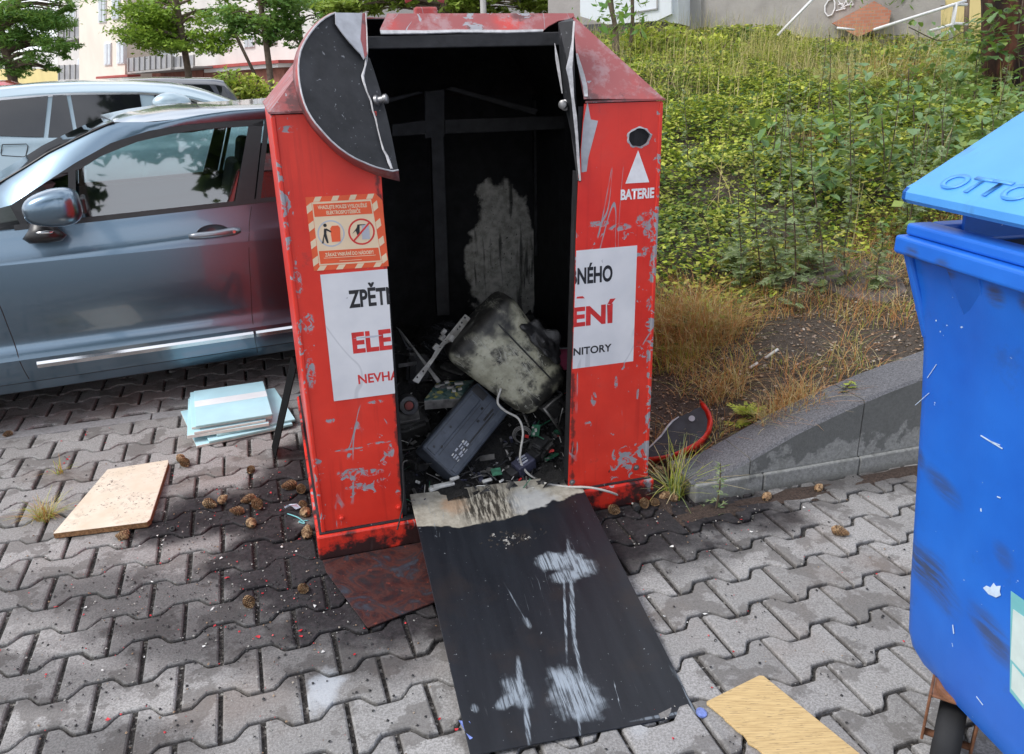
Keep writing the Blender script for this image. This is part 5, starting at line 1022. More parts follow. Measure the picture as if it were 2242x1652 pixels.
# black frame as ring: build strips between outer frame and glass outline
mb = MB()
def ribbon(A, B, k=24):
    def res(P):
        P = np.array(P); d = np.r_[0, np.cumsum(np.linalg.norm(np.diff(P, axis=0), axis=1))]; t = np.linspace(0, d[-1], k); return np.array([np.interp(t, d, P[:, i]) for i in range(3)]).T
    A, B = res(A), res(B); mb.grid([[a, b] for a, b in zip(A, B)])
ribbon(fout[1:8], [g1[1]+[-.08, 0, -.03]]+g1[1:]+[gs(s1-.005, zt-.03)])
ribbon([fout[0], fout[1]], [bl_s(fout[0][0]+.03), g1[1]+[-.10, 0, -.05]], 6)
# quarter-light posts and B pillar
qa, qb = gp(*c1(610, 1375)), gp(*c1(572, 1560)); mb.add([qa+[-.028, 0, 0], qa, np.array(gs(qb[0], blz(qb[0]))), np.array(gs(qb[0]-.03, blz(qb[0])))], [(0, 1, 2, 3)])
bt, bb_ = g1[-1], gs(s_end, blz(s_end)); bt2 = gs(s1-.002, zt-.005); bb2 = gs(oncar(*c1(2052, 1640), .06)[0], blz(1.05)); mb.add([bt, bt2, bb2, bb_], [(0, 1, 2, 3)])
ribbon([gs(s, blz(s)-.004, -.004) for s in np.linspace(fout[0][0], fout[-1][0], 12)], [gs(s, blz(s)+.017, -.004) for s in np.linspace(fout[0][0], fout[-1][0], 12)], 14)
r2 = [gs(s1+.012, zt-.035), gs(s1+.25, zt-.028), gs(s1+.55, zt-.045), gs(s1+.72, zt-.085)]; ribbon(fout[7:], r2+[gs(s1+.86, zt-.2), gs(s1+1.0, zt-.30)])
mb.add([gs(s1+.004, zt-.005), gs(s1+.020, zt-.03), gs(bb2[0]+.03, blz(1.1)), gs(bb2[0]+.008, blz(1.1))], [(0, 1, 2, 3)])
mb.add([r2[-1], gs(s1+.80, zt-.1), gs(s1+.92, blz(2.1)), gs(s1+.84, blz(2.1))], [(0, 1, 2, 3)])
wf = mb.build('window_frame', M['trim'], car, solid=.006)
def mirror_copy(o): c = o.copy(); c.data = o.data.copy(); COL.objects.link(c); c.parent = o.parent; c.data.transform(Matrix(((1, 0, 0, 0), (0, -1, 0, CWD), (0, 0, 1, 0), (0, 0, 0, 1)))); c.data.flip_normals(); return c
def pane(P, name): P = np.array(P)+[0, .004, 0]; return mesh(name, P, [tuple(range(len(P)))[::-1]], M['glass'], car)
panes = [pane(glass1, 'door_glass'), pane([gs(fout[0][0]+.05, blz(0)+.016), g1[1]+[-.115, 0, -.045], qa+[-.03, 0, -.01], gs(qb[0]-.03, blz(qb[0])+.016)], 'quarter_glass'), pane(r2+[gs(s1+.82, blz(2.0)+.016)]+belt_edge(s1+.82, bb2[0]+.03), 'rear_door_glass')]
for o in panes+[wf]: mirror_copy(o)
# roof rail (painted) and roof
rail = [c1(*p) for p in [(0, 1480), (200, 1360), (380, 1245), (520, 1175), (650, 1110), (800, 1040), (920, 990)]]
sil = [oncar(x, y, .215) for x, y in rail]
mid = [oncar(*c1(*p), .185) for p in [(1300, 988), (1600, 932), (1900, 893), (2130, 880)]]
top2 = [oncar(*c1(*p), .42) for p in [(1000, 945), (1300, 890), (1600, 866), (1900, 852), (2130, 842)]]
ext = [(.25, .012), (.55, .0), (.80, -.045), (1.0, -.10), (1.2, -.22)]
mid += [mid[-1]+[d, 0, h] for d, h in ext]; top2 += [top2[-1]+[d, 0, h] for d, h in ext]
mb = MB(); Aout = [fout[0]+[-.12, 0, -.02]]+fout[:6]+fout[7:]
def res(P, k): P = np.array(P); d = np.r_[0, np.cumsum(np.linalg.norm(np.diff(P, axis=0), axis=1))]; t = np.linspace(0, d[-1], k); return np.array([np.interp(t, d, P[:, i]) for i in range(3)]).T
KR = 40; RA, RB = res(Aout, KR), res([sil[0]+[-.14, .02, -.085]]+sil+mid, KR); RM = (RA+RB)/2+[0, -.006, .008]
Gr = [[a, m, b] for a, m, b in zip(RA, RM, RB)]; mb.grid(Gr); mb.grid([[(s, CWD-t, z) for s, t, z in r] for r in Gr], flip=True); mb.build('roof_rail', M['carblue'], car, smooth=True)
mb = MB(); Gr = []
rt1, rt2 = res([sil[-1]]+mid, 16), res([top2[0]+[-.05, 0, -.012]]+top2, 16)
for a, b in zip(rt1, rt2):
    c_ = np.array([b[0]-.05, CWD/2, b[2]+.012]); Gr.append([a, (a*.5+b*.5)+[0, 0, .010], b, c_, (b[0], CWD-b[1], b[2]), ((a[0]+b[0])/2, CWD-(a[1]+b[1])/2, (a[2]+b[2])/2+.010), (a[0], CWD-a[1], a[2])])
Gr = [[(p[0]-.002, p[1], Gr[0][0][2]-.006) for p in Gr[0]]]+Gr; mb.grid(Gr); mb.build('roof', M['carblue'], car, smooth=True)
wsA = [sil[0]+[-.14, .02, -.085]]+sil
offs = [(np.array(p)-np.array(Gr[0][0]))*[1, 1, .0] for p in Gr[0]]; mb = MB(); mb.grid([[np.array(a)+o_ for o_ in offs] for a in wsA]); mb.build('windscreen', M['glass'], car, smooth=True)
mb = MB(); mb.tube([p+[0, -.002, .002] for p in wsA], .004, 5); mb.build('windscreen_seal', M['trim'], car)
mb = MB(); e = res(mid, 12)[-1]; mb.grid([[(e[0], e[1], e[2]), (e[0]+.03, CWD/2, e[2]+.03), (e[0], CWD-e[1], e[2])], [(RE-.03, .14, .80), (RE+.04, CWD/2, .80), (RE-.03, CWD-.14, .80)]]); mb.build('rear_window', M['dglass'], car)
# cabin
mb = MB(); mb.span((-.3, .12, .30), (2.0, CWD-.12, .34)); mb.span((-.25, .10, .34), (-.12, CWD-.10, .84)); mb.span((1.95, .1, .34), (2.1, CWD-.1, .92)); mb.build('cabin_floor', M['cabin'], car)
for y in (.42, 1.16):
    mb = MB(); mb.box((.92, y, .48), (.48, .44, .14), Ry(-.1)); mb.box((1.13, y, .76), (.14, .42, .52), Ry(.28)); mb.build('seat', M['cabin'], car, bevel=.04, seg=3); mb = MB(); mb.box((1.23, y, 1.06), (.10, .24, .16), Ry(.2)); mb.build('headrest', M['cabin'], car, bevel=.035, seg=3)
mb = MB(); mb.box((-.02, CWD/2, .82), (.34, 1.25, .12), Ry(-.1)); mb.build('dashboard', M['cabin'], car, bevel=.03, seg=3)
mb = MB(); cw = np.array([.27, .42, .86]); R = Ry(rad(65)); mb.tube([cw+R@np.array([.165*math.cos(t), .165*math.sin(t), 0]) for t in np.linspace(0, 2*math.pi, 29)], .013, 8, caps=False); mb.box(cw, (.10, .11, .03), R); mb.tube([cw-R@np.array([.15, 0, 0]), cw+R@np.array([.15, 0, 0])], .012, 6); mb.tube([cw, cw+[-.2, 0, -.04]], .03, 8); mb.build('steering_wheel', M['trim'], car)
# seams, strip, sill, handle, mirror
def sidept(s, z, d=-.0015):
    zs = side_profile(s); return np.array([s, float(np.interp(z, [a for a, _ in zs], [b for _, b in zs]))+plan(s)+d, z])
def seam(pts, name='door_seam', w=.0035):
    mb = MB(); P = curve(pts, 5); mb.tube([sidept(s, z, .0005) for s, z in P], w*.6, 5); return mb.build(name, M['trim'], car)
dsm = [oncar(*c4(*p), .02) for p in ((1668, 1140), (1640, 1000), (1622, 700), (1610, 500), (1618, 320), (1640, 180))]; seam([(p[0], p[2]) for p in dsm])
dsf = [oncar(*c4(*p), .02) for p in ((0, 840), (60, 1000), (130, 1190), (200, 1330))]; f0 = dsf[0]; seam([(f0[0]-.04, f0[2]+.22), (f0[0]-.02, f0[2]+.1)]+[(p[0], p[2]) for p in dsf])
seam([(-.2, .2225), (.3, .2225), (.9, .2225), (1.6, .2225)], 'sill_seam', .003)
q0, q1 = oncar(*c4(240, 1220), 0), oncar(*c4(1640, 1020), 0); mb = MB()
for a, b in ((q0[0], q1[0]), (q1[0]+.012, 1.9)):
    K = np.linspace(a, b, 12); hz = lambda s: float(np.interp(s, [q0[0], q1[0]], [q0[2], q1[2]]))
    mb.grid([[sidept(s, hz(s)-.015, -.001), sidept(s, hz(s)-.013, -.010), sidept(s, hz(s)+.004, -.012), sidept(s, hz(s)+.014, -.001)] for s in K], flip=True)
    for s in (a, b): pass
mb.build('chrome_strip', M['chrome'], car, auto=40)
h0, h1 = oncar(*c4(1225, 393), .0), oncar(*c4(1555, 352), .0)
hm = (h0+h1)/2; mb = MB(); mb.lathe([(0, .0), (.060, .0), (.064, -.002), (.064, .0), (0, .003)], 24, sidept(hm[0]-.005, hm[2], -.0012), np.array([[1.15, 0, 0], [0, 0, 1], [0, -.62, 0]])); hd = mb.build('recess_shade', M['cardark'], car, smooth=True)  # flat black disc, shade of the handle recess put into its colour
mb = MB(); P = [sidept(h0[0]+(h1[0]-h0[0])*t, h0[2]+(h1[2]-h0[2])*t, -.012-.020*math.sin(math.pi*t)) for t in np.linspace(0, 1, 9)]; mb.tube(P, [.011, .015, .016, .016, .016, .017, .018, .018, .013], 10); mb.build('door_handle', M['handle'], car, smooth=True)
mb = MB(); mb.lathe([(0, -.002), (.007, -.002), (.007, .003), (0, .003)], 12, P[-2]+[0, -.017, 0], Rx(rad(90))); mb.build('lock', M['chrome'], car)
# mirror
mo = lambda p, t: oncar(*c4(*p), t)
mc = (mo((150, 240), -.16)+mo((525, 170), -.16))/2; mw = np.linalg.norm(mo((150, 240), -.16)-mo((525, 170), -.16)); mh = mo((300, 100), -.16)[2]-mo((260, 365), -.16)[2]
bm = bmesh.new(); bmesh.ops.create_icosphere(bm, subdivisions=4, radius=1)
for v in bm.verts:
    x, y, z = v.co; f = lambda a, p: math.copysign(abs(a)**p, a)
    x, y, z = f(x, .62), f(y, .8), f(z, .70)
    zz_ = z*(1-.22*max(0, -x)*1.)+(.10*x); zz_ -= .25*max(0, -z)*(x)*.6
    v.co = (x*mw*.5, y*.085, zz_*mh*.47)
me = bpy.data.meshes.new('mirror_shell'); bm.to_mesh(me); bm.free(); me.materials.append(M['carblue']); me.polygons.foreach_set('use_smooth', [True]*len(me.polygons)); ms = link(bpy.data.objects.new('wing_mirror', me), car); ms.location = mc; ms.rotation_euler = (0, rad(-4), rad(-8))
mb = MB(); mb.lathe([(.0, -.09), (.055, -.085), (.075, -.05), (.05, 0), (.035, .06), (0, .07)], 18, np.array([mc[0]-.06, -.035, mc[2]-mh*.5-.02]), np.array([[1.1, 0, 0], [0, 1., 0], [0, -.2, .62]])); mb.build('mirror_foot', M['trim'], car, smooth=True)
mb = MB(); mb.lathe([(0, -.02), (.028, -.012), (.03, .01), (0, .02)], 12, np.array([mc[0]-.05, -.105, mc[2]-mh*.5-.022]), np.diag([1.1, .4, .35])); mb.build('indicator', M['chrome'], car, smooth=True)
mb = MB(); mb.box((mc[0]+mw*.5, .0, mc[2]-.012), (.02, .14, mh*.42)); mb.build('mirror_glass', M['trim'], car, bevel=.008)
def wheel(par, s, t, R_=.295, W_=.19):
    mb = MB(); pr_ = [(R_*.62, -W_/2), (R_*.93, -W_/2), (R_, -W_*.36), (R_, W_*.36), (R_*.93, W_/2), (R_*.62, W_/2)]; Rm = Rx(rad(90)); mb.lathe(pr_, 36, (s, t+W_/2, R_+.001), Rm); wh = mb.build('wheel', M['wheelrub'], par, auto=40)
    mb = MB(); mb.lathe([(R_*.62, W_*.42), (R_*.58, W_*.42), (R_*.5, .05), (R_*.15, .06), (0, .06)], 30, (s, t+W_/2, R_+.001), Rm)
    for k in range(5): a = 2*math.pi*k/5; mb.box(np.array([s, t+.018, R_+.001])+np.array([math.cos(a), 0, math.sin(a)])*R_*.33, (R_*.55, .02, R_*.16), Ry(-a))
    mb.build('rim', M['alloy'], wh)
    mb = MB(); mb.lathe([(0, -.002), (R_*1.10, -.002), (R_*1.10, .02), (0, .02)], 36, (s, t-.006 if t < .5 else t+.2, R_+.012), Rx(rad(-90))); mb.build('wheel_arch', M['trim'], par)
for s in (-.50, 1.95): wheel(car, s, .022); wheel(car, s, CWD-.21)

# --- generic parked car: rounded loft with dark glazing
def simple_car(name, label, O, A, L, Wd, top, belt, paint, wins, hub=.30, extra=None):
    root = thing(name, label, 'car', O, A); mb = MB(); G = []; n_ = 40
    def tp(s): return float(np.interp(s, [p[0] for p in top], [p[1] for p in top]))
    for s in np.linspace(0, L, n_):
        T = tp(s); b = min(belt(s), T-.02); e = .16*max(0, 1-s/.45)**2+.14*max(0, 1-(L-s)/.4)**2; h = max(.07, T-b); k = 1.; r = [(e+.05, .20), (e+.01, .32), (e, .55), (e+.01, b-.12), (e+.035, b-.02), (e+.05, b)]
        r += [(e+.05+.30*(h-.06)*k, max(b, T-.06)), (e+.05+.30*h*k+.05, T-.018), (e+.05+.30*h*k+.16, T), (Wd/2, T+.015)]; r = [(s, t, z) for t, z in r]; G.append(r+[(s, Wd-t, z) for s, t, z in r[-2::-1]])
    mb.grid(G, flip=True); mb.F += [tuple(range(len(G[0])))[::-1], tuple(range((n_-1)*len(G[0]), n_*len(G[0])))]; mb.I += [0, 0]; mb.build('body', paint, root, auto=30)
    for nm, poly, mt in wins:
        for sd_ in (0, 1):
            P = []
            for s, z in poly: t = .05+.30*(z-belt(s))-.006+.16*max(0, 1-s/.45)**2+.14*max(0, 1-(L-s)/.4)**2; P.append((s, t if not sd_ else Wd-t, z))
            mb = MB(); mb.prism(P, (0, .004 if not sd_ else -.004, 0)); mb.build(nm, mt, root)
    for s in (.75, L-.85): wheel(root, s, .01, hub); wheel(root, s, Wd-.2, hub)
    return root
# --- cars behind
EO = np.array([-2.25, 5.75, 0]); EA = rad(22); es = np.array([math.cos(EA), math.sin(EA), 0]); en = np.array([-math.sin(EA), math.cos(EA), 0])
def onest(p, off=.1, O=None):
    O = EO if O is None else O; d = onplane(*c1(*p), O+en*off, en)-O; return float(d@es), float(d@en), float(d[2])
tl = [onest(p, .55)[::2] for p in ((0, 712), (300, 680), (700, 664), (1100, 664), (1400, 680), (1600, 720), (1800, 790), (1950, 850))]
bel = onest((360, 1108), .06)[2]
sL = tl[0][0]-1.5; O2 = EO+es*sL
top = [(0, bel-.12), (.12, bel+.05), (.45, tl[0][1]-.06), (1.0, tl[0][1]-.008)]+[(s-sL, z) for s, z in tl]; sx1 = top[-1][0]; top += [(sx1+.45, bel+.02), (sx1+.8, bel-.02), (sx1+1.35, bel-.12), (sx1+1.5, bel-.3)]
def ew(pts, off=.13): return [(lambda q: (q[0]-sL, q[2]))(onest(p, off)) for p in pts]
wins = [('side_window', ew(P), M['dglass']) for P in ([(-260, 850), (0, 812), (390, 776), (365, 1105), (-260, 1085)], [(428, 772), (538, 769), (612, 1108), (402, 1106)], [(572, 768), (1128, 763), (1190, 1112), (642, 1110)], [(1244, 768), (1400, 782), (1560, 818), (1700, 858), (1780, 905), (1830, 1010), (1320, 1112)])]
wins.append(('window_trim', ew([(-300, 835), (0, 792), (600, 752), (1150, 748), (1400, 766), (1600, 812), (1740, 852), (1850, 905), (1720, 880), (1560, 822), (1400, 786), (1150, 766), (600, 770), (0, 814), (-300, 850)], .14), M['chrome']))
est = simple_car('parked_car', 'pale silver blue estate car parked behind the grey blue one, dark tinted windows', O2, EA, sx1+1.5, 1.72, top, lambda s: bel, M['carsilver'], wins)
mb = MB(); ff = ew([(20, 1170), (215, 1165), (228, 1180), (210, 1262), (190, 1270), (15, 1258), (10, 1240)], .02)
P = [np.array([s, .012, z]) for s, z in ff]; mb.tube(P+[P[0]], .003, 5); mb.build('fuel_flap', M['trim'], est)
mm_ = onest((1390, 845), -.12); bm = bmesh.new(); bmesh.ops.create_icosphere(bm, subdivisions=3, radius=1)
for v in bm.verts: v.co = (v.co.x*.125, v.co.y*.07, v.co.z*.075)
me = bpy.data.meshes.new('wing_mirror'); bm.to_mesh(me); bm.free(); me.materials.append(M['carsilver']); me.polygons.foreach_set('use_smooth', [True]*len(me.polygons)); o = link(bpy.data.objects.new('wing_mirror', me), est); o.location = (mm_[0]-sL, -.10, mm_[2])
DO_ = np.array([-3.4, 9.2, 0])
dt = [onest(p, .6, DO_)[::2] for p in ((600, 672), (900, 645), (1300, 632), (1750, 640), (1810, 658), (1875, 745), (1940, 845))]
sD = dt[0][0]-2.0; db = onest((1500, 830), .1, DO_)[2]
dw = [('side_window', [(s-sD, z) for s, _, z in (onest(p, .2, DO_) for p in ((1000, 690), (1470, 684), (1690, 690), (1760, 800), (1000, 830)))], M['dglass']), ('side_window', [(s-sD, z) for s, _, z in (onest(p, .2, DO_) for p in ((1740, 692), (1790, 700), (1850, 790), (1790, 800)))], M['dglass'])]
simple_car('parked_car', 'dark car with a boxy roof parked farthest back behind the silver estate', DO_+es*sD, EA, dt[-1][0]-sD+.12, 1.75, [(0, db-.1), (1.2, db), (1.9, dt[0][1]-.05)]+[(s-sD, z) for s, z in dt]+[(dt[-1][0]-sD+.12, db-.3)], lambda s: db, M['cardark'], dw)
RO = np.array([-6.2, 11.0, 0]); r1_ = onest((80, 652), .6, RO); simple_car('parked_car', 'red car of which only the roof shows at the left edge behind the silver estate', RO+es*(r1_[0]-2.6), EA, 4.0, 1.7, [(0, .7), (.8, .95), (1.6, r1_[2]-.05), (2.1, r1_[2]), (2.6, r1_[2]-.01), (3.4, 1.0), (4., .7)], lambda s: .95, M['carred'], [('side_window', [(1.5, 1.0), (1.75, r1_[2]-.1), (2.9, r1_[2]-.12), (3.2, 1.0)], M['dglass'])])

# ================================================================ BUILDINGS
M['render'] = plain('beige_render', (.74, .67, .58), .9, 0, .08, .6); M['render2'] = plain('grey_beige_render', (.62, .59, .56), .9, 0, .1, .8); M['win'] = plain('pale_window_glass', (.42, .46, .50), .12, 0, .2, 3, .8); M['wframe'] = plain('white_window_frame', (.70, .70, .70), .6, 0, .05, 5); M['railp'] = plain('grey_balcony_panel', (.30, .30, .31), .6, 0, .2, 2); M['slab'] = plain('concrete_slab', (.34, .33, .32), .9, 0, .15, 2); M['redledge'] = plain('red_ledge', (.36, .06, .05), .7, 0, .15, 3); M['yellowr'] = plain('yellow_render', (.70, .58, .26), .9, 0, .08, .5); M['whiter'] = plain('white_render', (.72, .71, .68), .9, 0, .06, 1); M['brickbase'] = plain('brick_base', (.26, .10, .07), .9, 0, .3, 4)
fdir = np.array([.656, -.755, 0]); fdir /= np.linalg.norm(fdir); fnm = np.array([fdir[1], -fdir[0], 0])*1.
if fnm[1] > 0: fnm = -fnm           # towards the viewer
FP = np.array([-23., 44., 0])
def onF(p, out=0., P0=None): return onplane(*c1(*p), (FP if P0 is None else P0)+fnm*out, fnm)
ab = thing('apartment_building', 'beige block of flats with balconies far behind the parked cars', 'building', FP)
def fpart(px, out, th, name, mat, par=None, lo=None, P0=None):
    P = [onF(p, out, P0) for p in px]
    if lo is not None: P = [np.array([p[0], p[1], lo]) if k in (0, 1) and False else p for k, p in enumerate(P)]
    mb = MB(); mb.prism([p-FP for p in P], -fnm*th); return mb.build(name, mat, par or ab)
fpart([(640, 900), (640, -1500), (1010, -1500), (1010, 900)], 0, 12, 'wall', M['render']); fpart([(1010, 900), (1010, -1500), (2600, -1500), (2600, 900)], -1.2, 11, 'wall', M['render2']); fpart([(470, 900), (470, -1500), (640, -1500), (640, 900)], -1.6, 9, 'wall', M['render2'])
def fwin(x0, y0, x1, y1, out, sl=-.06):
    f = fpart([(x0, y1), (x0, y0), (x1, y0+sl*(x1-x0)), (x1, y1+sl*(x1-x0))], out+.05, .12, 'window', M['wframe']); dx, dy = (x1-x0)*.12, (y1-y0)*.05
    for a, b in ((x0+dx, (x0+x1)/2-dx*.5), ((x0+x1)/2+dx*.5, x1-dx)): o = fpart([(a, y1-dy), (a, y0+dy), (b, y0+dy+sl*(b-x0)), (b, y1-dy+sl*(b-x0))], out+.07, .05, 'pane', M['win'], f)
for x0, y0, x1, y1, out in ((838, 350, 895, 532, 0), (940, 330, 1002, 522, 0), (790, -20, 852, 186, 0), (898, -30, 965, 160, 0), (1060, 20, 1160, 200, -1.2), (1965, 285, 2050, 388, -1.2), (1750, 300, 1860, 410, -1.2), (2150, 240, 2230, 360, -1.2), (1300, 330, 1420, 470, -1.2), (1120, 340, 1200, 480, -1.2), (520, 90, 610, 220, -1.6), (620, 480, 690, 530, -1.6)): fwin(x0, y0, x1, y1, out)
def balcony(x0, y0, x1, y1, rh, out0, dep, sl):
    d = lambda x: sl*(x-x0)
    fpart([(x0, y1+14), (x0, y1), (x1, y1+d(x1)), (x1, y1+d(x1)+14)], out0+dep, dep, 'balcony_slab', M['slab'])
    rl_ = fpart([(x0, y1-4), (x0, y1-rh), (x1, y1-rh+d(x1)), (x1, y1-4+d(x1))], out0+dep-.05, .04, 'balcony_railing', M['railp'])
    k = int(abs(x1-x0)/42)
    for q in range(k+1):
        x = x0+(x1-x0)*q/max(1, k); fpart([(x-3, y1-2+d(x)), (x-3, y1-rh-4+d(x)), (x+3, y1-rh-4+d(x)), (x+3, y1-2+d(x))], out0+dep, .06, 'rail_post', M['slab'], rl_)
balcony(1030, 0, 1380, 585, 112, -1.2, 1.4, -.09); balcony(1395, 0, 1560, 552, 90, -1.2, 1.3, -.09); balcony(470, 0, 690, 650, 118, -1.6, 1.5, -.04); balcony(465, 0, 680, 335, 150, -1.6, 1.5, -.22)
fpart([(775, 640), (775, 622), (1030, 604), (1030, 622)], .5, .5, 'red_ledge', M['redledge']); fpart([(1650, 560), (1650, 536), (2250, 486), (2250, 512)], -.6, .6, 'red_ledge', M['redledge']); fpart([(1650, 590), (1650, 562), (2250, 514), (2250, 545)], -.7, .5, 'ledge_face', M['whiter']); fpart([(1650, 900), (1650, 592), (2300, 545), (2300, 900)], -1.0, .3, 'brick_base', M['brickbase'])
fpart([(1030, 900), (1030, 610), (1640, 568), (1640, 900)], -1.1, .3, 'shaded_base', M['brickbase'])  # dark brick colour stands in for shade below the balconies
FY = FP+np.array([-12, 22, 0])
yb_ = thing('yellow_house', 'low pale yellow and white house beyond the car park at the far left', 'building', FY)
for px, th, nm, mt in (([(-600, 900), (-600, 560), (468, 560), (468, 900)], 8, 'wall', M['yellowr']), ([(-600, 558), (-600, 380), (468, 440), (468, 558)], 8, 'upper_wall', M['whiter'])):
    P = [onF(p, 0, FY)-FY for p in px]; mb = MB(); mb.prism(P, -fnm*th); mb.build(nm, mt, yb_)
# right building above the slope
c3 = lambda p: (1634.8+p[0]*.27095, p[1]*.27095); c2 = lambda p: (1204.6+p[0]*.1919, p[1]*.1919)
gd = np.array([math.cos(rad(-22)), math.sin(rad(-22)), 0]); gn = np.array([gd[1], -gd[0], 0]); gn = gn if gn[1] < 0 else -gn
GP = atY(1650, 60, 11.5)*np.array([1, 1, 0])
def onG(p, out=0.): return onplane(*p, GP+gn*out, gn)
n = NT('bush_hammered_concrete'); c = n.ramp(n.noise(3, 6, rough=.65), (.3, (.30, .28, .265)), (.7, (.42, .395, .375))); n.bump(n.noise(40, 5), .3, .01); M['gconc'] = n.done(c, .9)
M['balcw'] = plain('white_balcony_panel', (.66, .70, .75), .6, 0, .06, 2); M['tilered'] = None
n = NT('red_brick_slope'); b = n.n('TexBrick'); n.set(b.inputs['Vector'], n.map((1, 1, 1), (rad(90), 0, 0))); b.inputs['Scale'].default_value = 7; b.inputs['Color1'].default_value = (.42, .16, .10, 1); b.inputs['Color2'].default_value = (.50, .22, .14, 1); b.inputs['Mortar'].default_value = (.30, .24, .20, 1); M['tilered'] = n.done(b.outputs[0], .9)
rb_o = thing('concrete_building', 'pale concrete building with a white balcony at the top of the green slope', 'building', GP)
def gpart(px, out, th, name, mat, par=None, off=None): mb = MB(); mb.prism([onG(p, out)-GP for p in px], -gn*th if off is None else off); return mb.build(name, mat, par or rb_o)
gpart([(1200, 220), (1200, -700), (2060, -700), (2060, 220)], 0, 5, 'wall', M['gconc'])
gpart([(1505, 220), (1505, -700), (1535, -700), (1535, 220)], .06, .05, 'pilaster', M['slab'])
gpart([(1270, 36), (1270, -60), (1470, -60), (1470, 31), (1438, 46), (1330, 54)], 1.0, .10, 'balcony_front', M['balcw']); gpart([(1438, 46), (1438, -60), (1485, -60), (1485, 52)], .9, .85, 'balcony_side', M['balcw'])
gpart([(1340, 36), (1340, 34), (1440, 18), (1440, 21)], 1.02, .02, 'balcony_trim', M['railp']); gpart([(1437, 20), (1437, -60), (1440, -60), (1440, 20)], 1.02, .02, 'balcony_trim', M['railp'])
gpart([(1230, 200), (1230, 58), (1440, 44), (1482, 50), (1482, 200)], .1, .05, 'cellar_opening', M['cardark'])
gpart([c3(p) for p in ((690, 190), (1030, 10), (1170, 90), (1150, 190), (900, 300))], .25, .22, 'brick_slope', M['tilered'])
# graffiti strokes
def stroke(px, w_): mb = MB(); mb.tube([onG(c3(p), .012)-GP for p in px], w_, 5); mb.build('graffiti', M['whiteink'], rb_o)
stroke([(700, -8), (660, 5), (632, 50), (632, 100), (655, 132), (690, 120), (712, 70), (712, 20), (700, -8)], .010)
for px in ([(740, 10), (780, 60), (800, 10)], [(760, 70), (820, 40), (860, 45)], [(800, 0), (820, 50), (850, 10), (862, 40)], [(740, 40), (775, 30), (790, 78)], [(720, 90), (760, 80), (800, 68)]): stroke(px, .007)
YP = GP+np.array([6.5, 7, 0])
yh = thing('yellow_house', 'yellow ochre house wall behind the railing at the upper right', 'building', YP)
P = [onplane(*p, YP, gn)-YP for p in ((1880, 260), (1880, -400), (2500, -400), (2500, 260))]; mb = MB(); mb.prism(P, -gn*6); mb.build('wall', M['yellowr'], yh)
for p0, p1 in (((1560, 0), (1605, 45)), ((1420, -10), (1440, 40))): mb = MB(); mb.prism([onplane(*c3(p), YP+gn*.05, gn)-YP for p in ((p0[0], p1[1]), p0, (p1[0], p0[1]), p1)], gn*-.1); mb.build('window', M['slab'], yh)

# ================================================================ HILL LOOKUP
def hit(x, y, lift=0.):
    d = ray(x, y); d = d/np.linalg.norm(d)
    for t in np.arange(1.5, 30, .02):
        p = EYE+d*t
        if p[2] < float(hill(p[0], p[1]))+lift: return p
    return EYE+d*12
# railing
M['whitepipe'] = plain('white_painted_pipe', (.68, .68, .68), .45, 0, .08, 20)
def onR(p): return onplane(*c3(p), atY(2050, 60, 9.6), np.array([.35, -.94, 0]))
rl0 = onR((1670, 300)); rail_o = thing('railing', 'white pipe railing climbing the slope at the upper right', 'railing', rl0)
for px, nm in (([(1030, 242), (1600, 62), (1770, 8)], 'handrail'), ([(1480, 252), (1690, 192), (1780, 198)], 'handrail'), ([(1520, 305), (1680, 240)], 'handrail'), ([(1690, 30), (1645, 330)], 'post'), ([(1660, 40), (1780, 40)], 'handrail')):
    mb = MB(); mb.tube([onR(p)-rl0 for p in px], .022 if nm == 'post' else .016, 8); mb.build(nm, M['whitepipe'], rail_o, smooth=True)
s0_ = onplane(*c3((250, 290)), atY(1700, 80, 9.2), np.array([0, -1., 0])); s1_ = onplane(*c3((530, 0)), atY(1700, 80, 9.2), np.array([0, -1., 0])); mb = MB(); mb.tube([s0_, s1_+(s1_-s0_)*.4], .016, 6); o = mb.build('leaning_pole', M['whitepipe'], smooth=True); tag(o, 'white pole leaning against the concrete wall above the dry grass', 'pole')
s0_ = onplane(*c3((730, 228)), atY(1700, 80, 8.6), np.array([0, -1., 0])); s1_ = onplane(*c3((870, 243)), atY(1700, 80, 8.6), np.array([0, -1., 0])); mb = MB(); mb.tube([s0_, s1_], .012, 6); o = mb.build('fallen_pole', M['whitepipe'], smooth=True); tag(o, 'short white pole lying in the dry grass below the brick slope', 'pole')

# ================================================================ PLANTS
def leafmat(name, cols, rough=.5, tr=.35, patch=0.):
    n = NT(name); c = n.ramp(n.rnd(), *[(i/(len(cols)-1), c) for i, c in enumerate(cols)])
    if patch: c = n.mix(n.m_('MULTIPLY', n.step(n.noise(1.6, 4), .48, .62), patch), c, (.055, .12, .028)); c = n.mix(n.m_('MULTIPLY', n.step(n.noise(2.3, 3, n.map((1, 1, 1), (0, 0, 0), (7, 3, 1))), .54, .66), patch*.8), c, (.55, .50, .14))
    m = n.done(c, rough, 0, .35)
    t = n.n('BsdfTranslucent'); n.set(t.inputs['Color'], n.mix(.5, c, (.35, .45, .06))); mxs = n.n('MixShader'); mxs.inputs[0].default_value = tr
    n.t.links.new(n.b.outputs[0], mxs.inputs[1]); n.t.links.new(t.outputs[0], mxs.inputs[2]); n.t.links.new(mxs.outputs[0], n.t.nodes['Material Output'].inputs['Surface']); return m
M['cover'] = leafmat('ground_cover_leaf', [(.15, .22, .026), (.30, .40, .04), (.46, .53, .06), (.58, .60, .10), (.32, .40, .05), (.50, .46, .11)], patch=.55)
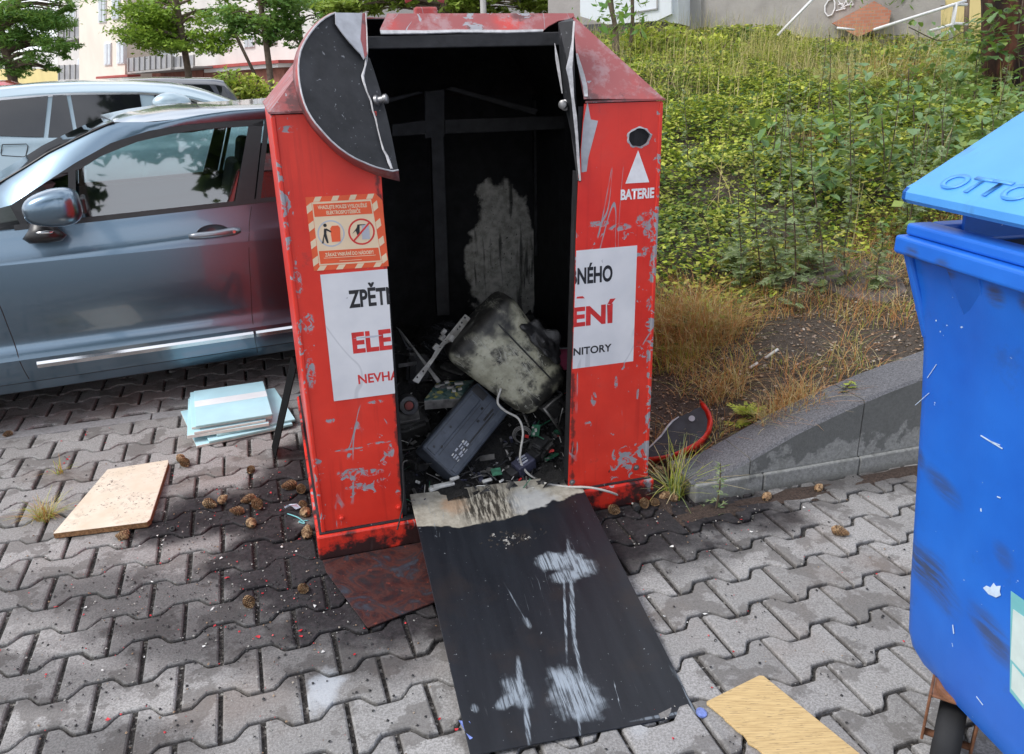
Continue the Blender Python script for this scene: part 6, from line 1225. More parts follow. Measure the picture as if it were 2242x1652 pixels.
M['coverdk'] = leafmat('dark_cover_leaf', [(.02, .05, .012), (.045, .10, .02), (.07, .14, .03)])  # tone darkened to stand in for shaded gaps between the leaves
M['straw'] = leafmat('straw_blade', [(.42, .32, .14), (.55, .44, .22), (.64, .54, .32), (.36, .36, .10), (.50, .38, .17)], .7, .25)
M['orange_grass'] = leafmat('dry_orange_blade', [(.34, .13, .04), (.48, .21, .07), (.56, .29, .11), (.40, .21, .09)], .7, .2)
M['greygreen'] = leafmat('mugwort_leaf', [(.11, .17, .07), (.19, .26, .12), (.30, .36, .21), (.10, .16, .05), (.22, .27, .09)], .6, .25)
M['broad'] = leafmat('broad_leaf', [(.07, .15, .055), (.12, .22, .08), (.17, .27, .14), (.15, .27, .05), (.24, .30, .10)], .4, .3)
M['treeg1'] = leafmat('dark_tree_leaf', [(.08, .19, .045), (.14, .28, .06), (.20, .36, .09)]); M['treeg2'] = leafmat('bright_tree_leaf', [(.15, .28, .035), (.25, .40, .05), (.36, .50, .07)]); M['treef'] = leafmat('feathery_tree_leaf', [(.10, .24, .06), (.17, .34, .09), (.24, .42, .12)], .5, .5); M['purple_leaf'] = leafmat('copper_leaf', [(.05, .025, .035), (.09, .05, .06), (.06, .05, .045)]); M['yel'] = leafmat('yellow_green_leaf', [(.16, .26, .03), (.24, .34, .05), (.30, .38, .08)])
M['stem'] = plain('weed_stem', (.10, .075, .05), .8, 0, .3, 40); M['bark'] = plain('tree_bark', (.14, .105, .08), .9, 0, .35, 20, .3, .6)
n = NT('pine_bark'); v = n.map((9, 9, 2.2)); c = n.ramp(n.noise(1, 6, v, rough=.7), (.40, (.012, .007, .006)), (.52, (.06, .024, .016)), (.66, (.17, .065, .04))); n.bump(n.noise(1, 6, v), 1., .03); M['pine'] = n.done(c, .95)
def leaves(P, size, up_bias=.4, aspect=.55, fold=.25):
    """leaf-shaped quads at points P (N,3)"""
    N = len(P); d = nr.normal(size=(N, 3)); d /= np.linalg.norm(d, axis=1)[:, None]
    nn = nr.normal(size=(N, 3)); nn[:, 2] = np.abs(nn[:, 2])+up_bias*2; nn /= np.linalg.norm(nn, axis=1)[:, None]
    a = np.cross(d, nn); a /= np.linalg.norm(a, axis=1)[:, None]+1e-9; b = np.cross(nn, a); s = (size*(.4+1.2*nr.rand(N)**1.3))[:, None]
    return np.stack([P-a*s*.5, P+b*s*.5*aspect-nn*s*fold*.2, P+a*s*.5, P-b*s*.5*aspect-nn*s*fold*.2], 1)
def blades(P, h, w_, lean=.5, seg=3, curl=1.):
    """curved grass blades as quad strips"""
    N = len(P); th = nr.rand(N)*2*math.pi; L = h*(.5+.9*nr.rand(N)); ln = np.minimum(lean*np.abs(nr.normal(size=N)), 1.15); out = []
    dx, dy = np.cos(th), np.sin(th); px, py = -np.sin(th)*w_/2, np.cos(th)*w_/2
    def pt(t): r = L*ln*t**(1.6)*curl; z = L*(t-.35*np.minimum(ln, 1.6)*t*t); return np.stack([P[:, 0]+dx*r, P[:, 1]+dy*r, P[:, 2]+z], 1)
    off = np.stack([px, py, np.zeros(N)], 1)
    for k in range(seg):
        a, b = pt(np.full(N, k/seg)), pt(np.full(N, (k+1)/seg)); wa, wb = 1-k/seg*.7, 1-(k+1)/seg*.8; out.append(np.stack([a-off*wa, a+off*wa, b+off*wb, b-off*wb], 1))
    return np.concatenate(out)
def wst(x, y): dx, dy = x-W0[0], y-W0[1]; return dx*wu[0]+dy*wu[1], dx*wn[0]+dy*wn[1]
# ground cover of the slope
N = 330000; y = np.sqrt(nr.uniform(2.9**2, 12.**2, N)); x = y*nr.uniform(.0, .70, N); s, t = wst(x, y)
mnd = .5+.5*np.sin(x*3.1+np.sin(y*2.3)*1.3)*np.sin(y*3.7+np.cos(x*1.9)); mnd2 = .5+.5*np.sin(x*7.7+y*2.1)*np.sin(y*8.3-x*3.)
dens = smooth01((t-.62-.25*mnd)/.35)*np.where((s > .9), smooth01((t-.9)/.6), 1.)
strawm = smooth01((t-3.6+.9*np.sin(x*2.))/1.6)*smooth01((s-1.5)/1.2)
vis = (np.abs(x/y) < .72) & (x/y > -.02)
dead = np.zeros(N)
for dx, dy, dr in [tuple(hit(*p)[:2])+(r,) for p, r in (((1760, 330), .22), ((1620, 262), .10), ((1880, 330), .14), ((1560, 420), .12), ((1700, 520), .15), ((1850, 210), .25), ((1500, 330), .10), ((1960, 420), .15))]: dead = np.maximum(dead, np.exp(-((x-dx)**2+(y-dy)**2*.45)/dr**2))
keep = (nr.rand(N) < dens*(1-.9*dead)*(1-.62*strawm)*(.55+.45*mnd2)) & vis & (s > -2.0) & (t < 8.4)
x, y, s, t, m1, m2 = x[keep], y[keep], s[keep], t[keep], mnd[keep], mnd2[keep]; z = hill(x, y)+(.03+.16*m1*smooth01((t-.6)/1.0)+.05*m2)*nr.rand(len(x))**.6
Q = leaves(np.stack([x, y, z], 1), .029+.0030*np.clip(y-4, 0, 8), .9, .66); stuff(quads('ground_cover', Q, [M['cover'], M['coverdk']], None, (nr.rand(len(Q)) < .36).astype(int)), 'low small leaved green ground cover spreading over the slope', 'ground cover')
# straw grass
N = 26000; x = nr.uniform(-1.0, 9.0, N); y = nr.uniform(3.6, 12.5, N); s, t = wst(x, y); strawm = smooth01((t-3.2+.9*np.sin(x*2.))/1.6)*smooth01((s-1.2)/1.4); k = (nr.rand(N) < .05+.8*strawm*(.25+.75*(np.sin(x*5.3+1)*np.sin(y*4.1) > -.15))) & (np.abs(x/y) < .72) & (x/y > -.02) & (t > .7) & (t < 8.5) & (s > -2); x, y = x[k], y[k]
Q = blades(np.stack([x, y, hill(x, y)], 1), .36, .005, .7); stuff(quads('dry_grass', Q, [M['straw'], M['cover']], None, np.tile((nr.rand(len(x)) < .25).astype(int), 3)), 'yellowed dry grass growing through the ground cover on the upper slope', 'grass')
# litter and short dry grass on the bare soil
N = 15000; s = nr.uniform(-.5, 2.4, N); t = nr.uniform(.19, 1.5, N); P = np.array(W0)[None]+s[:, None]*wu+t[:, None]*wn; x, y = P[:, 0], P[:, 1]; k = (np.sin(s*9+1)*np.sin(t*8)+.5*np.sin(s*23)*np.sin(t*19) > .05-.5*(t > .75)) & ((s > -.1) | (t > .3)); x, y = x[k], y[k]
Q = blades(np.stack([x, y, hill(x, y)-.004], 1), .085, .0026, 1.5, 3, 1.3); stuff(quads('dry_litter_grass', Q, [M['orange_grass'], M['straw'], M['cover']], None, np.tile(nr.choice(3, len(x), p=(.55, .3, .15)), 3)), 'short matted dry grass on the bare soil behind the wall', 'grass')
N = 7000; s = nr.uniform(-.4, 2.2, N); t = nr.uniform(.2, 1.3, N); P = np.array(W0)[None]+s[:, None]*wu+t[:, None]*wn; Q = leaves(np.stack([P[:, 0], P[:, 1], hill(P[:, 0], P[:, 1])+.006], 1), .014, 1.5, .7)
M['chips'] = leafmat('dry_leaf_litter', [(.20, .12, .07), (.34, .24, .16), (.12, .06, .035), (.45, .40, .34)], .8, .1); stuff(quads('leaf_litter', Q, M['chips']), 'small dry leaves and crumbs scattered on the soil', 'leaf litter')
def tussock(px, h, nbl, rad_, mats, label, cat='grass tussock', lean=.9, w_=.0035, name='grass_tussock', p=None, grp=None):
    c0 = hit(*px) if p is None else p; a = nr.rand(nbl)*6.28; r = rad_*nr.rand(nbl)**.6; x, y = r*np.cos(a), r*np.sin(a); base = np.stack([x, y, (hill(c0[0]+x, c0[1]+y)-c0[2]-.005) if p is None else np.zeros(nbl)], 1)
    o = quads(name, blades(base, h, w_, lean, 4, 1.25), mats, None, np.tile(nr.randint(0, len(mats), nbl), 4)); o.location = c0; return tag(o, label, cat, grp)
tussock((1475, 745), .23, 950, .17, [M['orange_grass'], M['orange_grass'], M['straw']], 'big orange brown dry grass tussock beside the right wall of the container', w_=.003, lean=1.15)
tussock((1560, 735), .18, 600, .13, [M['orange_grass'], M['straw']], 'second dry grass tussock right of the big one, in front of the tall weeds', w_=.003, lean=1.1)
tussock((1745, 890), .10, 380, .10, [M['orange_grass'], M['orange_grass'], M['straw']], 'flat tuft of orange dry grass hanging over the middle of the wall top', lean=1.5, w_=.0024)
tussock((1690, 925), .09, 260, .07, [M['orange_grass'], M['straw']], 'flat dry tuft behind the lower part of the wall top', lean=1.5, w_=.0024)
tussock((1500, 800), .12, 260, .12, [M['straw'], M['orange_grass'], M['cover']], 'thin straw coloured tuft on the soil beside the container', lean=1.3, w_=.0025)
tussock((1590, 860), .11, 220, .10, [M['straw'], M['orange_grass']], 'loose straw tuft on the soil above the fallen cheek', lean=1.4, w_=.0025)
g0 = BW(1.235, -.02, .0); tussock(None, .17, 90, .035, [M['straw'], M['cover'], M['greygreen']], 'tuft of pale green grass between the container plinth and the wall end', lean=.9, w_=.005, p=g0)
for px, h, k, r_, ms, lb in (((100, 1138), .075, 150, .030, [M['straw'], M['cover'], M['orange_grass']], 'yellowish grass tuft in a paving joint left of the cream chipboard'), ((132, 1040), .06, 30, .012, [M['orange_grass'], M['cover']], 'tiny reddish weed in a paving joint above the cream chipboard')): tussock(None, h, k, r_, ms, lb, lean=1.2, w_=.003, p=atz(*px, -.006))
for px, h, k_, r_, ms, lb in (((1760, 335), .16, 260, .18, [M['orange_grass'], M['straw']], 'brown dead patch of dry stalks in the middle of the green slope'), ((1880, 335), .16, 160, .14, [M['straw'], M['orange_grass']], 'dry straw patch right of the brown one on the slope'), ((1620, 262), .10, 90, .08, [M['orange_grass'], M['stem']], 'small dark dead plant on the slope near the container roof'), ((1850, 205), .34, 420, .32, [M['straw']], 'tall bleached grass clump below the brick slope'), ((1700, 150), .40, 520, .40, [M['straw'], M['straw'], M['cover']], 'wide bleached grass clump below the concrete wall'), ((1970, 190), .34, 420, .34, [M['straw'], M['orange_grass']], 'bleached grass clump below the white railing'), ((1600, 190), .30, 200, .3, [M['straw'], M['cover']], 'sparse bleached grass at the top left of the slope')):
    tussock(px, h, k_, r_, ms, lb, lean=1.0, w_=.0042)
# medium plants scattered through the ground cover: one mass nobody could count
N = 900; y = np.sqrt(nr.uniform(3.4**2, 9.5**2, N)); x = y*nr.uniform(.36, .68, N); s, t = wst(x, y); k = (t > 1.0) & (t < 7.5) & (nr.rand(N) < .1+.9*smooth01((x/y-.44)/.12)); x, y = x[k], y[k]; c0 = np.stack([x, y, hill(x, y)+.10+.10*nr.rand(len(x))], 1)
P = (c0[:, None]+nr.normal(0, 1, (len(x), 9, 3))*np.array([.07, .07, .06])).reshape(-1, 3); Q = leaves(P, .055, .7, .75)
M['mid'] = leafmat('mid_plant_leaf', [(.08, .17, .05), (.13, .24, .07), (.19, .30, .11), (.26, .33, .07), (.10, .20, .09)], .45, .3); stuff(quads('undergrowth', Q, M['mid']), 'medium leaved plants mixed into the ground cover of the slope', 'undergrowth')
# tall weeds
def weed(pb_, pt_, label, nleaf=60, leafs=.045, group=None, mats=None, hh=None, spread=.07):
    b = hit(*pb_) if len(pb_) == 2 else np.array(pb_); tp = atY(pt_[0], pt_[1], b[1]-.02) if hh is None else b+np.array([nr.normal(0, .02), nr.normal(0, .02), hh]); root = thing('tall_weed', label, 'weed', b, 0, group); v = tp-b; H_ = np.linalg.norm(v)
    pts = [np.array([0, 0, -.02]), v*.35+[nr.normal(0, .008), nr.normal(0, .008), 0], v*.7+[nr.normal(0, .012), nr.normal(0, .012), 0], v]; C_ = curve(pts, 6); mb = MB(); mb.tube(C_, list(np.linspace(.0042, .0015, len(C_))), 6); mb.build('stem', M['stem'], root, smooth=True)
    Pl = []; C_ = np.array(C_)
    for k in range(nleaf):
        f = nr.rand()**.9; i = f*(len(C_)-1); c0 = C_[int(i)]*(1-i % 1)+C_[min(len(C_)-1, int(i)+1)]*(i % 1); a = nr.rand()*6.28; L = leafs*(1.7-1.15*f)*(.6+.7*nr.rand()); el = .75-1.3*nr.rand(); d = np.array([math.cos(a)*math.cos(el), math.sin(a)*math.cos(el), math.sin(el)]); sd = np.cross(d, [0, 0, 1.]); sd /= np.linalg.norm(sd); u2 = np.cross(sd, d)
        m_ = 4 if leafs > .03 else 2
        for q in range(m_):       # lobed leaf: pairs of narrow segments along a midrib
            r0_ = c0+d*L*(.2+.8*q/m_)
            for sg in (-1, 1): e = d*.75+sd*sg*.8-u2*.1; e /= np.linalg.norm(e); ll = L*.42*(1.1-q/m_*.5); wv_ = np.cross(e, u2)*ll*.20; Pl.append([r0_, r0_+e*ll*.5+wv_, r0_+e*ll, r0_+e*ll*.5-wv_])
        wv_ = sd*L*.06; Pl.append([c0, c0+d*L*.5+wv_, c0+d*L*1.1, c0+d*L*.5-wv_])
    quads('foliage', np.array(Pl), mats or [M['greygreen']], root); return root
c33 = lambda x, y: (1290.6+x*.4244, y*.4244)
WD = [((775, 1520), (768, 960)), ((892, 1430), (838, 700)), ((1068, 1610), (1022, 560)), ((1130, 1420), (1080, 980)), ((1228, 1500), (1145, 600)), ((1325, 1480), (1350, 930)), ((1345, 1180), (1330, 240)), ((960, 1500), (930, 1080)), ((745, 1450), (740, 1130)), ((515, 960), (485, 470)), ((1490, 1500), (1500, 1150)), ((1240, 700), (1235, 150)), ((1040, 800), (1020, 330)), ((1650, 1250), (1610, 860))]
wl = ['leftmost tall grey green weed behind the orange grass tussock', 'tall weed with reddish stem second from the orange tussock', 'tallest dark stemmed weed in the middle of the bare soil edge', 'short bushy weed between two taller ones above the wall', 'tall silvery weed right of the tallest dark stem', 'weed with a bent stem in front of the dark bark slab', 'slender tall weed reaching high in front of the dry upper slope', 'low leafy weed between the left pair and the tallest stem', 'low dark weed at the right edge of the orange tussock', 'lone thin weed on the slope close to the container roof', 'weed beside the blue bin lid at the foot of the slope', 'pale silvery weed spike against the dry grass on the upper slope', 'thin silvery spike left of the pale one on the upper slope', 'weed half hidden behind the corner of the blue bin']
for (a, b), lb in zip(WD, wl): weed(c33(*a), c33(*b), lb, 95 if 'thin' not in lb and 'spike' not in lb else 50, .058 if 'low' in lb or 'bushy' in lb else .046, 'tall weeds on the slope')
for k in range(18):
    q = nr.uniform(.30, .60); yy = nr.uniform(3.9, 7.2); b = np.array([q*yy, yy, float(hill(q*yy, yy))])
    if wst(b[0], b[1])[1] > .9: weed(tuple(b), (0, 0), 'grey green weed standing up out of the ground cover on the slope', 60, .05, 'weeds in the ground cover', None, nr.uniform(.35, .75))
weed(tuple(WW(.015, -.075, .0)), (1520, 985), 'upright green weed growing at the lower end of the retaining wall', 34, .030, None, M['greygreen'], .19)
weed(tuple(hit(1640, 925)), (0, 0), 'low jagged green weed between the fallen cheek and the wall top', 30, .055, None, [M['cover']], .07)
weed(tuple(hit(1850, 865)), (0, 0), 'small green weed at the back edge of the wall top', 16, .035, None, [M['cover'], M['straw']], .06)
# bark slab and sticks
n = NT('grey_bark'); c = n.ramp(n.noise(1, 6, n.map((60, 8, 8), (0, 0, .4)), rough=.7), (.3, (.04, .032, .03)), (.7, (.15, .125, .115))); n.bump(n.noise(1, 6, n.map((60, 8, 8), (0, 0, .4))), 1., .012); M['greybark'] = n.done(c, .95)
bq = [hit(*c33(*p), .02)+[0, 0, .0] for p in ((1120, 1440), (1190, 1300), (1400, 1330), (1600, 1420), (1640, 1500), (1540, 1560), (1320, 1530))]; mb = MB(); mb.prism(bq, (0, 0, -.025)); o = mb.build('bark_slab', M['greybark'], bevel=.004); tag(o, 'flat grey brown slab of bark lying on the slope behind the tall weeds', 'bark')
wv2 = lambda x, y: ((1400+x*.47214)*.8604, (560+y*.47214)*.8604)
for a, b, lb in (((1075, 800), (1118, 772), 'short white stick on the bare soil, lower piece'), ((1160, 745), (1228, 698), 'white stick with a grey end on the bare soil, upper piece')):
    mb = MB(); mb.tube([hit(*wv2(*a), .012), hit(*wv2(*b), .012)], .0065, 8); o = mb.build('white_stick', M['whiteplast'], smooth=True); tag(o, lb, 'stick')
# thin saplings by the balcony
for px, tp, r_, lb in (((1354, 138), (1318, -120), .030, 'pale leaning sapling trunk in front of the white balcony'), ((1342, 134), (1338, -120), .022, 'dark upright sapling trunk in front of the white balcony'), ((1374, 136), (1396, -120), .024, 'dark sapling trunk leaning right in front of the white balcony')):
    b = hit(*px); tt = atY(tp[0], tp[1], b[1]); root = thing('sapling', lb, 'tree', b, 0, 'saplings by the balcony'); mb = MB(); C_ = curve([np.array([0, 0, -.1]), (tt-b)*.3+[.02, 0, 0], (tt-b)*.65-[.015, 0, 0], tt-b], 5); mb.tube(C_, list(np.linspace(r_, r_*.7, len(C_))), 8); mb.build('trunk', M['bark'], root, smooth=True)
    if r_ == .030 or 'leaning right' in lb:
        Pl = np.array([C_[min(len(C_)-1, int(i))] for i in nr.uniform(4, 13, 120)])+nr.normal(0, 1, (120, 3))*[.16, .1, .10]; quads('foliage', leaves(Pl, .10, .2, .4), M['treeg1'], root)
# pine trunk with vine at the right
pb0 = hit(2200, 232); ptop = atY(2185, -40, pb0[1])
pine = thing('pine_tree', 'thick reddish brown pine trunk wrapped in vines at the upper right', 'tree', pb0); v = ptop-pb0
kx = .055; mb = MB(); C_ = curve([np.array([.07, 0, -.2]), np.array([.06, 0, .1])+v*.0, v*.4+[.03, 0, 0], v+[.03, 0, 0], v*2.2+[0, .1, 0], v*4.], 5); mb.tube(C_, [.235]*3+list(np.linspace(.225, .10, len(C_)-3)), 16); mb.build('trunk', M['pine'], pine, smooth=True)
mb = MB()
for k in range(10): a = nr.rand()*6.28; z0 = v*(1.6+.25*k); mb.tube(curve([z0, z0+[.5*math.cos(a), .5*math.sin(a), .1], z0+[1.1*math.cos(a), 1.1*math.sin(a), .0]], 4), .02, 6)
mb.build('branches', M['bark'], pine, smooth=True)
P = np.concatenate([v*(1.7+.25*k)+nr.normal(0, 1, (500, 3))*[.8, .8, .18] for k in range(10)]); quads('crown', leaves(P, .09, .1, .16), M['treeg1'], pine)
def vine(pts, label, nleaf, ls, sp, name='climbing_vine', mats=None, lf=None):
    pts = [np.array(p) for p in pts]; root = thing(name, label, 'vine', pts[0]); mb = MB(); C_ = [p-pts[0] for p in curve(pts, 6)]; mb.tube(C_, .004, 5); mb.build('stem', M['stem'], root, smooth=True); C_ = np.array(C_); i = nr.randint(0, len(C_), nleaf); P = C_[i]+nr.normal(0, 1, (nleaf, 3))*sp
    Q = []
    for p in P:       # rounded pointed leaf of two folded halves
        a = nr.rand()*6.28; el = nr.normal(-.3, .4); d = np.array([math.cos(a)*math.cos(el), math.sin(a)*math.cos(el), math.sin(el)]); sd = np.cross(d, [0, 0, 1.]); sd /= np.linalg.norm(sd); nn = np.cross(sd, d); L = ls*(.6+.7*nr.rand())
        for sg in (-1, 1): Q.append([p, p+d*L*.25+sd*sg*L*.40+nn*L*.10, p+d*L*.68+sd*sg*L*.30+nn*L*.08, p+d*L])
    quads('foliage', np.array(Q), mats or M['broad'], root); return root
yv_ = pb0[1]-.35
vine([hit(2120, 330), atY(2135, 200, yv_-.1), atY(2145, 100, yv_), atY(2205, 20, yv_)], 'vine with broad blue green leaves climbing the left side of the pine trunk', 230, .085, .14)
vine([hit(2230, 330), atY(2236, 200, yv_-.15), atY(2228, 90, yv_-.1), atY(2240, 0, yv_)], 'vine with broad leaves hanging over the right of the pine trunk at the picture edge', 170, .085, .14)
vine([atY(2110, 70, yv_), atY(2060, 90, yv_-.2), atY(1990, 60, yv_-.3)], 'thin vine shoot reaching left from the pine trunk', 34, .065, .07)
SH = [((1790, 470), (1800, 330)), ((1860, 440), (1868, 290)), ((1930, 430), (1930, 250)), ((1990, 400), (2000, 230)), ((2060, 380), (2060, 240)), ((1740, 420), (1760, 300)), ((1900, 330), (1890, 190)), ((1970, 300), (1990, 150)), ((2140, 380), (2150, 260)), ((1680, 380), (1700, 250)), ((1830, 360), (1820, 220)), ((2190, 340), (2200, 250))]
slb = ['broad leaved shoot above the bark slab, lowest of its group', 'broad leaved shoot left of the blue lid corner', 'tall broad leaved shoot in the middle of the right slope', 'broad leaved shoot directly above the blue lid corner', 'broad leaved shoot below the pine trunk', 'small broad leaved shoot left of the others beside the tall weeds', 'broad leaved shoot on the dry upper slope below the brick slope', 'broad leaved shoot below the white railing', 'broad leaved shoot right of the pine base', 'small shoot with few broad leaves in the ground cover', 'shoot with pointed leaves beside the slender tall weed', 'broad leaved shoot behind the blue lid at the right edge']
for (a, b), lb in zip(SH, slb): q = hit(*a); vine([q, atY((a[0]+b[0])/2+6, (a[1]+b[1])/2, q[1]-.03), atY(*b, q[1]-.05)], lb, 60, .075, .085, 'leafy_shoot')
po = hit(2118, 120); mb = MB(); mb.tube([po-[0, 0, .2], atY(2120, -60, po[1])], .028, 8); o = mb.build('dark_post', M['bark'], smooth=True); tag(o, 'thin dark post standing just left of the pine trunk', 'post')
cb = hit(1950, 110); sp_ = thing('young_conifer', 'small dark conifer in front of the brick slope', 'tree', cb); tt = atY(1940, -60, cb[1])-cb; mb = MB(); mb.tube([np.array([0, 0, -.1]), tt*.5, tt], .025, 6); mb.build('trunk', M['bark'], sp_); P = np.concatenate([tt*f+nr.normal(0, 1, (130, 3))*[.22*w_, .2, .07] for f, w_ in ((.95, 1.), (.8, 1.2), (.68, 1.), (1.15, 1.2), (1.4, 1.)) ]); quads('crown', leaves(P, .09, .1, .2), M['treeg1'], sp_)
def shrub(px, r3, nl, ls, mat, label, Y=None):
    c0 = hit(*px) if Y is None else atY(*px, Y); u_ = nr.normal(size=(nl, 3)); u_ /= np.linalg.norm(u_, axis=1)[:, None]; P = u_*np.array(r3)*(nr.rand(nl)**.4)[:, None]; P[:, 2] = np.abs(P[:, 2]); root = thing('shrub', label, 'shrub', c0); quads('foliage', leaves(P, ls, .4, .5), mat, root); mb = MB()
    for k in range(5): a = k*1.3; mb.tube([np.array([0, 0, -.1]), np.array([.5*r3[0]*math.cos(a), .5*r3[1]*math.sin(a), r3[2]*.7])], .012, 5)
    mb.build('stems', M['stem'], root)
shrub((1435, 132), (.55, .4, .42), 1500, .07, M['cover'], 'bright green shrub under the white balcony'); shrub((1560, 128), (.5, .35, .25), 900, .06, M['cover'], 'low green shrub at the foot of the concrete wall')
for px, r3, nl, mat, lb in (((545, 222), (.30, .3, .34), 900, M['cover'], 'green shrub beside the container roof behind the dark car'), ((505, 200), (.22, .3, .30), 500, M['yel'], 'yellow green shrub behind the dark car'), ((590, 228), (.28, .3, .28), 600, M['cover'], 'low shrub close to the left roof corner of the container')): shrub(px, r3, nl, .06, mat, lb, 10.5)
# trees beyond the car park, and behind the viewer (they show in the car windows)
def tree(name, label, base, hgt, blobs, mat, ls, tr, lean=(0, 0), clus=26, asp=.5, group='trees beyond the car park', barkm=None):
    base = np.array(base); root = thing(name, label, 'tree', base, 0, group); top = np.array([lean[0], lean[1], hgt]); mb = MB(); C_ = curve([np.array([0, 0, -.2]), top*.4+[.03, 0, 0], top*.8, top], 5); mb.tube(C_, list(np.linspace(tr, tr*.45, len(C_))), 10)
    pts = []
    fine = []
    for bb in blobs:
        for _ in range(6):
            d = nr.normal(0, 1, 3); d /= np.linalg.norm(d)+1e-6; q = .35+.75*nr.rand(); fine.append((bb[0]+d[0]*bb[3]*q, bb[1]+d[1]*bb[4]*q, bb[2]+d[2]*bb[5]*q*.9, bb[3]*.48, bb[4]*.48, bb[5]*.36, bb[6]//6))
    for (bx, by, bz_, rx, ry, rz_, nl) in fine:
        c0 = np.array([bx, by, bz_])-base; st_ = top*min(.95, max(.35, (c0[2]-.6*rz_)/hgt)); mb.tube(curve([st_, (st_+c0)/2+[0, 0, .1], c0], 4), [tr*.4, tr*.32, tr*.28, tr*.22, tr*.2, tr*.16, tr*.13, tr*.1, tr*.06], 6)
        K = max(2, int(nl*2.0)//clus); u_ = nr.normal(size=(K, 3)); u_ /= np.linalg.norm(u_, axis=1)[:, None]; cc = c0+u_*np.array([rx, ry, rz_])*(.35+.65*nr.rand(K)**.5)[:, None]
        for c_ in cc: pts.append(c_+nr.normal(0, 1, (clus, 3))*np.array([.26, .26, .10])*min(1., (rx+rz_)*.7))
    mb.build('trunk', barkm or M['bark'], root, smooth=True); P = np.concatenate(pts); quads('crown', leaves(P, ls, .5, asp), mat, root); return root
def blob_(x, y, Y, rpx, rpy, nl, dep=1.): c0 = atY(x, y, Y); k = Y/1755*1.06; return (*c0, rpx*k, rpx*k*dep, rpy*k, nl)
def ground_at(x, Y): p = atY(x, 200, Y); return (p[0], p[1], 0)
tree('locust_tree', 'feathery dark green tree at the upper left edge', ground_at(30, 15), 3.4, [blob_(x, y, 15, a, b, n_) for x, y, a, b, n_ in ((30, 20, 80, 45, 1900), (110, 60, 55, 38, 1300), (40, 100, 60, 40, 1300), (140, 110, 30, 16, 380), (20, 150, 35, 22, 500), (-60, 60, 90, 80, 1600), (90, -60, 120, 60, 1500), (110, 145, 18, 12, 120), (150, 25, 26, 20, 240))], M['treef'], .10, .10, asp=.24)
T2 = tree('maple_tree', 'round crowned green tree in front of the beige flats, tied to a stake', ground_at(415, 16), 4.2, [blob_(x, y, 16, a, b, n_) for x, y, a, b, n_ in ((395, 45, 95, 50, 2600), (320, 75, 50, 30, 900), (450, 85, 60, 35, 1100), (400, 100, 60, 24, 800), (340, 20, 60, 30, 900), (480, 30, 50, 40, 900), (420, -50, 110, 50, 1600))], M['treeg2'], .075, .075)
tree('maple_tree', 'dark green tree with a slim trunk just left of the container', ground_at(592, 15), 4.2, [blob_(x, y, 15, a, b, n_) for x, y, a, b, n_ in ((590, 30, 75, 45, 1900), (530, 60, 36, 24, 500), (640, 60, 36, 30, 600), (590, 80, 40, 18, 400), (560, -40, 90, 50, 1400))], M['treeg1'], .075, .065)
tree('maple_tree', 'slim branching tree next to the left hip of the container roof', ground_at(668, 17), 4.3, [blob_(x, y, 17, a, b, n_) for x, y, a, b, n_ in ((650, 40, 40, 34, 700), (690, 20, 40, 30, 600), (640, 90, 26, 16, 220))], M['treeg1'], .075, .06)
tree('copper_beech', 'dark purple leaved tree above the hopper cheek', ground_at(735, 24), 5.2, [blob_(x, y, 24, a, b, n_) for x, y, a, b, n_ in ((700, 5, 50, 26, 900), (760, 0, 30, 26, 600), (730, -40, 70, 40, 900))], M['purple_leaf'], .12, .10)
tree('ash_tree', 'bright yellow green tree showing above the flat top of the container', ground_at(980, 14), 3.4, [blob_(x, y, 14, a, b, n_) for x, y, a, b, n_ in ((800, 12, 60, 22, 900), (1060, 6, 70, 24, 1000), (870, -5, 60, 26, 800), (1170, -5, 60, 24, 800), (980, -20, 90, 30, 1000), (1150, 25, 50, 18, 500))], M['yel'], .10, .08)
for k, (bx, by, hh) in enumerate(((-2.0, -12, 16.5), (3.6, -10, 15.5), (8.5, -9, 15))):
    tree('lime_tree', 'large leafy tree behind the viewer, mirrored in the car windows', (bx, by, 0), hh*.8, [(bx+nr.normal()*.3, by+nr.normal()*.3, hh*f, 2.7*w_, 2.4*w_, 1.5, 900) for f, w_ in ((.70, .8), (.8, 1.05), (.92, 1.0))], M['coverdk'], .46, .2, group='trees behind the viewer')
st0, st1 = atY(560, 168, 15.7), atY(515, 75, 15.9); mb = MB(); mb.tube([st0, st1], .03, 6); o = mb.build('tree_stake', M['bark'], smooth=True); tag(o, 'slanting wooden stake tied to the round crowned tree', 'stake')
lp = atY(1058, 12, 13); mb = MB(); mb.tube([np.array([lp[0], lp[1], 0]), lp+[0, 0, .6]], .045, 8); o = mb.build('lamp_post', M['slab'], smooth=True); tag(o, 'grey post behind the container right of its lifting ring', 'post')

# ================================================================ LITTER ON THE PAVING
n = NT('pine_cone_scale'); c = n.ramp(n.rnd(), (0, (.10, .055, .03)), (.5, (.30, .18, .09)), (1, (.46, .32, .18))); M['cone'] = n.done(c, .75)
mb = MB()
for k in range(90):
    f = (k+.5)/90; th = k*2.39996; zc = -.026+.054*f; r_ = .0175*math.sin(math.pi*min(1, (.10+.9*f)**.75))*.9+.002; o_ = np.array([math.cos(th), math.sin(th), 0]); t_ = np.array([-math.sin(th), math.cos(th), 0]); wd = .0062*(1-.4*f); a = o_*r_*.45+[0, 0, zc-.004]; b = o_*(r_+.0022)+[0, 0, zc+.004]
    mb.add([a-t_*wd*.5, a+t_*wd*.5, b+t_*wd, b+o_*.001+[0, 0, .0022], b-t_*wd], [(0, 1, 2, 3, 4)]); mb.add([b-t_*wd, b+o_*.001+[0, 0, .0022], b+t_*wd, b-[0, 0, .002]], [(0, 1, 2, 3)])
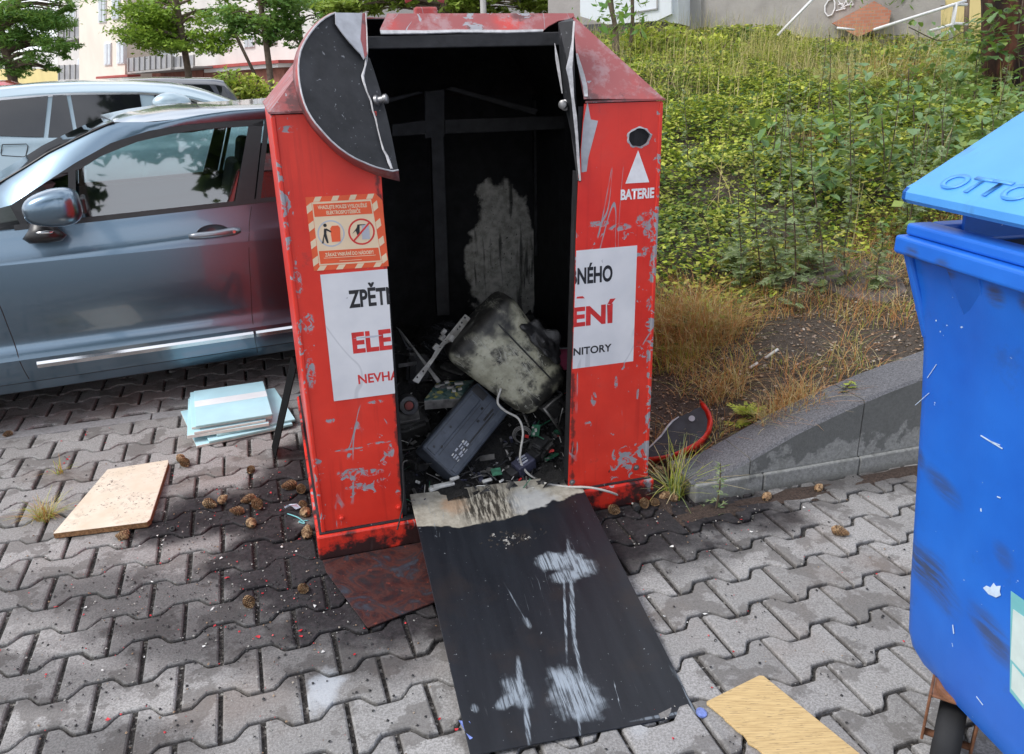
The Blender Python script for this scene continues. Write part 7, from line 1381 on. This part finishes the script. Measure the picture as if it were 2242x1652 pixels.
mb.lathe([(0, -.027), (.007, -.022), (.012, -.005), (.010, .012), (.003, .026), (0, .027)], 10, i=1); cone0 = mb.build('pine_cone', [M['cone'], M['stem']])  # core coloured dark so the gaps between scales look shaded
gq = lambda x, y: (x*.3838, 860.4+y*.3838); rq = lambda x, y: (1290.6+x*.34897, 1075.5+y*.34897); wq_ = lambda x, y: (1411+x*.28398, 860.4+y*.28398)
CL = [gq(*p) for p in ((1055, 400), (1030, 372), (1430, 436), (1652, 528), (1718, 548), (1195, 632), (1268, 606), (1420, 605), (1468, 636), (1355, 672), (1432, 740), (1728, 638), (1742, 682), (700, 812), (1752, 795), (45, 232))]+[(664, 1288), (545, 1318), (270, 1170)]
CR = [rq(*p) for p in ((155, 118), (345, 76), (410, 66), (475, 28), (1570, 252))]+[wq_(*p) for p in ((1345, 728), (130, 605), (215, 800), (945, 797))]
rr = random.Random(77); firstc = True
for lst, lb, gp_ in ((CL, 'brown open pine cone lying on the sooty paving left of the container', 'pine cones left of the container'), (CR, 'brown open pine cone lying near the right foot of the container and the wall', 'pine cones right of the container')):
    for px in lst:
        o = cone0 if firstc else cone0.copy()
        if not firstc: COL.objects.link(o)
        firstc = False; p = atz(*px, .014); k = rr.uniform(.72, .98); o.location = (p[0], p[1], .0155*k); o.rotation_euler = (rad(90)+rr.gauss(0, .2), rr.random()*6, rr.random()*6.28); o.scale = (k, k, k); tag(o, lb, 'pine cone', gp_)
def chipmesh(name, mat, seed, n_=6, th=.0012, curl=.25):
    r2_ = random.Random(seed); P = []
    for k in range(n_): a = 2*math.pi*k/n_+r2_.gauss(0, .25); q = r2_.uniform(.45, 1.25); P.append((q*math.cos(a), q*math.sin(a)*.62, curl*r2_.random()*.4))
    mb = MB(); mb.V = [(x*.01, y*.01, z*.01) for x, y, z in P]+[(x*.01, y*.01, z*.01+th) for x, y, z in P]; mb.F = [tuple(range(n_))[::-1], tuple(range(n_, 2*n_))]+[(k, (k+1) % n_, n_+(k+1) % n_, n_+k) for k in range(n_)]; mb.I = [0]*len(mb.F); return mb.build(name, mat)
M['redchip'] = plain('red_lens_fragment', (.50, .02, .03), .3, 0, .3, 50); M['whitechip'] = plain('white_fragment', (.66, .66, .64), .45, 0, .15, 50); M['glassbit'] = plain('silver_foil', (.42, .47, .56), .25, .3, .3, 60)
def scatter(name, mat, spots, label, cat, grp, sizes, seeds=5, curl=.5):
    pro = [chipmesh(name, mat, 40+k, 5+k % 3, .0012, curl) for k in range(seeds)]
    for k, (p, s_) in enumerate(zip(spots, sizes)):
        o = pro[k] if k < seeds else pro[k % seeds].copy()
        if k >= seeds: COL.objects.link(o)
        o.location = (p[0], p[1], p[2]); o.rotation_euler = (rr.gauss(0, .15), rr.gauss(0, .15), rr.random()*6.28); o.scale = (s_, s_, s_); tag(o, label, cat, grp)
rs = [atz(*gq(*p), .003) for p in ((345, 425), (385, 380), (365, 402), (395, 365), (490, 240), (497, 225), (600, 286), (350, 276), (625, 202), (1348, 305), (1595, 455), (1545, 570), (1600, 672), (1165, 910), (1225, 942), (1710, 835), (1520, 632), (1440, 492))]+[atz(*p, .003) for p in ((962, 1575), (537, 1348), (657, 1382), (660, 1394), (1000, 1598), (575, 1300))]+[atz(*rq(*p), .003) for p in ((430, 202), (738, 380), (1275, 15), (950, 180))]
rs += [np.array([*BW(rr.gauss(-.35, .28), rr.gauss(-.05, .32))[:2], .003]) for _ in range(14)]; rs = [p for p in rs if not (-.03 < (p-BO)@bu < 1.15 and -.03 < (p-BO)@bv < 1.25)]
scatter('red_fragment', M['redchip'], rs, 'small red plastic fragment on the paving around the container', 'fragment', 'red plastic fragments', [rr.uniform(.35, .85) for _ in rs])
wsx = [atz(*gq(*p), .003) for p in ((900, 815), (925, 868), (795, 876), (932, 842), (1545, 482), (500, 136), (1690, 905), (1260, 945), (260, 945), (655, 870))]+[atz(*rq(*p), .003) for p in ((375, 668), (465, 785), (1015, 258), (545, 165), (730, 772), (612, 825), (520, 350), (1345, 105))]+[np.array([*BW(rr.gauss(-.3, .3), rr.gauss(0, .3))[:2], .003]) for _ in range(14)]
wsx = [p for p in wsx if not (-.03 < (p-BO)@bu < 1.15 and -.03 < (p-BO)@bv < 1.25)]
scatter('white_fragment', M['whitechip'], wsx, 'small white plastic fragment on the paving around the container', 'fragment', 'white plastic fragments', [rr.uniform(.35, .85) for _ in wsx], 5, .9)
p = atz(*gq(1668, 662), .006); o = chipmesh('foil_scrap', M['glassbit'], 61, 9, .0008, 2.5); o.location = p; o.scale = (3.1, 2.6, 2.); tag(o, 'crumpled silver foil scrap beside the left plinth of the container', 'foil')
p = atz(*gq(985, 775), .008); mb = MB(); mb.lathe([(0, -.006), (.010, -.006), (.011, 0), (.009, .006), (.004, .007), (.004, .003), (0, .003)], 16); o = mb.build('bottle_cap', M['rubber'], auto=40); o.location = p; o.rotation_euler = (.8, .3, 0); tag(o, 'small round black plastic cap next to the cream chipboard', 'cap')
mb = MB(); tw = [atz(*gq(1640, 690), .004), atz(*gq(1700, 712), .010), atz(*gq(1740, 745), .006), atz(*gq(1705, 735), .004), atz(*gq(1760, 728), .004)]; mb.tube(curve(tw, 5), .0022, 5); o = mb.build('teal_wire', M['tealfilm'], smooth=True); tag(o, 'short teal wire beside the foil scrap at the left plinth', 'wire')
# ash flakes and grit: uncountable
V = []; FI = []
pts = []
while len(pts) < 2400:
    a, b, sa, sb = rr.choice(((-.35, .40, .22, .16), (-.15, .1, .18, .3), (.1, -.25, .35, .2), (-.6, -.1, .3, .18), (1.25, -.1, .3, .15), (-.3, -.3, .4, .2), (-.2, .1, .6, .5), (.3, -.5, 1.0, .5)))
    a, b = rr.gauss(a, sa), rr.gauss(b, sb)
    if -.03 < a < 1.16 and -.03 < b < 1.3: continue
    pts.append(BW(a, b))
for _ in range(2600): pts.append(np.array([rr.uniform(-2.4, 1.3), rr.uniform(.9, 3.0), 0]))
pts = [p for p in pts if not (-.03 < (p-BO)@bu < 1.16 and -.03 < (p-BO)@bv < 1.3)]
mb = MB()
for p in pts:
    s_ = rr.choice((.0012, .0016, .0022, .003, .0045)); i_ = rr.choices((0, 1, 2, 3), (58, 22, 14, 6))[0]; s_ *= .8 if i_ else 1.; a = rr.random()*6; c_, q_ = math.cos(a)*s_, math.sin(a)*s_; z = .0022+rr.random()*.001
    mb.add([(p[0]-c_, p[1]-q_, z), (p[0]+q_, p[1]-c_, z), (p[0]+c_*.9, p[1]+q_, z+s_*.5), (p[0]-q_, p[1]+c_*1.2, z), (p[0], p[1], z+s_*.9)], [(0, 1, 4), (1, 2, 4), (2, 3, 4), (3, 0, 4)], i_)
stuff(mb.build('ash_grit', [M['rubber'], M['paleash'], M['chips'], M['redchip']]), 'fine black, pale and reddish grit sprinkled over the burnt paving', 'grit')
